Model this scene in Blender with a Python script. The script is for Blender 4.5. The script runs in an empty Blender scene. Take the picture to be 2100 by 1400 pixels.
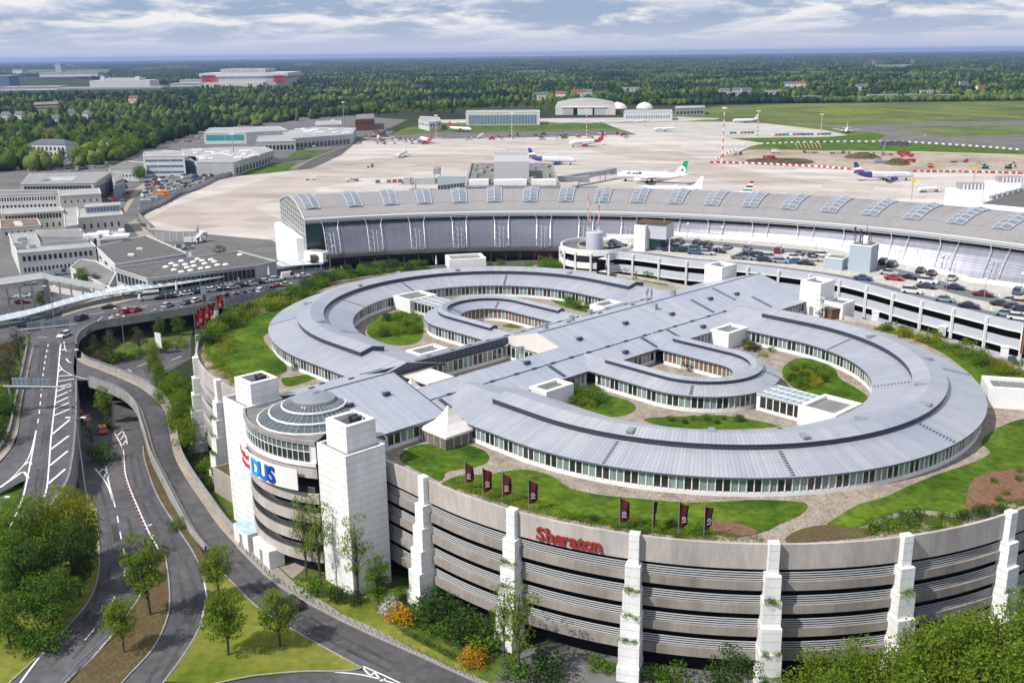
import bpy, math, random
from mathutils import Vector, Matrix, noise
from mathutils.geometry import tessellate_polygon
R = math.radians
RND = random.Random(7)
HAZE = 5.2e-5
SC = bpy.context.scene
COL = SC.collection
CAM_H, FPX, HY = 80.0, 2050.0, 110.0
ROLL = math.atan(-24/2100.0)
PITCH = math.atan((700-HY)*math.cos(ROLL)/FPX)
def P(u, v, z=0.0):
    """point of the plane at height z that the photograph shows at (u, v)"""
    c, s = math.cos(-ROLL), math.sin(-ROLL)
    x, y = u-1050.0, v-700.0
    xr, yr = c*x-s*y, s*x+c*y
    X = xr; Y = FPX*math.cos(PITCH)-yr*math.sin(PITCH); Z = -yr*math.cos(PITCH)-FPX*math.sin(PITCH)
    t = -(CAM_H-z)/Z
    return Vector((X*t, Y*t, z))
def PD(u, v, Yd):
    """point on the vertical plane y = Yd"""
    c, s = math.cos(-ROLL), math.sin(-ROLL)
    x, y = u-1050.0, v-700.0
    xr, yr = c*x-s*y, s*x+c*y
    X = xr; Y = FPX*math.cos(PITCH)-yr*math.sin(PITCH); Z = -yr*math.cos(PITCH)-FPX*math.sin(PITCH)
    t = Yd/Y
    return Vector((X*t, Yd, CAM_H+Z*t))
LC = Vector((14.8, 200.7, 0)); LA = R(43)
def L(s, t, z=0.0):
    """hotel frame: s along the spine, t across it"""
    return Vector((LC.x+s*math.cos(LA)-t*math.sin(LA), LC.y+s*math.sin(LA)+t*math.cos(LA), z))
MATS = {}
def mat(name, col, rough=.7, metal=0., var=.12, scale=.25, bump=0., bscale=None, col2=None, detail=6, coat=0., spec=.5, stretch=None, fine=0.):
    m = bpy.data.materials.new(name); m.use_nodes = True
    nt = m.node_tree; N = nt.nodes; K = nt.links
    b = N['Principled BSDF']
    b.inputs['Roughness'].default_value = rough; b.inputs['Metallic'].default_value = metal
    b.inputs['Coat Weight'].default_value = coat; b.inputs['Specular IOR Level'].default_value = spec if rough < .8 else .12
    c = list(col)+[1]
    geo = N.new('ShaderNodeNewGeometry')
    src = geo.outputs['Position']
    if stretch:
        mp = N.new('ShaderNodeMapping'); mp.inputs['Scale'].default_value = stretch
        K.new(src, mp.inputs[0]); src = mp.outputs[0]
    if var > 0 or col2:
        nz = N.new('ShaderNodeTexNoise'); nz.inputs['Scale'].default_value = scale; nz.inputs['Detail'].default_value = detail
        nz.inputs['Roughness'].default_value = .62
        K.new(src, nz.inputs['Vector'])
        cr = N.new('ShaderNodeValToRGB')
        cr.color_ramp.elements[0].position = .32; cr.color_ramp.elements[1].position = .68
        a = [max(0, x*(1-var)) for x in col]; d = col2 if col2 else [min(1, x*(1+var)) for x in col]
        cr.color_ramp.elements[0].color = a+[1]; cr.color_ramp.elements[1].color = list(d)+[1]
        K.new(nz.outputs['Fac'], cr.inputs[0]); out = cr.outputs[0]
        if fine > 0:
            n2 = N.new('ShaderNodeTexNoise'); n2.inputs['Scale'].default_value = scale*9; n2.inputs['Detail'].default_value = 4
            K.new(src, n2.inputs['Vector'])
            mr = N.new('ShaderNodeMapRange'); mr.inputs[1].default_value = .3; mr.inputs[2].default_value = .7
            mr.inputs[3].default_value = 1-fine; mr.inputs[4].default_value = 1+fine
            K.new(n2.outputs['Fac'], mr.inputs[0])
            mx = N.new('ShaderNodeVectorMath'); mx.operation = 'SCALE'
            K.new(out, mx.inputs[0]); K.new(mr.outputs[0], mx.inputs['Scale']); out = mx.outputs[0]
        K.new(out, b.inputs['Base Color'])
    else:
        b.inputs['Base Color'].default_value = c
    if bump > 0:
        nb = N.new('ShaderNodeTexNoise'); nb.inputs['Scale'].default_value = bscale or scale*6; nb.inputs['Detail'].default_value = 5
        K.new(src, nb.inputs['Vector'])
        bp = N.new('ShaderNodeBump'); bp.inputs['Strength'].default_value = bump; bp.inputs['Distance'].default_value = .3
        K.new(nb.outputs['Fac'], bp.inputs['Height']); K.new(bp.outputs[0], b.inputs['Normal'])
    MATS[name] = m
    return m
def seam_mat(name, col, w=.6, rough=.42, metal=.25, depth=.32, var=.06, axis=0, fcol=None):
    """sheet metal with standing seams along one uv axis"""
    m = mat(name, col, rough, metal, var, .06, fine=.04, col2=fcol)
    nt = m.node_tree; N = nt.nodes; K = nt.links; b = N['Principled BSDF']
    uv = N.new('ShaderNodeUVMap'); sp = N.new('ShaderNodeSeparateXYZ'); K.new(uv.outputs[0], sp.inputs[0])
    dv = N.new('ShaderNodeMath'); dv.operation = 'DIVIDE'; dv.inputs[1].default_value = w; K.new(sp.outputs[axis], dv.inputs[0])
    fr = N.new('ShaderNodeMath'); fr.operation = 'FRACT'; K.new(dv.outputs[0], fr.inputs[0])
    fl = N.new('ShaderNodeMath'); fl.operation = 'FLOOR'; K.new(dv.outputs[0], fl.inputs[0])
    wn = N.new('ShaderNodeTexWhiteNoise'); wn.noise_dimensions = '1D'; K.new(fl.outputs[0], wn.inputs['W'])
    lt = N.new('ShaderNodeMath'); lt.operation = 'LESS_THAN'; lt.inputs[1].default_value = .22; K.new(fr.outputs[0], lt.inputs[0])
    mr = N.new('ShaderNodeMapRange'); mr.inputs[3].default_value = 1-.07; mr.inputs[4].default_value = 1+.07; K.new(wn.outputs['Value'], mr.inputs[0])
    ms = N.new('ShaderNodeMapRange'); ms.inputs[3].default_value = 1; ms.inputs[4].default_value = 1-depth; K.new(lt.outputs[0], ms.inputs[0])
    mu = N.new('ShaderNodeMath'); mu.operation = 'MULTIPLY'; K.new(mr.outputs[0], mu.inputs[0]); K.new(ms.outputs[0], mu.inputs[1])
    old = b.inputs['Base Color'].links[0].from_socket
    mx = N.new('ShaderNodeVectorMath'); mx.operation = 'SCALE'; K.new(old, mx.inputs[0]); K.new(mu.outputs[0], mx.inputs['Scale'])
    K.new(mx.outputs[0], b.inputs['Base Color'])
    return m
def leaf_mat(name, col, col2, trans=.35):
    m = bpy.data.materials.new(name); m.use_nodes = True
    nt = m.node_tree; N = nt.nodes; K = nt.links; b = N['Principled BSDF']
    geo = N.new('ShaderNodeNewGeometry'); oi = N.new('ShaderNodeObjectInfo')
    cr = N.new('ShaderNodeValToRGB'); cr.color_ramp.elements[0].color = list(col)+[1]; cr.color_ramp.elements[1].color = list(col2)+[1]
    ad = N.new('ShaderNodeMath'); ad.operation = 'MULTIPLY_ADD'; ad.inputs[1].default_value = .65
    m2 = N.new('ShaderNodeMath'); m2.operation = 'MULTIPLY'; m2.inputs[1].default_value = .35
    K.new(oi.outputs['Random'], m2.inputs[0]); K.new(geo.outputs['Random Per Island'], ad.inputs[0]); K.new(m2.outputs[0], ad.inputs[2])
    K.new(ad.outputs[0], cr.inputs[0]); K.new(cr.outputs[0], b.inputs['Base Color'])
    b.inputs['Roughness'].default_value = .6; b.inputs['Specular IOR Level'].default_value = .12
    tr = N.new('ShaderNodeBsdfTranslucent'); K.new(cr.outputs[0], tr.inputs[0])
    mx = N.new('ShaderNodeMixShader'); mx.inputs[0].default_value = trans
    K.new(b.outputs[0], mx.inputs[1]); K.new(tr.outputs[0], mx.inputs[2]); K.new(mx.outputs[0], N['Material Output'].inputs[0])
    MATS[name] = m
    return m
def plain(name, col, rough=.5, metal=0., **k): return mat(name, col, rough, metal, var=0, **k)
class MB:
    def __init__(s): s.v = []; s.f = []; s.m = []; s.uv = []
    def poly(s, pts, mi=0, uv=None):
        n = len(s.v); s.v += [tuple(p) for p in pts]; s.f.append(tuple(range(n, n+len(pts)))); s.m.append(mi)
        s.uv.append(uv or [(0., 0.)]*len(pts)); return s
    def tess(s, pts, mi=0):
        n = len(s.v); s.v += [tuple(p) for p in pts]
        for t in tessellate_polygon([[Vector((p[0], p[1], 0)) for p in pts]]):
            s.f.append((n+t[0], n+t[1], n+t[2])); s.m.append(mi); s.uv.append([(0., 0.)]*3)
        return s
    def prism(s, pts, z0, z1, mi=0, top=None, bottom=False):
        """extruded outline; pts are (x, y[, z]) corners, z1 may be a list"""
        n = len(pts); zt = z1 if isinstance(z1, (list, tuple)) else [z1]*n
        for i in range(n):
            a, b = pts[i], pts[(i+1) % n]
            s.poly([(a[0], a[1], z0), (b[0], b[1], z0), (b[0], b[1], zt[(i+1) % n]), (a[0], a[1], zt[i])], mi)
        s.tess([(p[0], p[1], zt[i]) for i, p in enumerate(pts)], mi if top is None else top)
        if bottom: s.tess([(p[0], p[1], z0) for p in pts], mi)
        return s
    def box(s, c, size, rz=0., mi=0, ax=None, taper=1.):
        hx, hy, hz = [q/2 for q in size]
        X = Vector((math.cos(rz), math.sin(rz), 0)); Y = Vector((-math.sin(rz), math.cos(rz), 0)); Z = Vector((0, 0, 1))
        if ax: X, Y, Z = ax
        c = Vector(c); p = []
        for k in (-1, 1):
            f = taper if k > 0 else 1.
            for i, j in ((-1, -1), (1, -1), (1, 1), (-1, 1)): p.append(c+X*(i*hx*f)+Y*(j*hy*f)+Z*(k*hz))
        for q in ((3, 2, 1, 0), (4, 5, 6, 7), (0, 1, 5, 4), (1, 2, 6, 5), (2, 3, 7, 6), (3, 0, 4, 7)): s.poly([p[i] for i in q], mi)
        return s
    def bar(s, a, b, w, h=None, mi=0):
        """square bar between two points"""
        a, b = Vector(a), Vector(b); d = b-a; l = d.length
        if l < 1e-6: return s
        X = d/l; up = Vector((0, 0, 1)) if abs(X.z) < .95 else Vector((1, 0, 0))
        Y = up.cross(X).normalized(); Z = X.cross(Y)
        return s.box((a+b)/2, (l, w, h or w), mi=mi, ax=(X, Y, Z))
    def tube(s, pts, r, n=6, mi=0, cap=True):
        pts = [Vector(p) for p in pts]; rs = r if isinstance(r, (list, tuple)) else [r]*len(pts); rings = []
        for i, p in enumerate(pts):
            d = (pts[min(i+1, len(pts)-1)]-pts[max(i-1, 0)]).normalized()
            up = Vector((0, 0, 1)) if abs(d.z) < .9 else Vector((1, 0, 0))
            Y = up.cross(d).normalized(); Z = d.cross(Y)
            rings.append([p+(Y*math.cos(2*math.pi*k/n)+Z*math.sin(2*math.pi*k/n))*rs[i] for k in range(n)])
        for a, b in zip(rings[:-1], rings[1:]):
            for k in range(n): s.poly([a[k], a[(k+1) % n], b[(k+1) % n], b[k]], mi)
        if cap: s.poly(rings[0], mi); s.poly(rings[-1], mi)
        return s
    def lathe(s, c, prof, n=24, a0=0., a1=2*math.pi, mi=0):
        c = Vector(c)
        for k in range(n):
            p, q = a0+(a1-a0)*k/n, a0+(a1-a0)*(k+1)/n
            for (r0, z0), (r1, z1) in zip(prof[:-1], prof[1:]):
                pts = [c+Vector((r0*math.cos(p), r0*math.sin(p), z0)), c+Vector((r0*math.cos(q), r0*math.sin(q), z0)),
                       c+Vector((r1*math.cos(q), r1*math.sin(q), z1)), c+Vector((r1*math.cos(p), r1*math.sin(p), z1))]
                s.poly(pts, mi, [(p*r0, 0), (q*r0, 0), (q*r1, 1), (p*r1, 1)])
        return s
    def loft(s, secs, mi=0, closed=False, uvs=None):
        """strip of quads through matching sections; uv x = length along, y = across"""
        run = 0.
        n = len(secs)
        for i in range(n if closed else n-1):
            a, b = secs[i], secs[(i+1) % n]
            d = (Vector(b[0])-Vector(a[0])).length; w = 0.
            for j in range(len(a)-1):
                dw = (Vector(a[j+1])-Vector(a[j])).length
                mk = mi[j] if isinstance(mi, (list, tuple)) else mi
                s.poly([a[j], b[j], b[j+1], a[j+1]], mk, [(run, w), (run+d, w), (run+d, w+dw), (run, w+dw)]); w += dw
            run += d
        return s
    def build(s, name, mats, parent=None, smooth=False, ang=None):
        me = bpy.data.meshes.new(name)
        off = Vector((0, 0, 0)); q = parent
        while q is not None: off += q.location; q = q.parent
        vs = [(x-off.x, y-off.y, z-off.z) for x, y, z in s.v] if off.length > 0 else s.v
        me.from_pydata(vs, [], s.f)
        ml = mats if isinstance(mats, (list, tuple)) else [mats]
        for m in ml: me.materials.append(MATS[m] if isinstance(m, str) else m)
        if len(ml) > 1: me.polygons.foreach_set('material_index', s.m)
        if any(u[-1] != (0., 0.) for u in s.uv[:4000]):
            ul = me.uv_layers.new(name='UVMap')
            ul.data.foreach_set('uv', [c for u in s.uv for p in u for c in p])
        if smooth: me.polygons.foreach_set('use_smooth', [True]*len(me.polygons))
        me.update()
        o = bpy.data.objects.new(name, me); COL.objects.link(o)
        if parent is not None: o.parent = parent
        return o
def smooth_shade(o, angle=35):
    o.data.polygons.foreach_set('use_smooth', [True]*len(o.data.polygons))
    return o
def T(name, label, cat, loc=(0, 0, 0), group=None, rz=0.):
    o = bpy.data.objects.new(name, None); COL.objects.link(o); o.empty_display_size = .5
    o.location = loc; o.rotation_euler = (0, 0, rz); return tag(o, label, cat, group)
def tag(o, label=None, cat=None, group=None, kind=None):
    if label: o['label'] = label
    if cat: o['category'] = cat
    if group: o['group'] = group
    if kind: o['kind'] = kind
    return o
def struct(name, mb, m, smooth=False): return tag(mb.build(name, m, smooth=smooth), kind='structure')
def dup(root, loc, rz=None, label=None, group=None, paint=None, scale=None):
    """copy of a thing with copies of its parts and their sub-parts; paint = {part name: material}"""
    def setm(o):
        b = o.name.split('.')[0]
        if paint and b in paint:
            o.material_slots[0].link = 'OBJECT'; o.material_slots[0].material = MATS[paint[b]]
    r = root.copy(); COL.objects.link(r); r.location = loc
    if rz is not None: r.rotation_euler = (0, 0, rz)
    if scale is not None: r.scale = (scale,)*3 if not isinstance(scale, (tuple, list)) else scale
    if label: r['label'] = label
    if group: r['group'] = group
    if r.type == 'MESH': setm(r)
    for ch in list(root.children):
        c = ch.copy(); COL.objects.link(c); c.parent = r; setm(c)
        for g in list(ch.children):
            d = g.copy(); COL.objects.link(d); d.parent = c; setm(d)
    return r
def wipe(root):
    for ch in list(root.children):
        for g in list(ch.children): bpy.data.objects.remove(g)
        bpy.data.objects.remove(ch)
    bpy.data.objects.remove(root)
def sheet(name, px, z, m, smoothed=False):
    pts = [P(p[0], p[1], p[2] if len(p) > 2 else z) for p in px]
    if smoothed: pts = curve(pts, 4, True)
    return struct(name, MB().tess(pts), m)
def curve(pts, n=5, closed=False):
    """Catmull-Rom resampling"""
    pts = [Vector(p) for p in pts]; out = []; m = len(pts)
    for i in range(m if closed else m-1):
        g = (lambda k: pts[k % m]) if closed else (lambda k: pts[max(0, min(m-1, k))])
        a, b, c, d = g(i-1), g(i), g(i+1), g(i+2)
        for k in range(n):
            t = k/n
            out.append(.5*((2*b)+(c-a)*t+(2*a-5*b+4*c-d)*t*t+(3*b-a-3*c+d)*t**3))
    if not closed: out.append(pts[-1])
    return out
def resample(pts, step):
    pts = [Vector(p) for p in pts]; out = [pts[0].copy()]; acc = 0.
    for a, b in zip(pts[:-1], pts[1:]):
        l = (b-a).length; d = step-acc
        while d <= l:
            out.append(a+(b-a)*(d/l)); d += step
        acc = (acc+l) % step
    return out
def side(path, d):
    """path offset sideways by d (to the left of travel)"""
    out = []
    for i, p in enumerate(path):
        t = path[min(i+1, len(path)-1)]-path[max(i-1, 0)]; t.z = 0
        t.normalize(); out.append(p+Vector((-t.y, t.x, 0))*d)
    return out
ORD = ['first', 'second', 'third', 'fourth', 'fifth', 'sixth', 'seventh', 'eighth', 'ninth', 'tenth', 'eleventh', 'twelfth',
       'thirteenth', 'fourteenth', 'fifteenth', 'sixteenth', 'seventeenth', 'eighteenth', 'nineteenth', 'twentieth']
def nth(i):
    if i < 20: return ORD[i]
    t = ['', '', 'twenty', 'thirty', 'forty', 'fifty', 'sixty', 'seventy', 'eighty', 'ninety'][(i+1)//10 % 10]; r = (i+1) % 10
    h = 'hundred and ' if i+1 >= 100 else ''
    if r == 0: return h+t[:-1]+'ieth' if t else h+'tenth'
    return h+(t+'-' if t else '')+ORD[r-1]
def text_mesh(txt, size, depth, bold=0., space=1.):
    cu = bpy.data.curves.new('lettering', 'FONT'); cu.body = txt; cu.size = size; cu.extrude = depth/2; cu.offset = bold
    cu.space_character = space; cu.align_x = 'CENTER'; cu.resolution_u = 3
    o = bpy.data.objects.new('lettering', cu); COL.objects.link(o)
    bpy.context.view_layer.update()
    me = bpy.data.meshes.new_from_object(o.evaluated_get(bpy.context.evaluated_depsgraph_get()))
    bpy.data.objects.remove(o)
    mb = MB(); vs = [v.co.copy() for v in me.vertices]
    for p in me.polygons: mb.poly([vs[i] for i in p.vertices])
    bpy.data.meshes.remove(me)
    return mb
def place_text(mb, fn):
    """maps flat text (x right, y up, z out) through fn"""
    mb.v = [tuple(fn(*p)) for p in mb.v]; return mb
cd = bpy.data.cameras.new('camera'); cam = bpy.data.objects.new('camera', cd); COL.objects.link(cam)
cam.location = (0, 0, CAM_H); cd.sensor_width = 36; cd.sensor_fit = 'HORIZONTAL'; cd.lens = FPX/2100*36
cd.clip_end = 90000; cd.clip_start = 1
cam.matrix_world = Matrix.Translation((0, 0, CAM_H)) @ Matrix.Rotation(R(90)-PITCH, 4, 'X') @ Matrix.Rotation(ROLL, 4, 'Z')
SC.camera = cam
SUN_EL, SUN_AZ = 47.0, 30.0           # light travels towards +x, +y (30 deg above the x axis)
sl = bpy.data.lights.new('sun', 'SUN'); sl.energy = 4.9; sl.angle = R(.53); sl.color = (1, .955, .89)
so = bpy.data.objects.new('sun', sl); COL.objects.link(so)
dirv = Vector((math.cos(R(SUN_AZ))*math.cos(R(SUN_EL)), math.sin(R(SUN_AZ))*math.cos(R(SUN_EL)), -math.sin(R(SUN_EL))))
so.rotation_euler = dirv.to_track_quat('-Z', 'Y').to_euler()
w = bpy.data.worlds.new('World'); SC.world = w; w.use_nodes = True
nt = w.node_tree; N = nt.nodes; K = nt.links
bg = N['Background']; bg.inputs['Strength'].default_value = .105
sky = N.new('ShaderNodeTexSky'); sky.sky_type = 'NISHITA'; sky.sun_disc = False
sky.sun_elevation = R(SUN_EL); sky.sun_rotation = math.atan2(-dirv.x, -dirv.y)
sky.air_density = 1.0; sky.dust_density = 1.6; sky.ozone_density = 1.2; sky.altitude = 100
tc = N.new('ShaderNodeTexCoord'); sp = N.new('ShaderNodeSeparateXYZ'); K.new(tc.outputs['Generated'], sp.inputs[0])
def mth(op, a, b=None, c=None):
    n = N.new('ShaderNodeMath'); n.operation = op
    for i, q in enumerate((a, b, c)):
        if q is None: continue
        if isinstance(q, (int, float)): n.inputs[i].default_value = q
        else: K.new(q, n.inputs[i])
    return n.outputs[0]
zz = mth('MAXIMUM', sp.outputs[2], .0)
lg_ = mth('LOGARITHM', mth('ADD', mth('MULTIPLY', zz, 50.), 1.0), 2.718)
cb = N.new('ShaderNodeCombineXYZ'); K.new(mth('MULTIPLY', sp.outputs[0], 17.0), cb.inputs[0]); K.new(mth('MULTIPLY', lg_, 3.9), cb.inputs[1]); K.new(mth('MULTIPLY', sp.outputs[1], 17.0), cb.inputs[2])
def nz(scale, det, rough, off, dist=0.):
    mp = N.new('ShaderNodeMapping'); mp.inputs['Location'].default_value = off; K.new(cb.outputs[0], mp.inputs[0])
    n = N.new('ShaderNodeTexNoise'); n.inputs['Scale'].default_value = scale; n.inputs['Detail'].default_value = det
    n.inputs['Roughness'].default_value = rough; n.inputs['Distortion'].default_value = dist
    K.new(mp.outputs[0], n.inputs['Vector']); return n.outputs['Fac']
def ramp(src, p0, c0, p1, c1):
    r = N.new('ShaderNodeValToRGB'); r.color_ramp.elements[0].position = p0; r.color_ramp.elements[1].position = p1
    r.color_ramp.elements[0].color = (*c0, 1); r.color_ramp.elements[1].color = (*c1, 1); K.new(src, r.inputs[0]); return r.outputs[0]
def mix(f, a, b):
    m = N.new('ShaderNodeMix'); m.data_type = 'RGBA'
    if isinstance(f, float): m.inputs[0].default_value = f
    else: K.new(f, m.inputs[0])
    for i, q in ((6, a), (7, b)):
        if isinstance(q, tuple): m.inputs[i].default_value = (*q, 1)
        else: K.new(q, m.inputs[i])
    return m.outputs[2]
big = nz(.62, 9, .58, (3.1, 1.7, 0), .25)
up_ = nz(.62, 9, .58, (3.1, 2.05, 0), .25)
mask = ramp(big, .43, (0, 0, 0), .56, (1, 1, 1))
lit = mth('MULTIPLY_ADD', mth('SUBTRACT', big, up_), 2.6, .5)
cl = ramp(lit, .30, (5.9, 6.3, 7.5), .66, (8.6, 8.5, 8.6))
veil = mix(.72, sky.outputs[0], (3.3, 4.5, 6.9))
c1 = mix(mask, veil, cl)
hz = ramp(zz, .006, (1, 1, 1), .034, (0, 0, 0))
c2 = mix(hz, c1, (5.3, 5.7, 7.2))
K.new(c2, bg.inputs['Color'])
SC.view_settings.view_transform = 'Standard'; SC.view_settings.look = 'None'; SC.view_settings.exposure = 0; SC.view_settings.gamma = 1
SC.cycles.max_bounces = 5; SC.cycles.diffuse_bounces = 2; SC.cycles.glossy_bounces = 3; SC.cycles.transmission_bounces = 3
SC.cycles.transparent_max_bounces = 6; SC.cycles.volume_bounces = 0; SC.cycles.use_denoising = True
SC.cycles.caustics_reflective = False; SC.cycles.caustics_refractive = False
mat('far_land', (.022, .036, .016), .95, var=.3, scale=.004, col2=(.055, .075, .028), detail=9)
mat('grass_wild', (.05, .10, .008), .95, var=.3, scale=.06, col2=(.13, .165, .035), fine=.3, bump=.4)
mat('grass_lawn', (.036, .098, .005), .95, var=.3, scale=.10, col2=(.112, .178, .014), fine=.34, bump=.5, bscale=4)
mat('grass_dry', (.11, .165, .012), .95, var=.2, scale=.08, col2=(.23, .22, .045), fine=.2, bump=.3)
mat('grass_field', (.085, .135, .025), .95, var=.3, scale=.012, col2=(.16, .19, .05), fine=.25)
mat('asphalt', (.085, .083, .088), .85, var=.16, scale=.07, col2=(.125, .12, .124), fine=.2, bump=.12, bscale=8)
mat('asphalt_dark', (.055, .056, .062), .85, var=.2, scale=.05, fine=.12)
mat('asphalt_old', (.15, .145, .14), .9, var=.18, scale=.05, fine=.12)
mat('paving_tan', (.33, .285, .235), .9, var=.15, scale=.2, fine=.15)
mat('paving_pale', (.30, .28, .25), .9, var=.15, scale=.2, fine=.15)
mat('soil', (.15, .09, .055), .95, var=.3, scale=.3, col2=(.11, .10, .04), fine=.3, bump=.5)
mat('soil_red', (.24, .125, .085), .95, var=.25, scale=.25, col2=(.19, .11, .06), fine=.3, bump=.5)
mat('dirt', (.36, .27, .20), .95, var=.25, scale=.03, col2=(.46, .40, .33), fine=.2)
mat('gravel', (.34, .28, .225), .95, var=.25, scale=.5, col2=(.42, .365, .30), fine=.45, bump=.8, bscale=5)
mat('concrete', (.36, .325, .28), .85, var=.14, scale=.25, stretch=(1, 1, .35), fine=.1, bump=.1)
mat('concrete_grey', (.30, .29, .28), .85, var=.2, scale=.3, stretch=(1, 1, .3), fine=.14)
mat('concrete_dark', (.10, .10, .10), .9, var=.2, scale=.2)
plain('void', (.012, .012, .014), .9)  # near-black colour standing in for the shade of deep openings
plain('marking', (.74, .74, .72), .7)
plain('marking_yellow', (.75, .55, .06), .7)
mat('white_panel', (.80, .80, .79), .55, var=.05, scale=.5, fine=.03)
mat('white_paint', (.78, .78, .77), .5, var=.06, scale=.3)
plain('steel', (.42, .44, .46), .4, .6)
plain('rail', (.36, .38, .41), .45, .5)
plain('dark_metal', (.06, .065, .075), .45, .3)
def apron_mat(name, c1, c2):
    m = mat(name, c1, .85, var=.1, scale=.006, col2=c2, detail=8, fine=.06)
    nt = m.node_tree; N = nt.nodes; K = nt.links; b = N['Principled BSDF']
    geo = N.new('ShaderNodeNewGeometry'); mp = N.new('ShaderNodeMapping'); mp.inputs['Rotation'].default_value = (0, 0, R(24)); K.new(geo.outputs['Position'], mp.inputs[0])
    br = N.new('ShaderNodeTexBrick'); br.inputs['Scale'].default_value = 1; br.inputs['Mortar Size'].default_value = .12; br.inputs['Brick Width'].default_value = 30
    br.inputs['Row Height'].default_value = 15; br.inputs['Color1'].default_value = (1, 1, 1, 1); br.inputs['Color2'].default_value = (.80, .79, .78, 1); br.inputs['Mortar'].default_value = (.72, .70, .68, 1)
    K.new(mp.outputs[0], br.inputs['Vector'])
    mp2 = N.new('ShaderNodeMapping'); mp2.inputs['Scale'].default_value = (.004, .05, 1); mp2.inputs['Rotation'].default_value = (0, 0, R(8)); K.new(geo.outputs['Position'], mp2.inputs[0])
    st = N.new('ShaderNodeTexNoise'); st.inputs['Scale'].default_value = 1; st.inputs['Detail'].default_value = 6; K.new(mp2.outputs[0], st.inputs['Vector'])
    mr = N.new('ShaderNodeMapRange'); mr.inputs[1].default_value = .35; mr.inputs[2].default_value = .7; mr.inputs[3].default_value = .86; mr.inputs[4].default_value = 1.08; K.new(st.outputs['Fac'], mr.inputs[0])
    old = b.inputs['Base Color'].links[0].from_socket
    v1 = N.new('ShaderNodeVectorMath'); v1.operation = 'MULTIPLY'; K.new(old, v1.inputs[0]); K.new(br.outputs['Color'], v1.inputs[1])
    v2 = N.new('ShaderNodeVectorMath'); v2.operation = 'SCALE'; K.new(v1.outputs[0], v2.inputs[0]); K.new(mr.outputs[0], v2.inputs['Scale'])
    K.new(v2.outputs[0], b.inputs['Base Color'])
apron_mat('apron_concrete', (.545, .49, .445), (.62, .565, .52))
apron_mat('apron_pale', (.52, .50, .465), (.57, .545, .51))
apron_mat('apron_dark', (.47, .405, .355), (.53, .465, .41))
g = MB(); S = 30000
g.poly([(-S, -400, 0), (S, -400, 0), (S, S, 0), (-S, S, 0)]); struct('ground', g, 'far_land')
hl = MB(); hr = random.Random(3)
for k in range(26):            # low spoil heaps and wooded rises on the skyline
    x = hr.uniform(-11000, 12000); y = hr.uniform(17000, 24000); w_ = hr.uniform(700, 2600); h_ = hr.uniform(4, 14)
    hl.lathe((0, 0, 0), [(1, 0), (.75, .45), (.4, .85), (0.001, 1)], 14)
    n = 14*3*4
    hl.v[-n:] = [(x+a*w_, y+b*w_*.4, c*h_) for a, b, c in hl.v[-n:]]
struct('hills', hl, 'far_land', smooth=True)
sheet('yard', [(-140, 660), (-140, 420), (40, 400), (225, 345), (300, 305), (420, 262), (560, 244), (700, 236), (835, 246), (740, 290), (640, 345), (487, 362), (395, 394), (335, 421), (286, 447), (306, 470), (555, 492), (700, 556), (640, 600), (300, 640), (110, 655)], .03, 'asphalt_old')
sheet('parking_ground', [(-160, 470), (-60, 352), (70, 322), (215, 330), (240, 345), (60, 395), (20, 410)], .05, 'asphalt_old')
sheet('grass', [(1330, 252), (1395, 228), (1480, 217), (1600, 213), (2100, 208), (2500, 206), (2500, 360), (1500, 312), (1470, 292), (1600, 283), (1740, 276)], .03, 'grass_field')
sheet('grass', [(800, 276), (835, 262), (930, 248), (1100, 247), (1250, 250), (1340, 262), (1290, 268), (1100, 268), (900, 272)], .03, 'grass_field')
sheet('apron', [(286, 447), (335, 421), (395, 394), (440, 371), (487, 362), (593, 351), (640, 346), (700, 318), (733, 290), (810, 285), (960, 284), (1130, 281), (1267, 277), (1306, 276), (1262, 262), (1240, 253), (1400, 250), (1510, 250), (1570, 253), (1690, 267), (1740, 277), (1700, 281), (1600, 283), (1500, 284), (1568, 294), (1540, 300), (1500, 318), (1700, 309), (1900, 311), (2300, 318), (2500, 420), (2300, 620), (1700, 560), (1150, 530), (700, 556), (555, 492), (306, 470)], .06, 'apron_concrete')
sheet('apron', [(1240, 253.5), (1400, 250.5), (1510, 250.5), (1570, 253.5), (1690, 267), (1740, 277), (1700, 280.5), (1600, 282.5), (1500, 283.5), (1420, 279), (1306, 275)], .09, 'apron_pale')
sheet('apron', [(300, 452), (360, 420), (470, 392), (560, 362), (700, 330), (900, 316), (1060, 320), (990, 345), (860, 352), (800, 366), (700, 366), (725, 374), (640, 386), (655, 392), (575, 404), (590, 410), (520, 424), (600, 462), (540, 470), (470, 463), (400, 470)], .075, 'apron_dark')
sheet('apron', [(1180, 300), (1400, 312), (1480, 340), (1700, 378), (1560, 384), (1300, 340), (1420, 336), (1250, 318)], .075, 'apron_dark')
sheet('apron', [(860, 250), (900, 246), (1120, 243), (1400, 240), (1480, 243), (1400, 249), (1240, 252), (1100, 252), (930, 253)], .05, 'apron_pale')
sheet('taxiway', [(800, 277), (900, 272.5), (1100, 269), (1270, 268), (1306, 275.5), (1267, 276.5), (1130, 280.5), (960, 283.5), (810, 284.5), (733, 289.5)], .08, 'asphalt_old')
sheet('taxiway', [(593, 351), (608, 348), (667, 307), (700, 301), (733, 290), (700, 318), (640, 345.5)], .1, 'asphalt')
sheet('lawn', [(487, 360), (545, 336), (610, 333), (590, 349)], .12, 'grass_lawn')
sheet('lawn', [(583, 327), (607, 310), (667, 306.5), (632, 328)], .12, 'grass_lawn')
sheet('lawn', [(807, 272), (860, 262), (1000, 258), (1240, 254.5), (1266, 263), (1000, 267), (900, 269)], .1, 'grass_lawn')
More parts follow.
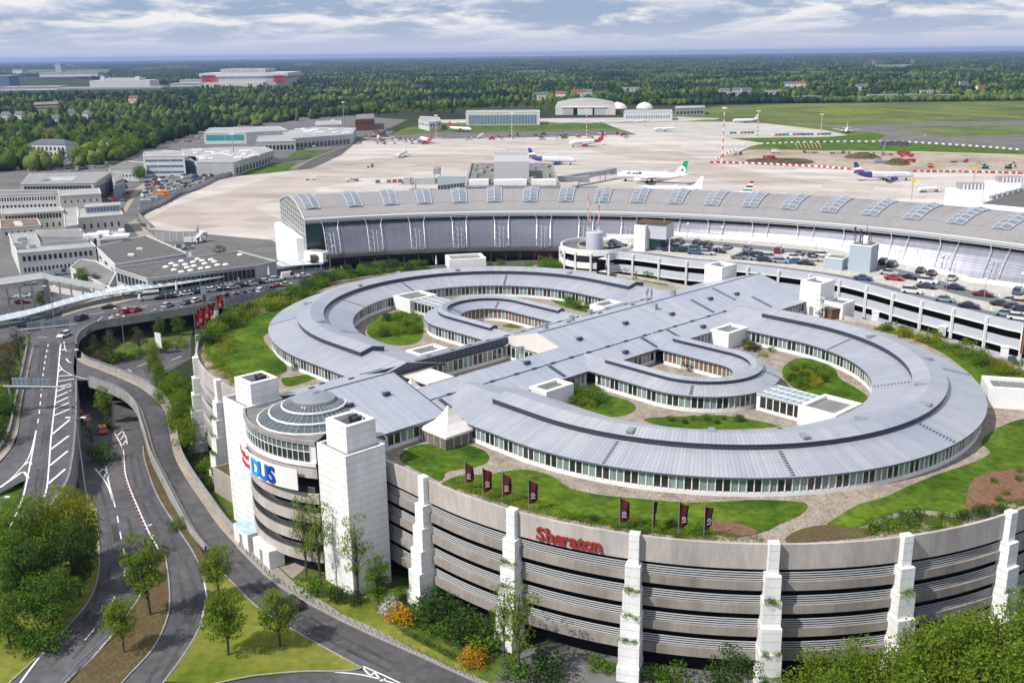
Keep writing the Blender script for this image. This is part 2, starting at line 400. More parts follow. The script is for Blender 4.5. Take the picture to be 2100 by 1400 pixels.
sheet('lawn', [(1496, 283.3), (1700, 281), (1800, 273), (1818, 279), (1796, 287), (1700, 290), (1567, 293)], .1, 'grass_lawn')
sheet('grass', [(1543, 299), (1640, 292), (1720, 291), (1790, 290), (1946, 297), (2100, 309), (2300, 322), (2300, 330), (2100, 317), (1900, 311), (1640, 307)], .1, 'grass_lawn')
sheet('taxiway', [(1567, 247), (1690, 256), (1800, 256), (1900, 252), (2100, 248), (2400, 246), (2400, 330), (2100, 308), (1946, 296), (1790, 289), (1640, 291), (1568, 294), (1700, 290), (1800, 286.5), (1818, 278), (1760, 266), (1700, 260)], .08, 'asphalt_old')
sheet('lawn', [(1826, 262), (1920, 258), (2100, 257), (2400, 256), (2400, 280), (2100, 277), (1950, 279), (1866, 267)], .11, 'grass_field')
sheet('taxiway', [(1783, 235), (1833, 232.5), (1967, 238), (2100, 248), (2400, 262), (2400, 246), (2100, 244), (1967, 236), (1850, 231)], .07, 'asphalt')
sheet('grass', [(1647, 225), (1717, 220), (1830, 230), (1780, 234), (1700, 234)], .06, 'grass_dry')
sheet('grass', [(1690, 219), (1830, 224), (2100, 239), (2400, 252), (2400, 247), (2100, 242), (1960, 236)], .065, 'grass_dry')
sheet('construction_ground', [(1462, 333), (1482, 320), (1535, 307.5), (1640, 308), (1767, 311), (1900, 312.5), (2100, 318), (2400, 328), (2400, 372), (2100, 356), (1877, 353), (1750, 349)], .13, 'dirt')
for q in ([(1480, 148), (1700, 146), (1690, 151), (1490, 153)], [(1050, 146), (1150, 144), (1140, 151), (1060, 152)], [(30, 143), (230, 142), (220, 153), (40, 154)], [(840, 158), (960, 157), (950, 163), (850, 164)], [(1180, 160), (1300, 158), (1290, 164), (1190, 165)]): sheet('field', q, .03, 'grass_field')
ln = MB()
def strip(mb, px, w, z, closed=False, n=4):
    pts = curve([P(p[0], p[1], p[2] if len(p) > 2 else z) for p in px], n)
    a, b = side(pts, w/2), side(pts, -w/2)
    for i in range(len(pts)-1): mb.poly([a[i], a[i+1], b[i+1], b[i]])
for px in ([(600, 345), (660, 318), (720, 296)], [(700, 318), (1000, 314), (1400, 320)], [(830, 300), (1250, 296), (1450, 300)], [(560, 440), (760, 400), (960, 392)],
           [(1400, 330), (1700, 372), (2100, 402)], [(1570, 249), (1720, 262), (1890, 282), (2100, 296)], [(1840, 285), (1890, 280), (1895, 274), (1850, 268)], [(660, 326), (668, 324), (690, 325)]):
    strip(ln, px, .5, .16)
struct('guide_line', ln, 'marking_yellow')
E_ = 6.5
ZRV = [(600, 6.5), (790, 6.5), (850, 6.1), (905, 5.2), (950, 4.5), (985, 3.8), (1022, 2.9), (1058, 2.2), (1092, 1.5), (1135, .9), (1180, .3), (1300, .1), (1500, .1)]
def zr(v):
    for (a, p), (b, q) in zip(ZRV[:-1], ZRV[1:]):
        if a <= v <= b: return p+(q-p)*(v-a)/(b-a)
    return .1
for rows in ([(685, 64, 160), (718, 60, 157), (750, 55, 157), (784, 50, 156), (815, 47, 156), (850, 43, 156), (880, 39, 154.5), (905, 33, 153), (926, 20, 151), (950, 0, 148), (984, -40, 141)], [(984, -40, 52), (1010, -90, 0), (1080, -220, -130)], [(984, 52, 141), (1022, 40, 125), (1058, 20, 97), (1092, -2, 75), (1135, -30, 50), (1180, -60, 20), (1300, -140, -40)]):
    rm_ = MB(); rr_ = [(P(a, v, zr(v)), P(b, v, zr(v))) for v, a, b in rows]
    for p, q in zip(rr_[:-1], rr_[1:]): rm_.poly([p[0], q[0], q[1], p[1]])
    struct('road', rm_, 'asphalt')
sheet('forecourt', [(60, 690), (82, 664), (108, 640), (180, 610), (300, 584), (420, 566), (540, 548), (640, 535), (690, 556), (1140, 529), (1320, 540), (1320, 572), (900, 578), (700, 592), (640, 588), (600, 595), (540, 605), (479, 617), (420, 629), (350, 641), (300, 648), (250, 656), (200, 664), (180, 673), (166, 685), (157, 700)], E_-.03, 'asphalt')
sheet('pavement', [(126, 650), (180, 634), (240, 623), (292, 610), (420, 584), (480, 573), (560, 557), (650, 545), (690, 556), (660, 534), (540, 549), (420, 568), (290, 591), (200, 610), (130, 637)], E_+.1, 'paving_tan')
RO = [(154, 716, E_), (156, 735, E_), (170, 746, E_), (200, 757, E_), (240, 773, E_), (280, 791, 6.2), (304, 807, 5.8), (328, 828, 5.1), (340, 850, 4.5), (346, 880, 3.7), (356, 930, 2.7), (376, 972, 1.9), (416, 1032, .9), (450, 1080, .35), (487, 1121, .04), (567, 1197, .04), (700, 1272, .04), (867, 1347, .04), (1010, 1412, .04)]
RI = [(150, 760, E_), (156, 778, E_), (188, 779, E_), (210, 785, E_), (250, 800, E_), (275, 817, 6.1), (290, 838, 5.6), (298, 862, 5.0), (305, 884, 4.5), (318, 928, 3.4), (340, 972, 2.4), (372, 1034, 1.1), (400, 1085, .45), (432, 1124, .04), (480, 1197, .04), (530, 1246, .04), (700, 1346, .04), (740, 1366, .04), (840, 1440, .04)]
ro = curve([P(*p) for p in RO], 4); ri = curve([P(*p) for p in RI], 4)
rp = MB()
for i in range(len(ro)-1): rp.poly([ro[i], ro[i+1], ri[i+1], ri[i]])
struct('road', rp, 'asphalt')
sheet('road', [(197, 1044), (203, 1121), (202, 1174), (187, 1224), (143, 1281), (83, 1341), (23, 1397), (-50, 1460), (300, 1480), (337, 1397), (367, 1357), (407, 1291), (425, 1224), (417, 1174), (393, 1127), (360, 1077), (320, 1011), (302, 970), (294, 920), (292, 890), (283, 850), (330, 770), (392, 735), (392, 694), (340, 711), (300, 724), (240, 745), (180, 780), (150, 850), (150, 960), (165, 1000)], .05, 'asphalt')
sheet('road', [(425, 1410), (473, 1397), (567, 1381), (640, 1376), (738, 1374), (760, 1376), (900, 1480), (300, 1500)], .05, 'asphalt')
sheet('grass', [(130, 1010), (165, 1000), (197, 1044), (203, 1121), (202, 1174), (187, 1224), (143, 1281), (83, 1341), (23, 1397), (-50, 1460), (-120, 1400), (-120, 1000), (-30, 1250), (20, 1190), (60, 1130), (100, 1060)], .03, 'grass_dry')
sheet('grass', [(0, 1014), (52, 986), (36, 1026), (18, 1060), (-10, 1100), (-70, 1120), (-70, 1085)], 2.6, 'grass_lawn')
sheet('median', [(333, 1130), (341, 1151), (348, 1217), (343, 1267), (313, 1331), (253, 1397), (200, 1470), (90, 1470), (137, 1397), (183, 1357), (233, 1301), (290, 1217), (306, 1170), (318, 1128)], .16, 'soil', True)
sheet('grass', [(425, 1150), (440, 1160), (480, 1198), (530, 1247), (600, 1291), (700, 1347), (735, 1366), (738, 1371), (700, 1376.5), (620, 1377), (520, 1386), (440, 1402), (337, 1397), (367, 1357), (407, 1291), (425, 1224), (417, 1174)], .16, 'grass_dry')
sheet('soil_verge', [(297, 944), (320, 1011), (360, 1077), (393, 1127), (417, 1174), (424, 1150), (395, 1092), (360, 1040), (330, 985), (308, 930), (296, 890), (292, 890)], .12, 'soil')
sheet('pavement', [(487, 1122), (567, 1198), (700, 1272.5), (867, 1348), (1010, 1413), (1060, 1436), (1000, 1397), (933, 1370), (850, 1331), (767, 1287), (700, 1257), (597, 1188), (500, 1094), (455, 1050), (440, 1060)], .16, 'paving_pale')
sheet('grass', [(345, 850), (400, 900), (440, 960), (500, 1050), (600, 1110), (640, 1150), (700, 1150), (900, 1200), (1050, 1300), (1080, 1420), (993, 1397), (850, 1330), (700, 1255), (597, 1187), (500, 1093), (430, 1038), (395, 985), (360, 935)], .1, 'grass_wild')
sheet('grass', [(600, 1188), (700, 1256), (850, 1330), (990, 1396), (960, 1370), (830, 1300), (760, 1240), (680, 1200)], .13, 'grass_dry')
sheet('yard', [(500, 1093), (560, 1150), (600, 1186), (625, 1165), (645, 1140), (610, 1105), (560, 1075), (520, 1075)], .14, 'paving_tan')
sheet('yard', [(1060, 1436), (1010, 1400), (1030, 1365), (1080, 1330), (1180, 1310), (1300, 1330), (1700, 1420), (1700, 1500), (1100, 1500)], .12, 'asphalt_old')
sheet('grass', [(170, 718), (240, 735), (300, 722), (392, 692), (400, 655), (300, 670), (200, 690)], .08, 'grass_wild')
sheet('grass', [(-60, 760), (30, 720), (60, 690), (46, 800), (30, 900), (0, 960), (-60, 1000)], .06, 'grass_wild')
sheet('parking_ground', [(-80, 740), (20, 700), (62, 685), (110, 640), (126, 608), (90, 572), (-80, 596)], .08, 'asphalt')
mat('asphalt_track', (.066, .065, .07), .8, var=.2, scale=.12, col2=(.104, .10, .103), fine=.2)
tk = MB()
for px in ([(86, 700), (80, 750), (74, 800), (66, 860), (58, 900)], [(92, 700), (87, 750), (82, 800), (74, 860), (66, 900)], [(108, 700), (104, 760), (98, 830), (90, 890), (78, 970), (66, 1030)], [(114, 700), (111, 760), (106, 830), (98, 890), (88, 970), (76, 1030)]): strip(tk, [(u, v, zr(v)+.015) for u, v in px], .55, 0)
for px in ([(268, 935), (278, 990), (300, 1050), (335, 1115), (362, 1170), (376, 1225), (368, 1280), (330, 1350), (290, 1420)], [(282, 935), (296, 990), (320, 1045), (357, 1112), (386, 1165), (402, 1222), (394, 1280), (354, 1350), (316, 1420)], [(205, 1000), (220, 1050), (226, 1110), (224, 1170), (206, 1230), (160, 1300), (100, 1370)], [(262, 1060), (272, 1110), (270, 1170), (250, 1220), (215, 1270), (150, 1350)], [(466, 1150), (520, 1205), (600, 1270), (700, 1325), (800, 1375)], [(490, 1150), (545, 1205), (630, 1268), (730, 1320), (830, 1370)]): strip(tk, px, .6, .075)
struct('tyre_track', tk, 'asphalt_track')
for q in ([(228, 1075), (240, 1074), (246, 1108), (233, 1110)], [(330, 1070), (348, 1066), (366, 1092), (350, 1098)], [(180, 1250), (205, 1262), (190, 1284), (163, 1272)], [(600, 1275), (640, 1262), (668, 1284), (628, 1298)], [(382, 1245), (404, 1248), (398, 1282), (374, 1276)]): sheet('road_patch', q, .066, 'asphalt_dark')
mk = MB()
def line(px, w=.14, z=.0, dz=.03): strip(mk, [(p[0], p[1], (p[2] if len(p) > 2 else z)+dz) for p in px], w, z, n=3)
def dashes(px, ln_=3., gap=5., w=.16, z=0., dz=.02):
    pts = resample(curve([P(p[0], p[1], (p[2] if len(p) > 2 else z)+dz) for p in px], 6), .5)
    nl, ng = int(ln_/.5), int(gap/.5); i = 0
    while i+nl < len(pts):
        q = pts[i:i+nl+1]; a, b = side(q, w/2), side(q, -w/2)
        for j in range(nl): mk.poly([a[j], a[j+1], b[j+1], b[j]])
        i += nl+ng
dashes([(99, 706, zr(706)), (92, 740, zr(740)), (86, 790, zr(790)), (80, 850, zr(850)), (74, 880, zr(880))], 2.5, 3.2, .24)
line([(74, 882, zr(882)), (68, 918, zr(918)), (62, 950, zr(950)), (54, 990, zr(990)), (46, 1022, zr(1022)), (30, 1060, zr(1060)), (14, 1092, zr(1092))], .28)
line([(74, 882, zr(882)), (62, 930, zr(930)), (46, 956, zr(956)), (20, 983, zr(983)), (0, 997, zr(997))], .22)
line([(0, 999, zr(999)), (30, 978, zr(978)), (48, 967, zr(967)), (58, 980, zr(980))], .5); line([(50, 953, zr(953)), (60, 946, zr(946)), (64, 952, zr(952))], .4)
line([(124, 705, zr(705)), (121, 740, zr(740)), (117, 786, zr(786)), (110, 850, zr(850)), (104, 905, zr(905)), (100, 960, zr(960)), (96, 1000, zr(1000)), (90, 1020, zr(1020))], .28)
dashes([(126, 705, zr(705)), (122, 740, zr(740)), (120, 742, zr(742))], 2, 2.6, .2)
line([(120, 744, zr(744)), (127, 756, zr(756)), (140, 765, zr(765)), (158, 772, zr(772)), (185, 778, zr(778))], .22)
for i, (a, b) in enumerate([((119, 762), (126, 756)), ((119, 771), (148, 769)), ((118, 782), (154, 776)), ((117, 793), (146, 786)), ((116, 802), (147, 790)), ((114, 814), (146, 800)), ((113, 826), (145, 812)), ((112, 838), (144, 824)), ((110, 852), (143, 838)), ((107, 890), (143, 860)), ((104, 921), (141, 893)), ((102, 954), (139, 924)), ((99, 991), (134, 961))]):
    line([(a[0]+(b[0]-a[0])*k/4, a[1]+(b[1]-a[1])*k/4, zr(a[1]+(b[1]-a[1])*k/4)) for k in range(5)], .5, dz=.05)
line([(75, 692, zr(692)), (96, 691, zr(691))], .25); line([(131, 700, zr(700)), (136, 720, zr(720)), (150, 717, zr(717))], .2)
line([(136, 735, zr(735)), (140, 741, zr(741)), (146, 743, zr(743))], .35)
dashes([(233, 1027), (240, 1055), (246, 1090), (254, 1130), (257, 1160), (250, 1195), (236, 1222)], 3., 4., .2, .05)
line([(195, 960), (218, 990), (232, 1027)], .25, .05); line([(217, 955), (222, 985), (233, 1027)], .25, .05)
line([(205, 968), (211, 961), (218, 966)], .3, .05); line([(212, 980), (218, 970), (222, 978)], .3, .05)
line([(127, 1300), (90, 1335), (45, 1394), (30, 1420)], .3, .05)
line([(240, 1288), (200, 1335), (150, 1390)], .14, .05)
dashes([(236, 1222), (200, 1280), (140, 1350)], 3, 6, .16, .05)
line([(234, 886), (245, 905), (253, 925), (255, 950), (258, 975), (268, 1005), (285, 1045), (305, 1090), (322, 1120), (332, 1145)], .25, .05)
line([(250, 882), (258, 895), (261, 910)], .2, .05)
for a, b in [((240, 893), (252, 882)), ((246, 902), (256, 890)), ((252, 912), (260, 900)), ((302, 1078), (312, 1074)), ((310, 1098), (318, 1096))]: line([a, b], .3, .05)
line([(410, 1150), (418, 1190), (424, 1225)], .16, .05); line([(420, 1240), (405, 1293), (370, 1352), (335, 1398)], .16, .05)
for a, b in [((225, 806), (237, 803)), ((248, 800), (256, 796))]: line([a, b], .3, .05)
line([(240, 757), (250, 762)], .25, .05); line([(280, 752), (306, 742)], .2, .05); line([(262, 757), (270, 762)], .25, .05); line([(352, 738), (372, 730)], .25, .05); line([(365, 745), (376, 741)], .25, .05)
line([(345, 707), (390, 695)], .16, .05)
line([(686, 1377), (745, 1383), (812, 1401)], .22, .05); line([(744, 1365), (790, 1385), (825, 1402)], .22, .05)
line([(745, 1369), (760, 1384), (768, 1378), (782, 1395), (790, 1390)], .25, .05)
for a, b in [((195, 663), (210, 649)), ((222, 655), (231, 646)), ((183, 645), (215, 640)), ((248, 628), (303, 626)), ((310, 638), (320, 633)), ((330, 636), (338, 630)), ((370, 630), (378, 624)), ((285, 632), (300, 628)), ((430, 612), (520, 592)), ((340, 622), (420, 606))]: line([a, b], .22, E_)
for k in range(30):
    t = k/30; line([(330+t*270, 603-t*52), (338+t*270, 606-t*51.5)], .35, E_+.1)
struct('road_marking', mk, 'marking')
kb = MB()
def kerb(px, z=0., h=.16, w=.22):
    pts = curve([P(p[0], p[1], (p[2] if len(p) > 2 else z)) for p in px], 4)
    a, b = side(pts, w/2), side(pts, -w/2); up = Vector((0, 0, h))
    kb.loft([[p-up*0, p+up, q+up, q-up*0] for p, q in zip(a, b)])
kerb([(197, 1044), (203, 1121), (202, 1174), (187, 1224), (143, 1281), (83, 1341), (23, 1397), (-20, 1436)], .04)
kerb([(318, 1128), (306, 1170), (290, 1217), (233, 1301), (183, 1357), (137, 1397), (100, 1440)], .05)
kerb([(333, 1130), (341, 1151), (348, 1217), (343, 1267), (313, 1331), (253, 1397), (215, 1450)], .05)
kerb([(425, 1150), (417, 1174), (425, 1224), (407, 1291), (367, 1357), (337, 1397), (310, 1440)], .05)
kerb([(425, 1150), (440, 1160), (480, 1198), (530, 1247), (600, 1291), (700, 1347), (735, 1366), (738, 1371), (700, 1376.5), (620, 1377), (520, 1386), (440, 1402)], .05)
kerb([(487, 1122), (567, 1198), (700, 1272.5), (867, 1348), (1010, 1413)], .04)
kerb([(294, 915), (297, 944), (320, 1011), (360, 1077), (393, 1127), (417, 1174)], .04)
kerb([(126, 650), (180, 634), (240, 623), (292, 610), (420, 584), (480, 573), (560, 557)], E_)
kerb([(392, 735), (330, 762), (290, 800)], .04); kerb([(392, 694), (340, 711), (300, 724), (240, 745)], .04)
struct('kerb', kb, 'concrete_grey')
def deck_wall(name, label, pts, depth, top=.95, th=.3, group=None, rail=True, m='concrete_grey'):
    root = T(name, label, 'road wall', pts[0], group)
    a, b = side(pts, th/2), side(pts, -th/2)
    mb = MB(); secs = []
    for i, (p, q) in enumerate(zip(a, b)):
        zb = (depth if isinstance(depth, (int, float)) and depth <= 0 else None)
        lo = 0. if depth is None else max(0., p.z-depth)
        secs.append([Vector((p.x, p.y, lo)), Vector((p.x, p.y, p.z+top)), Vector((q.x, q.y, q.z+top)), Vector((q.x, q.y, lo)), Vector((p.x, p.y, lo))])
    mb.loft(secs); mb.build('wall', m, root)
    if rail:
        r_ = MB(); up = Vector((0, 0, 1))
        for h in (top+.3, top+.6): r_.tube([p+up*h for p in pts], .05, 4)
        for p in resample(pts, 2.2): r_.bar(p+up*(top-.02), p+up*(top+.62), .07)
        r_.build('railing', 'rail', root)
    return root
deck_wall('ramp_parapet', 'pale concrete outer parapet with steel railing curving round the loop ramp', side(curve([P(*p) for p in RO[1:15]], 4), 1.45), None)
deck_wall('ramp_parapet', 'inner parapet of the loop ramp over the dark arch of the underpass', side(curve([P(*p) for p in RI[2:14]], 4), -.9), 1.5, top=.65)
wl = [P(u, v, z) for u, v, z in ((164, 686, E_), (180, 674, E_), (200, 665, E_), (250, 656.5, E_), (300, 649, E_), (350, 641.5, E_), (420, 629.5, E_), (479, 617, E_), (540, 605, E_), (600, 595, E_), (640, 588, E_))]
deck_wall('forecourt_parapet', 'long grey parapet along the raised taxi forecourt above the dark gap', curve([P(157, 712, E_), P(158, 698, E_)]+wl, 4), 1.5)
deck_wall('road_parapet', 'concrete wall on the hatched side of the left access road, falling to the lower road', curve([P(*p) for p in ((157, 784, E_), (156.5, 850, 6.1), (154, 900, 5.3), (150, 940, 4.7), (142, 984, 3.8), (129, 1010, 3.2), (101, 1050, 2.3))], 4), None)
deck_wall('road_parapet', 'low concrete wall with railing along the outer left side of the access road', curve([P(*p) for p in ((58, 706, E_), (44, 776, E_), (35, 815, E_), (23, 876, 5.6), (11, 906, 5.2), (0, 922, 4.8), (-40, 962, 4.2))], 4), None)
strip_ = MB(); p1 = curve([P(*p) for p in ((60, 706, E_+.12), (46, 776, E_+.12), (37, 815, E_+.12), (26, 876, 5.72), (14, 906, 5.3), (3, 922, 4.9), (-36, 964, 4.3))], 4); p2 = curve([P(*p) for p in ((71, 706, E_+.12), (55, 776, E_+.12), (46, 815, E_+.12), (38, 876, 5.72), (31, 900, 5.4), (18, 925, 4.95), (-20, 966, 4.3))], 4)
for i in range(len(p1)-1): strip_.poly([p1[i], p1[i+1], p2[i+1], p2[i]])
struct('pavement', strip_, 'paving_tan')
vb = MB(); q1 = curve([P(u, v, z+.1) for u, v, z in RO[1:15]], 4); q2 = side(q1, 1.35)
for i in range(len(q1)-1): vb.poly([q1[i], q1[i+1], q2[i+1], q2[i]])
q1 = curve([P(u, v, z+.1) for u, v, z in RI[2:14]], 4); q2 = side(q1, -.8)
for i in range(len(q1)-1): vb.poly([q1[i], q1[i+1], q2[i+1], q2[i]])
struct('pavement', vb, 'paving_tan')
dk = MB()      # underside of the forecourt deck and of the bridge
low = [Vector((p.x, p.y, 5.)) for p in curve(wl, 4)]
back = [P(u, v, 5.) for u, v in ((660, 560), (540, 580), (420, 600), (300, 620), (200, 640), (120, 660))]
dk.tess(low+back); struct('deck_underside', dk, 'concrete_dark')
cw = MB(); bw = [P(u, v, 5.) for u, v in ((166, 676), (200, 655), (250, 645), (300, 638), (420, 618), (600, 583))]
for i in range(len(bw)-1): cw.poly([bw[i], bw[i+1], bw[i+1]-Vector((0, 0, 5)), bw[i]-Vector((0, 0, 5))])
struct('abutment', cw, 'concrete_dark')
for i in range(9):
    c = P(215+i*46, 664-i*8.2, 5.); c += Vector((-.5, 2.5, 0))
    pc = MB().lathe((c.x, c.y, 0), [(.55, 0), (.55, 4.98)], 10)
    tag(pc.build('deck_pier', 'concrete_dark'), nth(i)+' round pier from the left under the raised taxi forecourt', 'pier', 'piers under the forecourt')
def clad_mat(name, col, h=1.22, v=2.6):
    m = mat(name, col, .5, var=.1, scale=.5, fine=.06, stretch=(1, 1, .18))
    nt = m.node_tree; N = nt.nodes; K = nt.links; b = N['Principled BSDF']
    geo = N.new('ShaderNodeNewGeometry'); sp = N.new('ShaderNodeSeparateXYZ'); K.new(geo.outputs['Position'], sp.inputs[0])
    d = N.new('ShaderNodeMath'); d.operation = 'DIVIDE'; d.inputs[1].default_value = h; K.new(sp.outputs[2], d.inputs[0])
    f = N.new('ShaderNodeMath'); f.operation = 'FRACT'; K.new(d.outputs[0], f.inputs[0])
    l = N.new('ShaderNodeMath'); l.operation = 'LESS_THAN'; l.inputs[1].default_value = .05; K.new(f.outputs[0], l.inputs[0])
    mr = N.new('ShaderNodeMapRange'); mr.inputs[3].default_value = 1; mr.inputs[4].default_value = .55; K.new(l.outputs[0], mr.inputs[0])
    old = b.inputs['Base Color'].links[0].from_socket
    mx = N.new('ShaderNodeVectorMath'); mx.operation = 'SCALE'; K.new(old, mx.inputs[0]); K.new(mr.outputs[0], mx.inputs['Scale']); K.new(mx.outputs[0], b.inputs['Base Color'])
clad_mat('cladding', (.80, .80, .79))
def stain_mat(name, c1, c2):
    """board-marked concrete with rain streaks running down from the coping"""
    m = mat(name, c1, .88, var=.1, scale=.22, col2=c2, stretch=(1, 1, .22), fine=.10, detail=9)
stain_mat('parapet_concrete', (.39, .35, .325), (.53, .485, .455))
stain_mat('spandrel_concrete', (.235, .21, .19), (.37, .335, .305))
RG = 64.5
plain('louvre_grey', (.64, .65, .66), .35, .2)
def rim(R_, phi, back=False):
    """local (s, t) of the stadium outline; phi in degrees runs from the entrance side round the cap"""
    a = R(phi)
    return (-R_*math.cos(a), (30+R_*math.sin(a)) if back else (-30-R_*math.sin(a)))
def rim_path(R_, z, step=1.5):
    pts = []
    n = int(math.pi*R_/step)
    for i in range(n+1): s, t = rim(R_, 180*i/n); pts.append(L(s, t, z))
    for i in range(1, 40): pts.append(L(R_, -30+60*i/40, z))
    for i in range(n+1): s, t = rim(R_, 180-180*i/n, True); pts.append(L(s, t, z))
    for i in range(1, 40): pts.append(L(-R_, 30-60*i/40, z))
    return pts
def ring_band(mb, Ro, Ri, z0, z1, mi=0, zi0=None):
    o0, o1, i1, i0 = rim_path(Ro, z0), rim_path(Ro, z1), rim_path(Ri, z1), rim_path(Ri, zi0 if zi0 is not None else z0)
    n = len(o0); i1 = [i1[k*len(i1)//n] for k in range(n)] if len(i1) != n else i1; 
    def even(R_, z):
        pts = []
        for i in range(121): s, t = rim(R_, 1.5*i); pts.append(L(s, t, z))
        for i in range(1, 20): pts.append(L(R_, -30+3*i, z))
        for i in range(121): s, t = rim(R_, 180-1.5*i, True); pts.append(L(s, t, z))
        for i in range(1, 20): pts.append(L(-R_, 30-3*i, z))
        return pts
    A, B, C, D = even(Ro, z0), even(Ro, z1), even(Ri, z1), even(Ri, zi0 if zi0 is not None else z0)
    mb.loft([[a, b, c, d, a] for a, b, c, d in zip(A, B, C, D)], closed=True, mi=mi)
    return mb
LV = 3.37
gar = T('parking_garage', 'huge round concrete car park with dark louvred storeys carrying the grey roofed hotel', 'car park', L(0, 0, 0))
ring_band(MB(), RG, RG-.42, 16.5, 20.0).build('parapet', 'parapet_concrete', gar)
louv = []
for k in range(4):
    z1 = 14.8-LV*k; z0 = z1-1.67 if k < 3 else 2.9
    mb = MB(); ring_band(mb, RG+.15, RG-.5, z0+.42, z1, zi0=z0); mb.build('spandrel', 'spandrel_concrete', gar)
    g0 = 16.5-LV*k
    lb = MB()
    for j in range(4):
        zz_ = z1+.14+j*.32
        ring_band(lb, RG-.12, RG-.24, zz_, zz_+.10)
    lb.build('louvre', 'louvre_grey', gar)
    fl_ = MB(); ring_band(fl_, RG-.55, RG-2.2, z0+.3, z0+.6); fl_.build('floor_slab', 'concrete_dark', gar)
core = MB(); ring_band(core, RG-2.2, RG-2.6, 0.0, 19.0); core.build('shade_backing', 'void', gar)  # near-black ring paints in the shade of the open parking storeys
ter = MB(); ter.tess(rim_path(RG-.3, 19.2)); struct('terrace', ter, 'gravel')
def pylon(phi, back=False, lbl='', grp='stepped white pylons round the garage', low=0.):
    s, t = rim(RG, phi, back); base = L(s, t, 0)
    a = R(phi); od = (-math.cos(a), math.sin(a) if back else -math.sin(a))
    O = (L(s+od[0], t+od[1], 0)-base).normalized(); W_ = Vector((-O.y, O.x, 0))
    root = T('pylon', lbl, 'pylon', base, grp)
    st = [(16.2, 20.5, .85, 1.35), (12.7, 16.2, 1.35, 2.0), (9.2, 12.7, 1.75, 2.35), (5.7, 9.2, 2.2, 2.6), (2.2, 5.7, 2.7, 2.8), (low, 2.2, 3.15, 3.0)]
    for k, (z0, z1, dep, wd) in enumerate(st):
        mb = MB(); c = base+O*((dep-.3)/2)
        mb.box((c.x, c.y, (z0+z1)/2), (dep+.3, wd, z1-z0), ax=(O, W_, Vector((0, 0, 1))))
        mb.build('block', 'cladding', root)
    return base, O, W_, st
PLANT_SPOTS = []
front_phi = [-1.5, 13.8, 29.3, 44.8, 60.3, 75.9, 91.4]
for i, ph in enumerate(front_phi):
    r_ = pylon(ph, lbl=nth(i)+' stepped white pylon rightward of the entrance drum along the louvred garage front')
    PLANT_SPOTS.append((r_, i, False))
for i, ph in enumerate([5, 20.5, 36]):
    r_ = pylon(ph, True, lbl=nth(i)+' stepped white pylon left of the entrance drum, seen along the shaded garage side')
    PLANT_SPOTS.append((r_, i, True))
def local_box(mb, s0, s1, t0, t1, z0, z1, mi=0):
    c = L((s0+s1)/2, (t0+t1)/2, (z0+z1)/2); mb.box(c, (abs(s1-s0), abs(t1-t0), z1-z0), LA, mi); return mb
def open_box(mb, s0, s1, t0, t1, z0, z1, th=.7, deep=.9, mi=0, floor=1):
    """walled box with a sunk roof"""
    for a in ((s0, s1, t0, t0+th), (s0, s1, t1-th, t1), (s0, s0+th, t0+th, t1-th), (s1-th, s1, t0+th, t1-th)):
        local_box(mb, a[0], a[1], a[2], a[3], z0, z1, mi)
    local_box(mb, s0+th, s1-th, t0+th, t1-th, z0, z1-deep, floor); return mb
mat('roof_felt', (.13, .125, .12), .95, var=.2, scale=.5)
mat('roof_grey', (.20, .195, .185), .95, var=.22, scale=.06, fine=.12)
for (t0, t1, u0, u1, lbl) in ((-20, -12.2, -18.4, -12.9, 'white clad stair tower right of the entrance drum with fans in its top'), (9.6, 17.6, 9.9, 15.4, 'white clad stair tower on the left of the entrance drum')):
    tw = T('stair_tower', lbl, 'stair tower', L(-69.3, (t0+t1)/2, 0), 'stair towers of the garage')
    mb = MB()
    open_box(mb, -72.6, -65.5, t0, t1, 0, 23.4, .35, .5); mb.build('lower_block', ['cladding', 'roof_grey'], tw)
    mb = MB(); open_box(mb, -71.2, -65.9, u0, u1, 22.9, 27.2, .75, .9); mb.build('upper_block', ['cladding', 'roof_felt'], tw)
    fan = MB()
    for q in range(4):
        c = L(-68.3+.9*(q % 2), (u0+u1)/2-.8+1.1*(q//2), 26.3); fan.lathe(c, [(.32, 0), (.32, .8), (.45, .95), (.45, 1.2), (0.01, 1.3)], 8)
    fan.build('fan', 'dark_metal', tw)
DC, DR = (-56.7, -1.2), 19.3
def drum(al, r, z):
    a = R(al); return L(DC[0]-r*math.cos(a), DC[1]+r*math.sin(a), z)
drm = T('entrance_drum', 'curved entrance drum with ring balconies, ribbon window and white airport sign between the stair towers', 'entrance drum', drum(0, 10, 0))
def arc_band(mb, r0, r1, z0, z1, a0=-34, a1=34, n=34, mi=0):
    mb.loft([[drum(a, r1, z0), drum(a, r1, z1), drum(a, r0, z1), drum(a, r0, z0), drum(a, r1, z0)] for a in [a0+(a1-a0)*i/n for i in range(n+1)]], mi=mi); return mb
for k in range(4):
    z1 = 14.8-LV*k
    arc_band(MB(), DR-.4, DR, z1-1.75, z1-.1).build('balcony', 'parapet_concrete', drm)
    rl = MB()
    for h in (.35, .7, 1.0): rl.tube([drum(-32+4*i, DR-.2, z1+h-.1) for i in range(17)], .045, 4)
    for i in range(65): rl.bar(drum(-32+i, DR-.2, z1-.1), drum(-32+i, DR-.2, z1+.9), .06)
    rl.build('railing', 'dark_metal', drm)
    arc_band(MB(), DR-6, DR-.4, z1-1.75, z1-1.45).build('floor_slab', 'concrete_dark', drm)
arc_band(MB(), DR-6.3, DR-6, 0, 19.6).build('shade_backing', 'void', drm)  # near-black arc stands in for the shade behind the balconies
arc_band(MB(), DR-.9, DR+.1, 17.4, 19.4).build('fascia', 'parapet_concrete', drm)
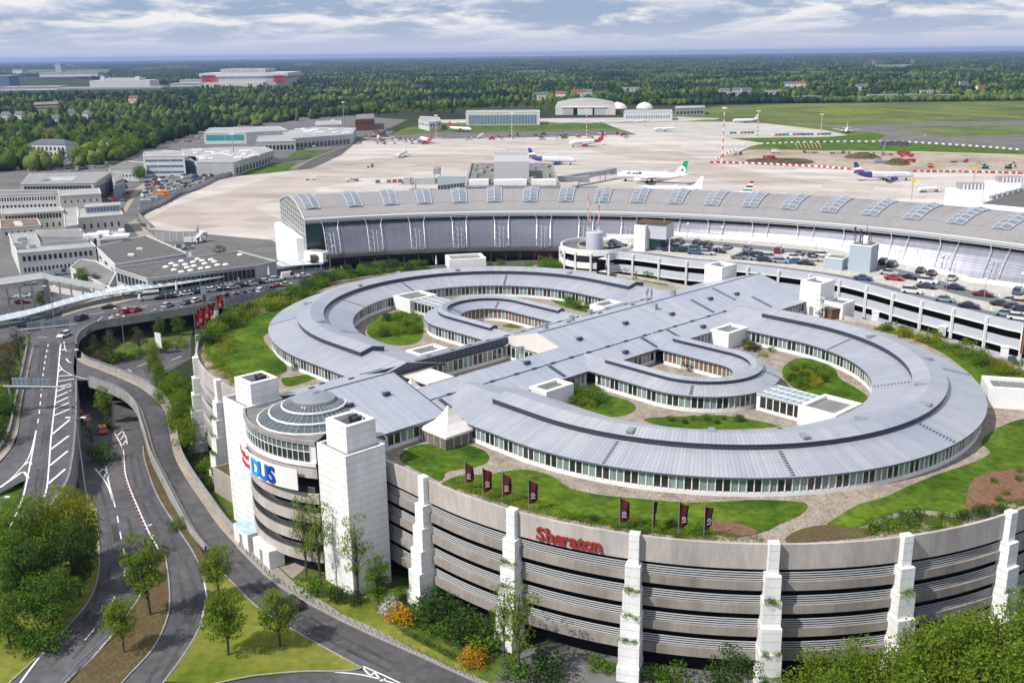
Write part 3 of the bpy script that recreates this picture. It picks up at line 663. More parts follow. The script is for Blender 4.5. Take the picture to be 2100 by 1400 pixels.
arc_band(MB(), DR-1.2, DR+.35, 19.4, 20.0).build('sill', 'white_paint', drm)
arc_band(MB(), DR-9, DR-.15, 23.0, 23.35).build('roof', ['roof_grey'], drm)
arc_band(MB(), DR-.15, DR+.25, 22.95, 23.6).build('coping', 'concrete_grey', drm)
plain('glass_drum', (.035, .045, .045), .06, spec=1.0)
plain('glass_drum_pale', (.12, .15, .15), .1, spec=.9)
for i in range(20):
    a0 = -31+62*i/20; a1 = a0+62/20-.25
    mb = MB(); mb.loft([[drum(a, DR-.05, 20.0), drum(a, DR-.05, 21.65)] for a in (a0, (a0+a1)/2, a1)])
    mb.loft([[drum(a, DR-.05, 21.75), drum(a, DR-.05, 22.95)] for a in (a0, (a0+a1)/2, a1)], mi=1); mb.build('window', ['glass_drum', 'glass_drum_pale'], drm)
fr = MB()
for i in range(21): a = -31.1+62*i/20; fr.bar(drum(a, DR+.02, 20), drum(a, DR+.02, 23), .12)
fr.tube([drum(-31+62*i/40, DR+.02, 21.7) for i in range(41)], .06, 4); fr.build('window_frame', 'white_paint', drm)
arc_band(MB(), DR-.6, DR, 20, 22.95, -34, -31.3, 3).build('end_wall', 'white_panel', drm); arc_band(MB(), DR-.6, DR, 20, 22.95, 31.3, 34, 3).build('end_wall', 'white_panel', drm)
SR = 20.35
sg = T('airport_sign', 'curved white sign board with red airport lettering and large blue DUS letters', 'sign', drum(0, SR, 15.6))
arc_band(MB(), SR-.18, SR, 15.5, 18.95, -25.5, 27.5, 40).build('board', 'white_panel', sg)
stay = MB()
for a in (-22, -10, 2, 14, 24): stay.bar(drum(a, DR-.1, 17.6), drum(a, SR-.1, 17.6), .25)
stay.build('bracket', 'steel', sg)
plain('sign_red', (.62, .012, .02), .5); plain('sign_cyan', (.02, .36, .72), .5); plain('sign_blue', (.015, .17, .55), .5); plain('sign_navy', (.012, .05, .34), .5)
def on_sign(a0, z0): return lambda x, y, z: drum(a0-math.degrees(x/SR), SR+.1+z, z0+y)
for ch, a0, m_ in (('D', 1.2, 'sign_cyan'), ('U', -5.0, 'sign_blue'), ('S', -10.8, 'sign_navy')):
    place_text(text_mesh(ch, 3.75, .22, .12), on_sign(a0, 15.9)).build('letter', m_, sg)
place_text(text_mesh('Düsseldorf', 1.42, .06, .02), on_sign(17.0, 17.45)).build('lettering', 'sign_red', sg)
place_text(text_mesh('Airport', 1.42, .06, .02), on_sign(13.6, 16.1)).build('lettering', 'sign_red', sg)
dm = T('glass_dome', 'three tiered round glass roof with white ribs over the entrance drum', 'glass dome', L(-66.0, -1.3, 23.35))
plain('dome_glass', (.10, .125, .135), .12, .2, spec=1.)
plain('dome_metal', (.36, .38, .40), .4, .5)
plain('dome_rib', (.42, .43, .45), .4)
dc_ = L(-66.0, -1.3, 0)
tiers = [(9.2, 23.42, 7.3, 24.05), (7.3, 24.35, 5.2, 25.05), (5.2, 25.35, 3.35, 25.95)]
for r0, z0, r1, z1 in tiers:
    MB().lathe(dc_, [(r0, z0), (r1, z1)], 22).build('glazing', 'dome_glass', dm)
    MB().lathe(dc_, [(r1+.02, z1), (r1+.02, z1+.4)], 22).build('upstand', 'dome_metal', dm)
    rb = MB()
    for k in range(44):
        a = 2*math.pi*(k+.5)/44 if False else 2*math.pi*k/44
        rb.bar(dc_+Vector((r0*math.cos(a), r0*math.sin(a), z0+.05)), dc_+Vector((r1*math.cos(a), r1*math.sin(a), z1+.05)), .06)
    q = [dc_+Vector((r0*math.cos(2*math.pi*k/22), r0*math.sin(2*math.pi*k/22), z0)) for k in range(23)]
    rb.build('rib', 'dome_rib', dm); MB().tube(q, .17, 5).build('tier_edge', 'white_paint', dm)
MB().lathe(dc_, [(3.5, 25.9), (3.5, 26.35), (3.3, 26.45), (2.2, 26.9), (.9, 27.2), (.8, 27.45), (.01, 27.5)], 28).build('crown', 'dome_metal', dm, True)
plain('sheraton_red', (.30, .03, .022), .6)
def phi_of(u, v, z):
    p = P(u, v, z)-LC; s = p.x*math.cos(LA)+p.y*math.sin(LA); t = -p.x*math.sin(LA)+p.y*math.cos(LA)
    return math.degrees(math.atan2(-(t+30), -s))
ph0 = (phi_of(1105, 1083, 18.1)+phi_of(1239, 1104, 18.1))/2
ss = T('hotel_sign', 'dark red serif hotel name lettering fixed to the garage parapet', 'sign', L(*rim(RG+.3, ph0), 16.9))
def on_par(x, y, z): return L(*rim(RG+.25+z, ph0+math.degrees(x/RG)), 16.95+y)
word = 'Sheraton'; adv = [1.55, 1.3, 1.12, .98, 1.12, .86, 1.22, 1.3]; tot = sum(adv); x = -tot/2
for ch, ad in zip(word, adv):
    mb = text_mesh(ch, 2.6, .22, .045); xs = [p[0] for p in mb.v]; ys = [p[1] for p in mb.v]
    stems = {'h': [(.08, 0), (.92, 0), (.08, 1)], 'r': [(.12, 0), (.12, .62)], 't': [], 'n': [(.08, 0), (.92, 0), (.1, .99)], 'S': [], 'e': [], 'a': [(.95, 0)], 'o': []}[ch]
    x0, x1, y0, y1 = min(xs), max(xs), min(ys), max(ys)
    for fx, fy in stems: mb.box((x0+(x1-x0)*fx, y0+(y1-y0)*fy+(.09 if fy < .5 else -.09), 0), (.52, .18, .29))
    mb.v = [(a-(x0+x1)/2+x+ad/2, b, c) for a, b, c in mb.v]; x += ad
    place_text(mb, lambda a, b, c: on_par(a*1.02, b, c)).build('letter', 'sheraton_red', ss)
an = MB(); c1, c2, c3 = P(400, 968, 0), P(440, 985, 0), P(440, 930, 0)
ax = T('annex', 'low concrete annex with brown roof at the foot of the left tower', 'annex', (c1.x, c1.y, 0))
MB().prism([L(-69.5, 20.5), L(-64, 20.5), L(-64, 31), L(-69.5, 31)], 0, 5.2).build('wall', 'concrete', ax)
MB().prism([L(-69.1, 20.9), L(-64.4, 20.9), L(-64.4, 30.6), L(-69.1, 30.6)], 5.2, 5.24).build('roof', 'soil', ax)
for (a, b, lbl, m_) in (((-76.4, 10.4), (-76.9, 4.6), 'white site container with pale blue roof beside the bollard path', 'roof_blue'), ((-76.6, 3.4), (-77.4, -3.2), 'larger plain white site container beside the bollard path', 'white_panel')):
    if 'roof_blue' not in MATS: mat('roof_blue', (.42, .55, .62), .4, var=.25, scale=.6)
    A, B = L(*a), L(*b); d = (B-A).normalized(); nrm = Vector((-d.y, d.x, 0))
    if (nrm.x) < 0: nrm = -nrm
    ct = T('container', lbl, 'container', A)
    q = [A, B, B+nrm*2.6, A+nrm*2.6]
    MB().prism(q, .16, 3.2).build('body', 'white_panel', ct)
    MB().prism([p+(((A+B+nrm*2.6)/1-(A+B)/2)-p)*0 for p in q], 3.2, 3.25).build('roof', m_, ct)
    dd = MB(); mid = (A+B)/2; dd.box((mid.x-nrm.x*.02, mid.y-nrm.y*.02, 1.3), (1.0, .06, 2.1), math.atan2(d.y, d.x)); dd.build('door', 'steel', ct)
seam_mat('zinc', (.34, .365, .435), .62, .42, .15, .24, .05, fcol=(.43, .435, .46))
seam_mat('zinc_wide', (.385, .42, .505), .62, .38, .2, .07, .05, fcol=(.47, .48, .515))
seam_mat('zinc_fascia', (.13, .155, .19), .6, .4, .3, .3)
plain('zinc_dark', (.045, .055, .085), .45, .3)
seam_mat('zinc_navy', (.06, .075, .12), 1.2, .4, .3, .45)
mat('wall_white', (.74, .745, .74), .6, var=.06, scale=.4)
mat('gable_panel', (.66, .62, .60), .6, var=.05, scale=.3)
plain('pane_dark', (.022, .024, .026), .07, spec=.9)
mat('pane_curtain', (.20, .27, .26), .2, var=.35, scale=1.4, stretch=(1, 1, .05))
plain('pane_warm', (.19, .13, .08), .25)
Z0, ZE = 19.2, 22.3
hot = T('hotel', 'sprawling low hotel with grey zinc roofs curled into two rings around lawns', 'hotel', L(0, 0, Z0))
def upath(R_, sgn, tend=-8., n=64):
    """U-shaped centre line in local coordinates; sgn -1 = near ring, +1 = far ring (point mirror)"""
    pts = []
    for i in range(8): pts.append((R_, tend+(-30-tend)*i/8))
    for i in range(n+1): a = math.pi*i/n; pts.append((R_*math.cos(a), -30-R_*math.sin(a)))
    for i in range(1, 9): pts.append((-R_, -30+(tend+30)*i/8))
    return [(s, t) if sgn < 0 else (-s, -t) for s, t in pts]
def off(path, d):
    out = []
    for i, p in enumerate(path):
        q, r = path[max(i-1, 0)], path[min(i+1, len(path)-1)]
        tx, ty = r[0]-q[0], r[1]-q[1]; l = math.hypot(tx, ty)
        out.append((p[0]+ty/l*d, p[1]-tx/l*d))
    return out
WIN_BIG = []      # (distance, window) for the hundred panes that show largest
WIN_REST = MB()
def windows(pts, inward, pitch=1.09, z0=19.95, z1=22.0, post=.2, warm=False, pick=False, skip=()):
    """panes between white posts along a wall line (list of world points)"""
    pr = resample([Vector((p.x, p.y, 0)) for p in pts], pitch); po = MB(); i = 0
    for a, b in zip(pr[:-1], pr[1:]):
        d = (b-a).normalized(); nn = Vector((-d.y, d.x, 0))*(-1 if inward else 1)
        if any(lo <= i < hi for lo, hi in skip): i += 1; continue
        p, q = a+d*post/2+nn*.03, b-d*post/2+nn*.03
        mi = (2 if warm else 0) if (i//2) % 2 == 0 else (2 if warm and i % 3 else 1)
        quad = [Vector((p.x, p.y, z0)), Vector((q.x, q.y, z0)), Vector((q.x, q.y, z1)), Vector((p.x, p.y, z1))]
        if pick: WIN_BIG.append((quad[0].length, quad, mi))
        else: WIN_REST.poly(quad, mi)
        po.box((a.x+nn.x*.06, a.y+nn.y*.06, (z0+z1)/2), (post*.8, .16, z1-z0), math.atan2(d.y, d.x)); i += 1
    return po
PANES = ['pane_dark', 'pane_curtain', 'pane_warm']
def ring_wing(R_, hw, cw, kslope, sgn, label, tcap, warm=False):
    wg = MB().poly([L(0, 0, Z0)]*3)
    path = upath(R_, sgn)
    def sec(lo):
        return [[L(*p, z) for p, z in zip(x, [lo[j][1]]*len(x))] for j, x in enumerate([off(path, d) for d, _ in lo])]
    zr = ZE+(hw-0)*kslope
    prof = [(-hw+.5, ZE-.3), (-hw, ZE-.28), (-hw, ZE), (0, zr), (hw, ZE), (hw, ZE-.28), (hw-.5, ZE-.3)]
    rails = sec(prof); mb = MB()
    mb.loft([[rails[j][i] for j in range(7)] for i in range(len(path))], mi=[1, 1, 0, 0, 1, 1])
    wing = mb.build('ring_roof', ['zinc', 'zinc_fascia'], hot)
    keep = [i for i, p in enumerate(path) if abs(p[1]) >= tcap]
    ze = ZE+(hw-cw)*kslope; st = .95 if hw > 6 else .7
    prof = [(-cw+.12, ze-.1), (-cw+.12, ze+st-.12), (-cw, ze+st-.12), (-cw, ze+st), (0, ze+st+cw*kslope), (cw, ze+st), (cw, ze+st-.12), (cw-.12, ze+st-.12), (cw-.12, ze-.1)]
    rails = sec(prof); mb = MB(); secs = [[rails[j][i] for j in range(9)] for i in keep]
    mb.loft(secs, mi=[1, 1, 1, 0, 0, 1, 1, 1]); mb.poly(secs[0], 1); mb.poly(secs[-1], 1)
    mb.build('ridge_cap', ['zinc', 'zinc_dark'], hot)
    for d_, inn in ((-(hw-.55), False), (hw-.55, True)):
        o = off(path, d_); sel = [i for i, p in enumerate(o) if abs(p[1]) > 13.6]
        pts = [L(*o[i], Z0) for i in sel]
        o2 = off(path, d_*(1+.07/abs(d_))); pl = [L(*o2[i], Z0) for i in sel]
        mb = MB(); mb.loft([[Vector((p.x, p.y, Z0)), Vector((p.x, p.y, ZE-.25))] for p in pts])
        mb.loft([[Vector((p.x, p.y, Z0)), Vector((p.x, p.y, Z0+.62)), Vector((q.x, q.y, Z0+.62))] for p, q in zip(pl, pts)])
        mb.build('wall', 'wall_white', hot)
        windows(pts, inn, warm=warm and inn, pick=(hw > 6 and sgn < 0 and not inn)).build('mullion', 'white_paint', hot)
    return path
big_near = ring_wing(39.8, 9.25, 2.9, .24, -1, '', 17.2)
big_far = ring_wing(39.8, 9.25, 2.9, .24, 1, '', 17.2)
small_near = ring_wing(10.3, 4.2, 1.15, .36, -1, '', 15.8, True)
small_far = ring_wing(10.3, 4.2, 1.15, .36, 1, '', 15.8, True)
ZR, KS = 26.5, .28
def zroof(t): return ZR-KS*abs(t)
def gable(mb, s0, s1, ts, n=1):
    for t0, t1 in zip(ts[:-1], ts[1:]):
        k = int(max(1, abs(s1-s0)//8))
        for i in range(k):
            a, b = s0+(s1-s0)*i/k, s0+(s1-s0)*(i+1)/k
            mb.poly([L(a, t0, zroof(t0)), L(b, t0, zroof(t0)), L(b, t1, zroof(t1)), L(a, t1, zroof(t1))], 0, [(a, t0), (b, t0), (b, t1), (a, t1)])
def fascia(mb, s0, t0, s1, t1, z1, z0, mi=1):
    mb.poly([L(s0, t0, z0), L(s1, t1, z0), L(s1, t1, z1), L(s0, t0, z1)], mi, [(s0+t0, 0), (s1+t1, 0), (s1+t1, .5), (s0+t0, .5)])
mb = MB()
gable(mb, -65, -48.8, [-14.6, 0, 14.6]); gable(mb, -13.2, 65, [-15, 0, 15]); gable(mb, -48.8, -13.2, [-15, -6]); gable(mb, -48.8, -13.2, [8.8, 15])
for a in ((-65, -14.6, -48.8, -14.6), (-65, 14.6, -48.8, 14.6)): fascia(mb, *a, zroof(14.6), zroof(14.6)-.5)
for a in ((-48.8, -15, 65, -15), (-48.8, 15, 65, 15)): fascia(mb, *a, zroof(15), zroof(15)-.5)
for (s_, ta, tb) in ((-65, -14.6, 14.6), (65, -15, 15), (-48.8, -15, -14.6)):
    pass
mb.poly([L(-48.8, -14.6, zroof(14.6)), L(-48.8, 0, ZR), L(-48.8, 0, ZR-.5), L(-48.8, -14.6, zroof(14.6)-.5)], 1)
mb.build('spine_roof', ['zinc_wide', 'zinc_fascia'], hot)
tr = MB()     # thin raised seams: ridge, snow-guard lines, block edge
for s0, t0, s1, t1 in ((-65, 0, -48.8, 0), (-13.2, 0, 65, 0), (-48.8, -10, 43, -10), (-48.8, 10.6, 43, 10.6), (-48.8, -14.6, -48.8, 0)):
    tr.bar(L(s0, t0, zroof(t0)+.03), L(s1, t1, zroof(t1)+.03), .16, .14)
tr.build('ridge_seam', 'zinc_dark', hot)
gw = MB()
gw.poly([L(-13.2, 8.8, ZE), L(-13.2, -6, ZE), L(-13.2, -6, zroof(6)), L(-13.2, 0, ZR), L(-13.2, 8.8, zroof(8.8))]); gw.build('gable_wall', 'gable_panel', hot)
nv = MB(); nv.poly([L(-48.8, 8.75, ZE+.05), L(-13.2, 8.75, ZE+.05), L(-13.2, 8.75, zroof(8.8)), L(-48.8, 8.75, zroof(8.8))], 0, [(0, 0), (35.6, 0), (35.6, 2), (0, 2)]); nv.build('court_cladding', 'zinc_navy', hot)
wb = MB()
def wallseg(a, b, z0=Z0, z1=ZE-.2): wb.poly([L(*a, z0), L(*b, z0), L(*b, z1), L(*a, z1)])
COURT = [((-48.8, 8.9), (-13.3, 8.9)), ((-13.3, 8.9), (-13.3, -6)), ((-48.8, -6.1), (-13.3, -6.1))]
for a, b in COURT: wallseg(a, b)
wb.poly([L(-48.8, -6.05, ZE-.2), L(-13.3, -6.05, ZE-.2), L(-13.3, -6.05, zroof(6)), L(-48.8, -6.05, zroof(6))])
SEG = [((-66, -14), (-49.3, -14)), ((-49.3, -14), (-49.3, -12)), ((-49.3, -14.45), (-30.6, -14.45)), ((-30.6, -14.45), (-14.5, -14.45)), ((-6.1, -14.45), (6.1, -14.45)), ((14.5, -14.45), (30.6, -14.45)), ((49, -14.45), (66, -14.45)),
       ((-66, 14), (-49.3, 14)), ((-30.6, 14.45), (-14.5, 14.45)), ((-6.1, 14.45), (6.1, 14.45)), ((14.5, 14.45), (30.6, 14.45)), ((49, 14.45), (66, 14.45)), ((66, -14.45), (66, 14.45)), ((-66, -14), (-66, 14))]
for a, b in SEG: wallseg(a, b)
wb.build('wall', 'wall_white', hot)
for a, b, inn in ((COURT[0][0], COURT[0][1], True), (COURT[1][0], COURT[1][1], True), (SEG[0][0], SEG[0][1], True), (SEG[2][0], SEG[2][1], True), (SEG[3][0], SEG[3][1], True), (SEG[4][0], SEG[4][1], True), (SEG[5][0], SEG[5][1], True), (SEG[6][0], SEG[6][1], True), (SEG[10][0], SEG[10][1], False)):
    windows([L(*a), L(*b)], inn, pitch=1.3).build('mullion', 'white_paint', hot)
WIN_BIG.sort(key=lambda q: q[0])
for d_, quad, mi in WIN_BIG[:100]: MB().poly(quad).build('window', PANES[mi], hot)
for d_, quad, mi in WIN_BIG[100:]: WIN_REST.poly(quad, mi)
tag(WIN_REST.build('window_row', PANES, hot), kind='stuff')
sg2 = MB()
def ring_steps(R_, hw, cw, k, sgn, deg, inner, n=11, wd=.55):
    a = R(deg)
    for i in range(n):
        d = cw+.5+(hw-cw-.9)*i/(n-1); r = R_-d if inner else R_+d
        s, t = r*math.cos(a), -30-r*math.sin(a)
        if sgn > 0: s, t = -s, -t
        ang = LA-a+(math.pi if sgn > 0 else 0)
        sg2.box(L(s, t, ZE+(hw-d)*k+.06), (.17, wd, .1), ang)
for deg in (12, 48, 92, 128, 160): ring_steps(39.8, 9.25, 2.9, .24, -1, deg, False)
for deg in (18, 62, 120, 150): ring_steps(39.8, 9.25, 2.9, .24, -1, deg, True)
for deg in (15, 60, 95, 140): ring_steps(39.8, 9.25, 2.9, .24, 1, deg, True)
for deg in (100, 148, 175, 35): ring_steps(39.8, 9.25, 2.9, .24, 1, deg, False)
for deg in (60, 150): ring_steps(10.3, 4.2, 1.15, .36, -1, deg, False, 6); ring_steps(10.3, 4.2, 1.15, .36, 1, deg, True, 6)
def spine_steps(s, t0, t1, n):
    for i in range(n): t = t0+(t1-t0)*i/(n-1); sg2.box(L(s, t, zroof(t)+.07), (.85, .26, .1), LA)
for s, t0, t1, n in ((-47, -10.6, -14.2, 9), (-20.5, -10.6, -14.4, 9), (6.5, -10.5, -14.4, 9), (15, -10.5, -14.3, 8), (33, -3, -9, 12), (50, -8, -13, 10), (44, -1, -7, 10)): spine_steps(s, t0, t1, n)
sg2.build('step_iron', 'zinc_dark', hot)
vt = MB()
for s in (-44.5, -39, -34.5, -28.5, -24, -19, -14, -9, -3.5, 2, 8, 13, 18, 24, 30, 36):
    vt.box(L(s, -10.0, zroof(10)+.12), (1.0, .38, .18), LA)
    vt.box(L(s+2, 10.6, zroof(10.6)+.12), (1.0, .38, .18), LA)
for s, t in ((-60, 9), (-53, 7), (-56, 12), (1, 5), (12, 6), (22, 5), (30, 7)): vt.box(L(s, t, zroof(t)+.12), (1.1, .4, .2), LA)
vt.build('roof_vent', 'zinc_dark', hot)
plain('rooflight', (.28, .31, .34), .25, .2)
for s, t in ((-62, -5.2), (-54.5, -5.0), (-24, -7.5), (-7, -5), (8, -4.2), (22, -5.5), (38, -4), (-2, -12.8), (24, -12.4), (47, -5)):
    rl = MB(); rl.box(L(s, t+.8, zroof(t)+.05), (1.0, 2.6, .35), LA); rl.box(L(s, t-.6, zroof(t)+.12), (1.25, .7, .5), LA, mi=1); rl.build('rooflight', ['rooflight', 'zinc_dark'], hot)
for s, t in ((-22, -4.4), (-6.5, 4.5), (3, 6), (20.5, -2.5), (12, 9), (34, 3)):
    st = MB(); c = L(s, t, zroof(t)); st.box(c+Vector((0, 0, .5)), (.8, .8, 1.1), LA); st.box(c+Vector((0, 0, 1.1)), (1.0, 1.0, .18), LA); st.build('chimney', 'dome_metal', hot)
for sgn, degs in ((-1, (24, 47, 70, 84, 104, 122, 141, 158)), (1, (20, 45, 75, 98, 120, 150, 166))):
    for q, deg in enumerate(degs):
        a = R(deg); r = 39.8+(1.5 if q % 2 else -1.4)
        s, t = r*math.cos(a), -30-r*math.sin(a)
        if sgn > 0: s, t = -s, -t
        c = L(s, t, ZE+(9.25-2.9)*.24+.72+.45+.25); bx = MB(); ang = LA-a
        bx.box(c, (1.9, 1.1, .3), ang); bx.box(c+Vector((0, 0, .17)), (1.6, .8, .06), ang, mi=1); bx.build('rooflight', ['dome_metal', 'rooflight'], hot)
def link(name, s0, s1, t0, t1, zt=22.75):
    mb = MB(); open_box(mb, min(s0, s1), max(s0, s1), min(t0, t1), max(t0, t1), Z0, zt, .8, .5); return mb.build(name, ['wall_white', 'roof_grey'], hot)
for k in (1, -1):
    link('link_block', k*24.3, k*31.6, -k*14.6, -k*19.4); link('link_block', -k*22.8, -k*29.8, -k*14.6, -k*19.0)
    link('link_block', -k*4.3, k*4.3, -k*53.4, -k*60.4, 22.55)
    cg = MB(); local_box(cg, -3.2*k, 3.2*k, -44.5*k, -53.4*k, 22.05, 22.2); cg.build('corridor_roof', 'roof_glass' if 'roof_glass' in MATS else plain('roof_glass', (.26, .32, .36), .12, spec=1.).name, hot)
    cw_ = MB()
    for q in range(8): cw_.bar(L(-3.3*k, -(44.6+q*1.25)*k, 22.25), L(3.3*k, -(44.6+q*1.25)*k, 22.25), .12)
    for q in (-3.3, -1.1, 1.1, 3.3): cw_.bar(L(q*k, -44.6*k, 22.26), L(q*k, -53.4*k, 22.26), .12)
    cw_.build('corridor_rib', 'white_paint', hot)
    for q in (-3.1, 3.1):
        w_ = MB(); w_.poly([L(q, -44.5*k, Z0), L(q, -53.4*k, Z0), L(q, -53.4*k, 22.05), L(q, -44.5*k, 22.05)]); w_.build('wall', 'wall_white', hot)
        dq = .05 if q > 0 else -.05
        for j in range(6):
            t_ = 45.3+j*1.35
            MB().poly([L(q+dq, -t_*k, Z0+.7), L(q+dq, -(t_+1.1)*k, Z0+.7), L(q+dq, -(t_+1.1)*k, 21.9), L(q+dq, -t_*k, 21.9)]).build('window', 'pane_dark', hot)
cv = T('court_canopy', 'pale flat canopy roof inside the sunken hotel court', 'canopy', L(-37.6, 4.5, Z0))
mb = MB(); local_box(mb, -41, -34.5, .5, 8.6, 22.0, 22.25); mb.build('roof', 'gable_panel', cv)
mb = MB()
for s in (-40.7, -37.8, -34.8):
    for t in (.8, 8.3): mb.bar(L(s, t, Z0), L(s, t, 22.0), .2)
mb.build('post', 'white_paint', cv)
mat('tent_fabric', (.72, .68, .63), .7, var=.06, scale=.8); mat('tent_wall', (.17, .14, .12), .6, var=.4, scale=1.2)
tn = T('pavilion_tent', 'beige peaked pavilion tent with dark clear walls beside the west roof', 'tent', L(-51, -17.6, Z0))
c = L(-51, -17.6, 0); secs = []
for rr, z in ((1, 21.5), (.78, 22.0), (.5, 22.75), (.27, 23.7), (.1, 24.7), (.02, 25.3)):
    secs.append([c+Vector((rr*3.35*sx*math.cos(LA)-rr*3.35*sy*math.sin(LA), rr*3.35*sx*math.sin(LA)+rr*3.35*sy*math.cos(LA), z)) for sx, sy in ((-1, -1), (1, -1), (1, 1), (-1, 1), (-1, -1))])
mb = MB(); mb.loft(secs); lo = [Vector((p.x, p.y, 21.15)) for p in secs[0]]; mb.loft([secs[0], lo]); mb.build('canopy', 'tent_fabric', tn)
mb = MB(); local_box(mb, -54.1, -47.9, -20.7, -14.5, Z0, 21.2); mb.build('side_wall', 'tent_wall', tn)
mb = MB()
for q in range(5):
    for a in ((-54.15, -20.75+q*1.55), (-54.15+q*1.55, -20.75)): mb.bar(L(*a, Z0), L(*a, 21.2), .09)
mb.build('frame', 'white_paint', tn)
t2 = T('pavilion_tent', 'small white peaked tent tucked into the corner of the sunken court', 'tent', L(-43.8, 1.5, Z0)); c = L(-43.8, 1.5, 0); secs = []
for rr, z in ((1, 21.7), (.5, 22.4), (.15, 23.4), (.02, 24.0)): secs.append([c+Vector((rr*1.9*sx*math.cos(LA)-rr*1.9*sy*math.sin(LA), rr*1.9*sx*math.sin(LA)+rr*1.9*sy*math.cos(LA), z)) for sx, sy in ((-1, -1), (1, -1), (1, 1), (-1, 1), (-1, -1))])
MB().loft(secs).build('canopy', 'tent_fabric', t2)
mb = MB()
for sx in (-1.8, 1.8):
    for sy in (-1.8, 1.8): mb.bar(L(-43.8+sx, 1.5+sy, Z0), L(-43.8+sx, 1.5+sy, 21.7), .1)
mb.build('post', 'white_paint', t2)
def vent_house(lbl, c, rz, sx, sy, z1, z0=Z0):
    r_ = T('vent_housing', lbl, 'vent housing', (c.x, c.y, z0), 'white vent housings on the roof garden')
    X = Vector((math.cos(rz), math.sin(rz), 0)); Y = Vector((-X.y, X.x, 0)); mb = MB(); th = .8
    def bx(a0, a1, b0, b1, zz0, zz1, mi): mb.box(Vector((c.x, c.y, (zz0+zz1)/2))+X*(a0+a1)/2+Y*(b0+b1)/2, (a1-a0, b1-b0, zz1-zz0), rz, mi)
    bx(-sx/2, sx/2, -sy/2, -sy/2+th, z0, z1, 0); bx(-sx/2, sx/2, sy/2-th, sy/2, z0, z1, 0); bx(-sx/2, -sx/2+th, -sy/2+th, sy/2-th, z0, z1, 0); bx(sx/2-th, sx/2, -sy/2+th, sy/2-th, z0, z1, 0)
    bx(-sx/2+th, sx/2-th, -sy/2+th, sy/2-th, z0, z1-.6, 1); mb.build('housing', ['white_panel', 'roof_grey'], r_)
    gr = MB(); 
    for k in range(5): gr.box(Vector((c.x, c.y, z1-.5))+X*((k-2)*sx*.13), (.12, sy-2.2*th, .12), rz)
    gr.build('grille', 'steel', r_); return r_
th_ = R(-57.9)+LA; rr_ = Vector((math.cos(th_), math.sin(th_), 0)); tt_ = Vector((-rr_.y, rr_.x, 0)); o_ = L(26.5, -72.3)
vent_house('large white vent housing on the gravel right of the near roof ring', o_+rr_*5.2+tt_*3.5, th_, 10.4, 7.0, 22.9)
vent_house('white vent housing on the garden behind the far roof ring', (P(917, 545, 20.2)+P(990, 546, 20.2))/2+Vector((0, 4, 0)), R(12), 11, 8, 22.3)
for lbl, s0, s1, t0, t1, zt in (('white lift block behind the far end of the spine, beside the car deck', 61.5, 68, 9.0, 14.4, 27.2), ('white lift block on the far right end of the spine, beside the mast gear', 62, 68.4, -18.6, -13.2, 27.2)):
    r_ = T('lift_block', lbl, 'lift block', L((s0+s1)/2, (t0+t1)/2, Z0)); mb = MB(); open_box(mb, s0, s1, t0, t1, Z0, zt, .7, .8); mb.build('housing', ['cladding', 'roof_felt'], r_)
    dr_ = MB(); dr_.poly([L(s0-.03, t0+1.5, Z0), L(s0-.03, t0+2.6, Z0), L(s0-.03, t0+2.6, Z0+2.1), L(s0-.03, t0+1.5, Z0+2.1)]); dr_.build('door', 'steel', r_)
r_ = T('lift_annex', 'low white annex in front of the right lift block', 'annex', L(66, -21.5, Z0)); mb = MB(); open_box(mb, 63.5, 69, -23.8, -18.8, Z0, 22.9, .5, .4); mb.build('housing', ['cladding', 'roof_grey'], r_)
r_ = T('brown_shed', 'small brown timber shed on the gravel by the garage rim', 'shed', P(1709, 652, 19.2)); b_ = P(1709, 652, 19.2); mb = MB(); mb.box((b_.x, b_.y, 20.4), (3.2, 2.6, 2.4), R(20)); mb.build('wall', plain('shed_brown', (.16, .085, .06), .8).name, r_); mb = MB(); mb.box((b_.x, b_.y, 21.7), (3.6, 3.0, .2), R(20)); mb.build('roof', 'roof_felt', r_)
for i, (u, v) in enumerate([(1795, 650), (1932, 680), (2060, 722), (1362, 567), (990, 536), (440, 648)]):
    p = P(u, v, 20.0); r_ = T('duct_box', 'small white duct box standing on the '+['right garage rim nearest the brown shed', 'right garage rim midway along the shrubs', 'right garage rim nearest the red banner', 'back garage rim beside the car deck', 'back garage rim beside the vent housing', 'left garage rim beside the red flags'][i], 'duct box', p)
    mb = MB(); mb.box(p+Vector((0, 0, .2)), (1.5, 1.2, 2.0), R(-25)); mb.box(p+Vector((0, 0, 1.25)), (1.7, 1.4, .12), R(-25)); mb.build('housing', 'white_panel', r_)
rg = T('radio_mast', 'cluster of small aerials on the middle of the spine ridge', 'aerials', L(23, 1.4, 26)); mb = MB()
for q, (dx, dy, h) in enumerate(((0, 0, 2.6), (.8, .3, 3.1), (1.8, 0, 2.2), (2.4, .6, 2.6))):
    p = L(22+dx, 1.2+dy, 26.1); mb.tube([p, p+Vector((0, 0, h))], .07, 5); mb.box(p+Vector((0, 0, h-.2)), (.35, .2, .8), .6)
mb.build('aerial', 'dome_metal', rg)
def spiral(lbl, c, h):
    r_ = T('spiral_stair', lbl, 'stair', c); mb = MB(); c = Vector(c); mb.tube([c, c+Vector((0, 0, h))], .12, 6)
    n = 22
    for k in range(n):
        a = k*.42; p = c+Vector((0, 0, h*k/n)); d = Vector((math.cos(a), math.sin(a), 0)); mb.bar(p, p+d*1.2, .35, .06)
    mb.tube([c+Vector((1.2*math.cos(k*.42), 1.2*math.sin(k*.42), h*k/n+1)) for k in range(n)], .06, 5); mb.build('tread', 'white_paint', r_)
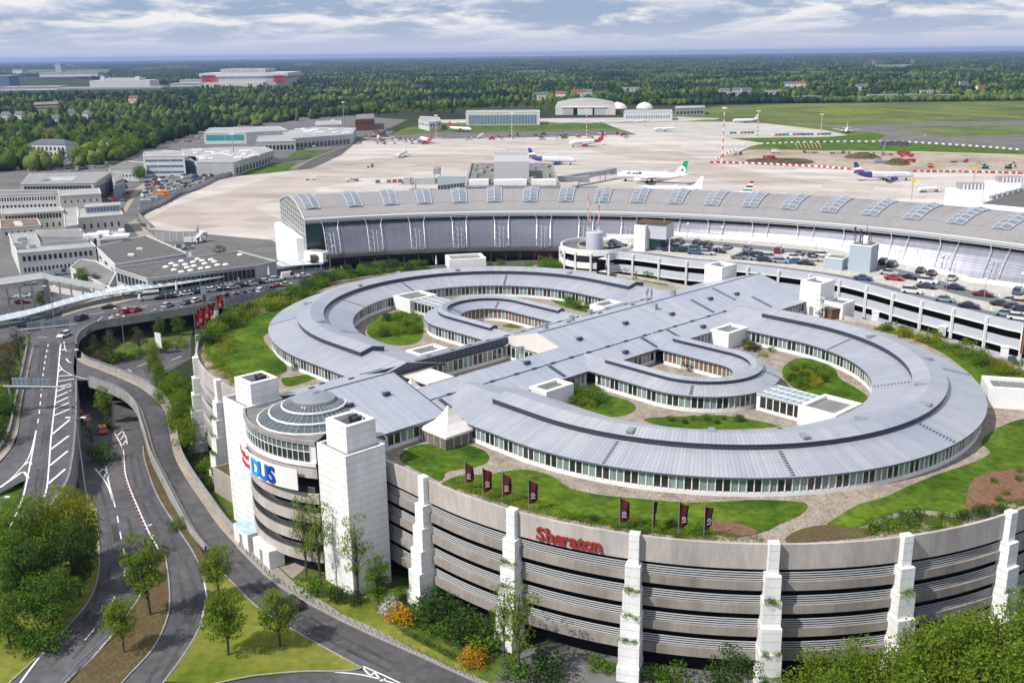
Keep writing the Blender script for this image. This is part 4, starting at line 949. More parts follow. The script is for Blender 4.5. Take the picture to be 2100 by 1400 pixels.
spiral('white spiral stair beside the right stair tower', L(-63.5, -15.6, Z0), 3.2)
spiral('white spiral stair beside the right lift block', L(60.5, -19.5, Z0), 5)
def bed(name, px, m, z=19.26, sm=True): return sheet(name, px, z, m, sm)
bed('lawn', [(819, 938), (832, 922), (862, 911), (930, 908), (984, 919), (1003, 936), (990, 952), (940, 962), (915, 968), (905, 985), (880, 976), (840, 956)], 'grass_lawn')
bed('lawn', [(905, 992), (940, 975), (1000, 972), (1040, 965), (1085, 963), (1130, 975), (1170, 1000), (1220, 1012), (1280, 1019), (1400, 1029), (1470, 1028), (1560, 1024), (1640, 1029), (1656, 1037), (1640, 1056), (1600, 1073), (1560, 1091), (1480, 1094), (1400, 1098), (1290, 1084), (1133, 1057), (1040, 1032), (930, 998)], 'grass_lawn')
bed('lawn', [(1696, 1075), (1720, 1057), (1760, 1034), (1817, 1017), (1867, 994), (1917, 974), (1967, 957), (2012, 940), (2030, 925), (2012, 905), (2040, 880), (2100, 858), (2200, 850), (2200, 950), (2100, 957), (2000, 978), (1988, 1044), (1967, 1051), (1867, 1044), (1800, 1062), (1760, 1081), (1712, 1082)], 'grass_lawn')
bed('soil_bed', [(2000, 978), (2100, 958), (2200, 950), (2200, 1010), (2060, 1032), (1986, 1046)], 'soil_red', 19.3)
bed('soil_bed', [(1455, 1070), (1500, 1068), (1556, 1092), (1480, 1098)], 'soil_red', 19.3)
bed('soil_bed', [(1612, 1110), (1640, 1085), (1700, 1075), (1760, 1082), (1800, 1075), (1830, 1062), (1790, 1095), (1720, 1105)], 'soil', 19.29)
bed('lawn', [(420, 700), (440, 672), (477, 655), (533, 645), (570, 630), (600, 622), (566, 653), (563, 674), (540, 690), (553, 714), (575, 735), (588, 752), (580, 765), (530, 780), (460, 762), (430, 735)], 'grass_lawn')
bed('lawn', [(577, 776), (600, 772), (640, 765), (690, 757), (640, 778), (590, 792)], 'grass_lawn')
bed('lawn', [(1793, 672), (1850, 668), (1890, 684), (1950, 705), (2020, 730), (2100, 760), (2180, 790), (2100, 815), (2026, 800), (2012, 790), (1980, 758), (1930, 722), (1870, 693), (1810, 680)], 'grass_lawn')
bed('lawn', [(1607, 752), (1633, 735), (1673, 737), (1710, 754), (1722, 775), (1750, 792), (1780, 814), (1760, 829), (1700, 818), (1655, 806), (1622, 790), (1606, 770)], 'grass_lawn')
bed('lawn', [(1176, 812), (1190, 800), (1240, 808), (1290, 822), (1303, 838), (1270, 853), (1210, 850), (1178, 832)], 'grass_lawn')
bed('lawn', [(1322, 858), (1400, 853), (1480, 851), (1560, 864), (1592, 874), (1500, 879), (1400, 877), (1345, 869)], 'grass_lawn')
bed('lawn', [(752, 675), (770, 652), (810, 640), (843, 640), (866, 655), (866, 690), (845, 705), (800, 706), (762, 692)], 'grass_lawn')
bed('lawn', [(1125, 610), (1160, 614), (1215, 628), (1205, 640), (1150, 626)], 'grass_lawn')
bed('lawn', [(1250, 540), (1300, 550), (1360, 568), (1372, 585), (1330, 578), (1240, 556)], 'grass_lawn')
bed('lawn', [(600, 625), (640, 600), (700, 580), (800, 562), (900, 552), (860, 548), (760, 555), (680, 568), (600, 592), (520, 620)], 'grass_wild')
bed('lawn', [(1030, 668), (1060, 672), (1085, 664), (1060, 660)], 'grass_wild')
mat('term_roof', (.30, .283, .278), .5, .1, var=.08, scale=.05, fine=.04)
mat('term_glass', (.17, .175, .22), .36, .55, var=.25, scale=.12, stretch=(.2, .2, 1.2), spec=1.)
mat('term_barrel', (.10, .095, .095), .4, .4, var=.3, scale=.3, stretch=(.3, .3, 1))
plain('term_dark', (.015, .02, .028), .15, spec=.8)
mat('end_glass', (.20, .225, .19), .2, .2, var=.25, scale=.3, spec=.9)
plain('teal_glass', (.09, .16, .17), .15, spec=.9)
plain('skylight_glass', (.19, .22, .26), .15, .1, spec=1.)
plain('truss_white', (.66, .67, .69), .35, .2)
TC, TR = Vector((-3, 173.5, 0)), 195.0
def TP(th, d, z): a = R(th); return Vector((TC.x+(TR+d)*math.cos(a), TC.y+(TR+d)*math.sin(a), z))
def th_of(u, v, z): p = P(u, v, z)-TC; return math.degrees(math.atan2(p.y, p.x))
TH0, TH1 = 111.2, 14.0
THS = [TH0+(TH1-TH0)*i/96 for i in range(97)]
def roofz(d): return 23.8+4.9*math.sin(math.pi*min(1, d/26)/2) if d < 26 else 28.7-5.6*((d-26)/32)**1.6
ter_ = T('terminal', 'long curved terminal hall with grey barrel roof, ribbed rooflights and bulging glass front', 'terminal', TP(75, 0, 0))
mb = MB(); ds = [0, 3, 7, 12, 17, 22, 26, 31, 37, 44, 51, 58]
mb.loft([[TP(t, d, roofz(d)) for d in ds] for t in THS]); mb.build('roof', 'term_roof', ter_)
js = MB()
for t in THS[::2]:
    q = [TP(t, d, roofz(d)+.03) for d in ds[:8]]
    for a, b in zip(q[:-1], q[1:]): js.bar(a, b, .12, .06)
for d in (2.2, 9.5): js.tube([TP(t, d, roofz(d)+.02) for t in THS], .09, 4)
js.build('roof_joint', 'concrete_grey', ter_)
mb = MB(); mb.loft([[TP(t, 1, 22.5), TP(t, -.35, 22.8), TP(t, -.5, 23.85), TP(t, .1, 24.05)] for t in THS]); mb.build('gutter', 'truss_white', ter_)
mb = MB(); mb.loft([[TP(t, 3.6, 23.8), TP(t, 3.4, 21.2)] for t in THS]); mb.build('clerestory', 'term_dark', ter_)
GP = [(1.3, 21.6), (.2, 20.6), (-1.2, 18.9), (-2.7, 16.7), (-3.9, 14.6), (-4.7, 13.0), (-5.1, 12.0)]
TG = [t for t in THS if t < 109.5]
mb = MB(); mb.loft([[TP(t, d, z) for d, z in GP] for t in TG]); mb.build('glass_front', 'term_glass', ter_, True)
mb = MB()
def along(pts, f):
    k = f*(len(pts)-1); i = min(int(k), len(pts)-2); q = k-i
    return (pts[i][0]+(pts[i+1][0]-pts[i][0])*q, pts[i][1]+(pts[i+1][1]-pts[i][1])*q)
for f in [i/17 for i in range(18)]:
    d, z = along(GP, f); mb.tube([TP(t, d-.06, z) for t in TG], .055, 4)
for t in [109.4-1.01*i for i in range(95)]:
    q = [TP(t, d-.05, z) for d, z in GP]
    for a, b in zip(q[:-1], q[1:]): mb.bar(a, b, .07)
mb.build('glazing_bar', 'dome_metal', ter_)
MB().loft([[TP(t, 3.35, 21.8), TP(t, 3.35, 6.4)] for t in THS]).build('recess_glass', 'teal_glass', ter_)
mb = MB(); BP = [(-5.1, 12.0), (-6.0, 11.4), (-6.2, 10.4), (-5.4, 9.5), (-3.6, 9.2), (-1.5, 9.2)]; mb.loft([[TP(t, d, z) for d, z in BP] for t in THS]); mb.build('entrance_canopy', 'term_barrel', ter_, True)
mb = MB(); mb.loft([[TP(t, -1.5, 9.2), TP(t, -1.5, 6.4)] for t in THS]); mb.build('entrance_front', 'term_dark', ter_)
mb = MB(); mb.loft([[TP(t, 56, 23.6), TP(t, 57, 0)] for t in THS]); mb.build('back_wall', 'concrete_grey', ter_)
mb = MB()
for i in range(60):
    t = 110.5-1.6*i; mb.bar(TP(t, -2.2, 6.4), TP(t, -2.2, 9.3), .3)
mb.build('entrance_post', 'steel', ter_)
for i, (u, v) in enumerate([(650, 430), (735, 425), (805, 419), (873, 416), (944, 414), (1014, 413), (1086, 412), (1158, 412.5), (1231, 413), (1305, 413), (1380, 416), (1453, 420), (1529, 424), (1606, 429), (1687, 435), (1770, 441), (1854, 449), (1942, 458), (2032, 469), (2125, 482)]):
    t = th_of(u, v, 27.2); w_ = math.degrees(2.5/TR); mb = MB()
    dd = [8, 12, 16, 20, 24.5, 29.5]; secs = []
    for d in dd: z = roofz(d); secs.append([TP(t+w_, d, z-.1), TP(t+w_, d, z+.3), TP(t, d, z+.75), TP(t-w_, d, z+.3), TP(t-w_, d, z-.1)])
    mb.loft(secs, mi=[1, 0, 0, 1]); mb.poly(secs[0], 0); mb.poly(secs[-1], 1)
    sk = mb.build('skylight', ['skylight_glass', 'steel'], ter_)
    fr = MB()
    for j in (1, 2, 3):
        for a, b in zip(secs[:-1], secs[1:]): fr.bar(a[j]+Vector((0, 0, .06)), b[j]+Vector((0, 0, .06)), .2)
    for s_ in secs: fr.bar(s_[1]+Vector((0, 0, .05)), s_[2]+Vector((0, 0, .05)), .16); fr.bar(s_[2]+Vector((0, 0, .05)), s_[3]+Vector((0, 0, .05)), .16)
    fr.build('frame', 'truss_white', sk)
for i in range(20):
    t = 108.6-4.62*i; tr = MB()
    for dt in (-.75, .75):
        q = [TP(t+dt, d-1.0, z+.2) for d, z in GP]; tr.tube([TP(t+dt*1.3, -.2, 23.5)]+q[1:], .12, 5)
        q2 = [TP(t+dt*.25, d-1.9, z-.1) for d, z in GP[2:]]; tr.tube(q2, .08, 4)
        for a, b in zip(q[2:], q2): tr.bar(a, b, .07)
        for a, b in zip(q[3:], q2[:-1]): tr.bar(a, b, .07)
    tr.tube([TP(t-.9, -.2, 23.5), TP(t, 1.2, 21.7), TP(t+.9, -.2, 23.5)], .14, 4)
    tr.build('truss', 'truss_white', ter_)
mb = MB(); mb.tube([TP(t, -.1, 22.4) for t in THS], .15, 5); mb.build('truss_rail', 'truss_white', ter_)
e0 = TH0; mb = MB(); q = [TP(e0, d, roofz(d)-.15) for d in ds]; lo = [TP(e0, d, 12) for d in ds]
for a, b, c, d in zip(q[:-1], q[1:], lo[1:], lo[:-1]): mb.poly([d, c, b, a])
mb.poly([TP(e0, 0, 6.4), TP(e0, 14, 6.4), TP(e0, 14, 12), TP(e0, 0, 12)]); mb.build('gable_glass', 'end_glass', ter_)
mb = MB()
for z in (14, 16, 18, 20, 22, 24, 26, 28): 
    for a, b in zip(ds[:-1], ds[1:]):
        if roofz(a) > z+.3 and roofz(b) > z+.3: mb.bar(TP(e0+.03, a, z), TP(e0+.03, b, z), .16)
for d in range(0, 58, 5): mb.bar(TP(e0+.03, d, 6.5 if d < 12 else 12), TP(e0+.03, d, roofz(d)-.2), .16)
mb.bar(TP(e0+.05, 0, 6.4), TP(e0+.05, 0, 24.0), .5)
for a, b in zip(ds[:-1], ds[1:]): mb.bar(TP(e0+.05, a, roofz(a)+.1), TP(e0+.05, b, roofz(b)+.1), .4, .4)
mb.build('gable_frame', 'truss_white', ter_)
mb = MB(); mb.prism([TP(e0+.1, 1.5, 0), TP(e0+.9, 2, 0), TP(e0+.75, 55, 0), TP(e0+.1, 56, 0)], 0, [17.0, 17.0, 15.0, 15.0]); mb.build('end_block', 'white_panel', ter_)
mb = MB(); mb.prism([TP(e0+.4, -1, 0), TP(e0-1.3, -7.5, 0), TP(e0-2.2, -4.5, 0), TP(e0-.6, 2, 0)], 9.3, 12.8, bottom=True); mb.build('entrance_prow', 'white_panel', ter_)
mb = MB(); mb.prism([TP(e0-.2, -2, 0), TP(e0-1.3, -6.0, 0), TP(e0-1.9, -4, 0), TP(e0-.8, 0, 0)], 12.8, 12.85); mb.build('prow_deck', 'paving_tan', ter_)
pr = T('pier_building', 'grey flat pier building with roof plant rising behind the terminal roof', 'pier building', P(1050, 370, 0))
ZP = 15.
c4 = [P(955, 384, ZP), P(1147, 384, ZP), P(1131, 338, ZP), P(966, 338, ZP)]
MB().prism(c4, 0, ZP).build('wall', 'concrete_grey', pr)
mb = MB(); inn = [c+(sum(c4, Vector())/4-c)*.04 for c in c4]; mb.tess([Vector((p.x, p.y, ZP+.05)) for p in inn]); mb.build('roof', 'roof_grey', pr)
mb = MB(); 
for a, b in zip(c4, c4[1:]+c4[:1]): mb.bar(a+Vector((0, 0, .5)), b+Vector((0, 0, .5)), 1.2, 1.0)
mb.build('parapet', 'concrete_grey', pr)
hb = [P(1013, 368, ZP), P(1085, 368, ZP), P(1085, 352, ZP), P(1015, 352, ZP)]
MB().prism(hb, ZP, ZP+9.5).build('plant_room', plain('plant_grey', (.46, .46, .465)).name, pr)
mb = MB(); rr2 = random.Random(5)
for k in range(46):
    u, v = rr2.uniform(975, 1128), rr2.uniform(342, 382)
    if 1008 < u < 1090 and v < 370: continue
    p = P(u, v, ZP); mb.box(p+Vector((0, 0, .9)), (rr2.uniform(1, 4), rr2.uniform(1, 3), rr2.uniform(.8, 2.2)), rr2.random())
mb.build('roof_plant', 'concrete_grey', pr)
mb = MB()
for k in range(14): p = P(1016+k*5, 353, ZP)+Vector((0, 0, 9.5)); mb.bar(p, p+Vector((0, 0, rr2.uniform(1.5, 4))), .3)
mb.build('roof_railing', 'steel', pr)
mb = MB()
for u0, u1 in ((962, 1002), (1013, 1080), (1090, 1140)): a, b = P(u0, 381, ZP), P(u1, 381, ZP); m_ = (a+b)/2; mb.box(m_+Vector((0, 0, 1.6)), ((b-a).length, 6, 3.2))
mb.build('penthouse', 'white_panel', pr)
mat('bridge_grey', (.36, .37, .39), .5, .3, var=.1, scale=.2)
def jet_bridge(lbl, a, b, w=3.2, h=3.0, z=4.5):
    r_ = T('jet_bridge', lbl, 'jet bridge', (a.x, a.y, 0), 'jet bridges of the pier'); A, B = Vector((a.x, a.y, z+h/2)), Vector((b.x, b.y, z+h/2-.6)); d = (B-A).normalized()
    m1 = A+(B-A)*.55
    MB().bar(A, m1, w+.5, h+.5).build('tunnel', 'bridge_grey', r_); MB().bar(m1, B, w, h).build('tunnel', 'bridge_grey', r_)
    MB().box(B, (4.6, 4.6, 3.9), math.atan2(d.y, d.x)).build('cab', 'bridge_grey', r_)
    lg = MB(); p = A+(B-A)*.8
    for s_ in (-2, 2): n_ = Vector((-d.y, d.x, 0))*s_; lg.tube([(p.x+n_.x, p.y+n_.y, 0), (p.x+n_.x, p.y+n_.y, z+1)], .3, 6)
    lg.build('support', 'steel', r_); return r_
jet_bridge('grey jet bridge reaching left from the pier with a dark end', P(895, 378, 4), P(838, 376, 4), 3.4)
jet_bridge('long grey jet bridge reaching right to the white aircraft with green tail', P(1155, 373, 4), P(1255, 355, 4), 3.4)
jet_bridge('short grey jet bridge behind the left glazed link', P(895, 358, 4), P(897, 352, 4), 3.4)
jet_bridge('grey jet bridge lying close to the right flank of the pier', P(1140, 374, 4), P(1200, 372, 4), 3.0)
gl = T('glazed_link', 'teal glazed link block left of the pier', 'link block', P(930, 375, 0)); q = [P(897, 380, 9), P(955, 374, 9), P(958, 362, 9), P(897, 362, 9)]
MB().prism(q, 0, 9).build('wall', 'teal_glass', gl); mb = MB()
for f in [i/9 for i in range(10)]: a = q[0]+(q[1]-q[0])*f; mb.bar((a.x, a.y-.1, 0), (a.x, a.y-.1, 9), .25)
for z in (3, 6, 9): mb.bar((q[0].x, q[0].y-.1, z), (q[1].x, q[1].y-.1, z), .25)
mb.build('frame', 'white_paint', gl)
pr2 = T('pier_building', 'dark roofed pier at the right frame edge beyond the terminal roof', 'pier building', P(2080, 400, 0)); q = [P(2008, 418, 12), P(2100, 388, 12), P(2200, 380, 12), P(2250, 440, 12)]
MB().prism(q, 0, 12).build('wall', 'white_panel', pr2); MB().tess([Vector((p.x, p.y, 12.06)) for p in [c+(sum(q, Vector())/4-c)*.03 for c in q]]).build('roof', 'roof_felt', pr2)
mb = MB()
for k in range(9): p = P(2035+k*11, 408-k*3, 12); mb.box(p+Vector((0, 0, .8)), (2.4, 2, 1.6), .4)
mb.build('roof_plant', 'bridge_grey', pr2)
for i, (u, v, lbl) in enumerate(((1975, 403, 'white gate room with slatted grey top, nearer of two at the right edge'), (2055, 388, 'white gate room with slatted grey top, farther of two at the right edge'))):
    r_ = T('gate_room', lbl, 'gate room', P(u, v, 0), 'gate rooms of the right pier'); p = P(u, v, 6); MB().box((p.x, p.y, 5), (16, 9, 10), R(-8)).build('wall', 'white_panel', r_)
    MB().box((p.x+3, p.y, 11.5), (12, 7, 3), R(-8)).build('cabin', 'bridge_grey', r_); mb = MB()
    for k in range(6): mb.box((p.x-1.6+k*1.8, p.y-3.3-k*-.25*-1, 11.5), (.5, .6, 2.6), R(-8))
    mb.build('slat', 'white_paint', r_)
ZD = 25.0
mat('deck_floor', (.46, .435, .395), .9, var=.12, scale=.12, fine=.12); mat('deck_lane', (.16, .16, .168), .9, var=.12, scale=.15, fine=.1)
mat('deck_panel', (.50, .53, .585), .5, .1, var=.05, scale=.3)
dk_ = T('car_deck', 'open multi-storey car deck with pale blue parapet bands and parked cars on top', 'car deck', P(1600, 560, 0))
FR = curve([P(u, v, 26) for u, v in ((1246, 520), (1268, 516), (1328, 522), (1392, 530.5), (1522, 542), (1640, 556), (1720, 569), (1780, 583), (1843, 600), (1910, 617), (1983, 635), (2063, 655), (2100, 663), (2190, 690))], 4)
BK = [P(u, v, ZD) for u, v in ((2250, 640), (2100, 591), (1993, 578), (1893, 550), (1813, 533), (1700, 508), (1600, 497), (1480, 489), (1366, 481), (1304, 488), (1244, 487))]
floor = [Vector((p.x, p.y, ZD)) for p in FR]+BK
MB().tess(floor).build('floor', 'deck_floor', dk_)
for k in range(6):
    z1 = 26-3.65*k; mb = MB(); o = FR; i_ = side(FR, .35)
    mb.loft([[Vector((a.x, a.y, z1-1.75)), Vector((a.x, a.y, z1)), Vector((b.x, b.y, z1)), Vector((b.x, b.y, z1-1.75))] for a, b in zip(o, i_)]); mb.build('parapet_band', 'deck_panel', dk_)
    sl_ = MB(); o2 = side(FR, -.22); sl_.loft([[Vector((a.x, a.y, z1-2.1)), Vector((a.x, a.y, z1-1.8)), Vector((b.x, b.y, z1-1.8)), Vector((b.x, b.y, z1-2.1))] for a, b in zip(o2, side(FR, 3))]); sl_.build('edge_beam', 'white_paint', dk_)
in_ = side(FR, 3.5); MB().loft([[Vector((p.x, p.y, 0)), Vector((p.x, p.y, 24.2))] for p in in_]).build('shade_backing', 'void', dk_)  # near-black sheet stands in for the shade between the deck levels
for p, q in zip(resample(FR, 8.4), resample(side(FR, -.35), 8.4)):
    MB().bar((q.x, q.y, 0), (q.x, q.y, 25.6), .5).build('column', 'white_paint', dk_)
mb = MB(); bkp = BK; o = side(bkp, .3); mb.loft([[Vector((a.x, a.y, ZD-1)), Vector((a.x, a.y, ZD+1.1)), Vector((b.x, b.y, ZD+1.1)), Vector((b.x, b.y, ZD-1))] for a, b in zip(bkp, o)]); mb.build('back_parapet', 'white_panel', dk_)
MB().loft([[Vector((p.x, p.y, 0)), Vector((p.x, p.y, ZD))] for p in bkp]).build('back_wall', 'concrete_grey', dk_)
ln_ = MB(); a_, b_ = side(FR, 1.2), side(FR, 6.6)
for i in range(4, len(FR)-1): ln_.poly([Vector((q.x, q.y, ZD+.03)) for q in (a_[i], a_[i+1], b_[i+1], b_[i])])
back2 = curve([P(u, v, ZD+.03) for u, v in ((1380, 489), (1500, 498), (1600, 508), (1680, 516), (1813, 545), (1900, 566), (2000, 598), (2110, 622), (2250, 660))], 4); bb = side(back2, -6)
for i in range(len(back2)-1): ln_.poly([back2[i], back2[i+1], bb[i+1], bb[i]])
ln_.build('lane', 'deck_lane', dk_)
bm = MB()
for i, p in enumerate(resample(side(FR, 7.2), 2.6)):
    q = p; t = Vector((.45, .89, 0)); bm.bar((q.x, q.y, ZD+.03), (q.x+t.x*5, q.y+t.y*5, ZD+.03), .14, .02)
bm.build('bay_line', 'marking', dk_); bm = MB()
for i, p in enumerate(resample(back2, 2.6)):
    t = Vector((.45, .89, 0)); bm.bar((p.x, p.y, ZD+.04), (p.x+t.x*4.6, p.y+t.y*4.6, ZD+.04), .14, .02)
bm.build('bay_line', 'marking', dk_)
rm = T('spiral_ramp', 'white banded spiral car ramp at the left end of the car deck', 'ramp', (25, 291, 0)); CX, CY = 25.0, 291.0
def rp_(a, r, z): return Vector((CX+r*math.cos(a), CY+r*math.sin(a)*1.05, z))
N_ = 48
for k, zt in enumerate((26, 22.3, 18.6)):
    mb = MB(); mb.loft([[rp_(2*math.pi*i/N_, 10.4, zt-1.7), rp_(2*math.pi*i/N_, 10.4, zt), rp_(2*math.pi*i/N_, 10.0, zt), rp_(2*math.pi*i/N_, 10.0, zt-1.7)] for i in range(N_+1)]); mb.build('parapet_band', 'wall_white', rm)
    mb = MB(); mb.loft([[rp_(2*math.pi*i/N_, 10.0, zt-1.0), rp_(2*math.pi*i/N_, 5.4, zt-1.0)] for i in range(N_+1)]); mb.build('roadway', 'deck_lane', rm)
mb = MB(); mb.loft([[rp_(2*math.pi*i/N_, 5.4, 0), rp_(2*math.pi*i/N_, 5.4, 25.9), rp_(2*math.pi*i/N_, 5.0, 25.9), rp_(2*math.pi*i/N_, 5.0, 0)] for i in range(N_+1)]); mb.build('core', 'concrete', rm)
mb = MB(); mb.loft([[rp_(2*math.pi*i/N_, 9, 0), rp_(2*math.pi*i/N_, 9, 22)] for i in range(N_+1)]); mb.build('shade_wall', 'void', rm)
for k in range(14): a = 2*math.pi*k/14; MB().bar(rp_(a, 10.6, 0), rp_(a, 10.6, 25.2), .5).build('column', 'white_paint', rm)
plain('deck_blue', (.36, .42, .49), .6); plain('glass_teal', (.06, .12, .13), .15)
def prism_px(mb, px, z, z0, z1, mi=0): mb.prism([P(u, v, z) for u, v in px], z0, z1, mi); return mb
def block(name, lbl, cat, c, rz, sx, sy, z0, z1, m, roof='roof_grey', lip=.3):
    r_ = T(name, lbl, cat, (c.x, c.y, z0)); MB().box((c.x, c.y, (z0+z1)/2), (sx, sy, z1-z0), rz).build('wall', m, r_)
    MB().box((c.x, c.y, z1+lip/2), (sx+.2, sy+.2, lip), rz).build('coping', 'white_paint', r_); MB().box((c.x, c.y, z1+lip+.02), (sx-.6, sy-.6, .04), rz).build('roof', roof, r_); return r_
p = P(1336, 512, ZD); s1 = T('stair_block', 'grey stair block with brown roof overhanging an open corner on the car deck', 'stair block', p)
MB().box((p.x-2.2, p.y+1, ZD+3.7), (3.4, 7, 7.4), R(-28)).build('wall', 'white_panel', s1); MB().box((p.x+2.2, p.y+.2, ZD+5.7), (6.4, 6.6, 4.2), R(-28)).build('upper_room', 'deck_panel', s1)
MB().box((p.x+.6, p.y+.6, ZD+7.95), (9.2, 6.6, .25), R(-28)).build('roof', 'soil', s1); MB().box((p.x+1.6, p.y+1.4, ZD+1.8), (4, 4, 3.6), R(-28)).build('lobby', 'glass_teal', s1)
mb = MB(); mb.bar((p.x+4.6, p.y-3.4, ZD), (p.x+4.6, p.y-3.4, ZD+3.8), .3); mb.build('post', 'white_paint', s1)
p = P(1219, 512, ZD); t1 = T('cylinder_tower', 'round grey stair cylinder carrying red and white aerials in the spiral ramp', 'stair tower', p)
MB().lathe(p, [(2.5, -2), (2.5, 5.2), (2.2, 5.4), (2.2, 5.1), (.01, 5.1)], 24).build('drum', 'deck_panel', t1, True)
plain('mast_red', (.55, .10, .06), .5)
for k, (dx, h) in enumerate(((-1.9, 11), (-1.3, 9), (1.3, 12), (1.0, 8))):
    mb = MB(); b0 = p+Vector((dx, .5, 5))
    for j in range(6): mb.tube([b0+Vector((0, 0, h*j/6)), b0+Vector((0, 0, h*(j+1)/6))], .09, 5, mi=j % 2)
    mb.build('aerial', ['white_paint', 'mast_red'], t1)
p = P(1774, 556, ZD); b1 = block('plant_block', 'tall pale blue plant block crowned with aerials and dishes on the car deck', 'plant block', p+Vector((0, 2, 0)), R(-38), 5.6, 5.8, ZD, ZD+6.6, 'deck_blue')
mb = MB(); rr3 = random.Random(2)
for k in range(9):
    q = p+Vector((rr3.uniform(-2.6, 2.6), 2+rr3.uniform(-2.4, 2.4), ZD*0+6.8)); h = rr3.uniform(1.5, 4.6); mb.tube([q, q+Vector((0, 0, h))], .09, 5)
    if k % 2: mb.box(q+Vector((0, 0, h-.4)), (.4, .3, 1.5), rr3.random()*3)
mb.build('aerial', 'dark_metal', b1)
mb = MB(); q = p+Vector((.4, 2, 6.9)); mb.lathe(q, [(.9, 0), (.9, 1.7), (.7, 2.0), (.01, 2.1)], 12); mb.build('tank', 'white_panel', b1)
wn_ = MB(); X = Vector((math.cos(R(-38)), math.sin(R(-38)), 0)); Y = Vector((-X.y, X.x, 0)); c0 = p+Vector((0, 2, 0))
for k in range(3): b2 = c0-X*2.83+Y*(1.6-k*1.1)*-1; wn_.poly([b2+Vector((0, 0, 1.2)), b2+Y*.9+Vector((0, 0, 1.2)), b2+Y*.9+Vector((0, 0, 2.6)), b2+Vector((0, 0, 2.6))])
wn_.build('window', 'white_paint', b1)
p = P(1714, 550, ZD); block('plant_block', 'low pale teal hut beside the tall blue plant block', 'hut', p, R(-38), 4.6, 4.0, ZD, ZD+2.8, 'deck_blue')
for i, (u, v) in enumerate([(1412, 519), (1473, 524), (1535, 532), (1601, 533), (1672, 531), (1410, 489), (1480, 497), (1885, 560), (1878, 546), (1931, 560), (1940, 600), (2018, 612), (1955, 575), (2093, 600)]):
    p = P(u, v, ZD); r_ = T('deck_lamp', 'slim white lamp post with globe, '+nth(i)+' on the car deck', 'lamp post', p, 'lamp posts on the car deck')
    MB().tube([p, p+Vector((0, 0, 4.2))], .07, 5).build('pole', 'steel', r_); MB().lathe(p+Vector((0, 0, 4.2)), [(.05, 0), (.3, .12), (.36, .35), (.22, .6), (.01, .68)], 8).build('globe', 'white_paint', r_)
mat('render_white', (.58, .58, .575), .75, var=.1, scale=.15, fine=.06); mat('render_cream', (.60, .575, .52), .8, var=.1, scale=.15, fine=.06)
mat('render_grey', (.40, .41, .42), .75, var=.12, scale=.12, fine=.08); mat('roof_pale', (.36, .36, .355), .85, var=.14, scale=.05, fine=.1)
mat('roof_brown', (.20, .145, .11), .9, var=.3, scale=.2, fine=.15); seam_mat('hangar_roof', (.30, .295, .28), 2.2, .6, .1, .25); mat('hangar_blue', (.16, .22, .30), .5, .2, var=.12, scale=.2)
plain('window_dark', (.025, .03, .035), .12, spec=.8); plain('window_blue', (.10, .17, .25), .15, spec=.8); mat('brick', (.28, .12, .085), .85, var=.15, scale=.3)
plain('canopy_glass', (.45, .52, .55), .15, spec=.8); plain('orange_paint', (.70, .20, .02), .5)
def win_row(root, A, B, z0, z1, n, frac=.6, m='window_dark', inset=.03, margin=.04):
    """n separate windows along the wall A-B"""
    A, B = Vector((A.x, A.y, 0)), Vector((B.x, B.y, 0)); d = B-A; nn = Vector((d.y, -d.x, 0)).normalized()
    if nn.dot(Vector((-A.x, -A.y, 0))) < 0: nn = -nn
    for i in range(n):
        f0 = margin+(1-2*margin)*(i+(1-frac)/2)/n; f1 = f0+(1-2*margin)*frac/n
        p, q = A+d*f0+nn*inset, A+d*f1+nn*inset
        MB().poly([(p.x, p.y, z0), (q.x, q.y, z0), (q.x, q.y, z1), (p.x, p.y, z1)]).build('window', m, root)
def house(name, lbl, cat, px, z, wall, roof='roof_pale', rows=(), base=0., lip=.4, group=None):
    """flat-roofed block whose roof outline the photo shows at px (first two corners = the front wall)"""
    q = [P(u, v, z) for u, v in px]; c = sum(q, Vector())/len(q)
    r_ = T(name, lbl, cat, (c.x, c.y, base), group); MB().prism(q, base, z).build('wall', wall, r_)
    MB().tess([Vector((p.x, p.y, z+.05)) for p in [p+(c-p)*.02 for p in q]]).build('roof', roof, r_)
    mb = MB()
    for a, b in zip(q, q[1:]+q[:1]): mb.bar((a.x, a.y, z+lip/2), (b.x, b.y, z+lip/2), .45, lip)
    mb.build('parapet', wall, r_)
    for (i, z0, z1, n, frac, m) in rows: win_row(r_, q[i], q[(i+1) % len(q)], z0, z1, n, frac, m)
    return r_, q
def clutter(root, px_rng, z, n, seed, name='roof_plant', m='bridge_grey', sz=(1, 2.6)):
    rr = random.Random(seed)
    for k in range(n):
        p = P(rr.uniform(px_rng[0], px_rng[2]), rr.uniform(px_rng[1], px_rng[3]), z); h = rr.uniform(.5, 1.4); a, b = rr.uniform(*sz), rr.uniform(*sz)
        mb = MB(); mb.box(p+Vector((0, 0, h/2+.05)), (a, b, h), .3); mb.box(p+Vector((0, 0, h+.1)), (a*.7, b*.7, .12), .3); mb.build(name, m, root)
q = [P(42, 378, 10), P(192, 376, 10), P(228, 352, 13.5), P(60, 356, 13.5)]; c = sum(q, Vector())/4
hg = T('hangar', 'old grey hangar with shallow ribbed roof and blue end doors at the left', 'hangar', (c.x, c.y, 0))
MB().prism(q, 0, [9.8, 9.8, 13.3, 13.3]).build('wall', 'render_grey', hg)
ov = [p+(p-c)*.02 for p in q]; ln2 = (q[1]-q[0]).length
mb = MB(); mb.poly([ov[0], ov[1], ov[2], ov[3]], 0, [(0, 0), (ln2, 0), (ln2, 30), (0, 30)]); mb.build('roof', 'hangar_roof', hg)
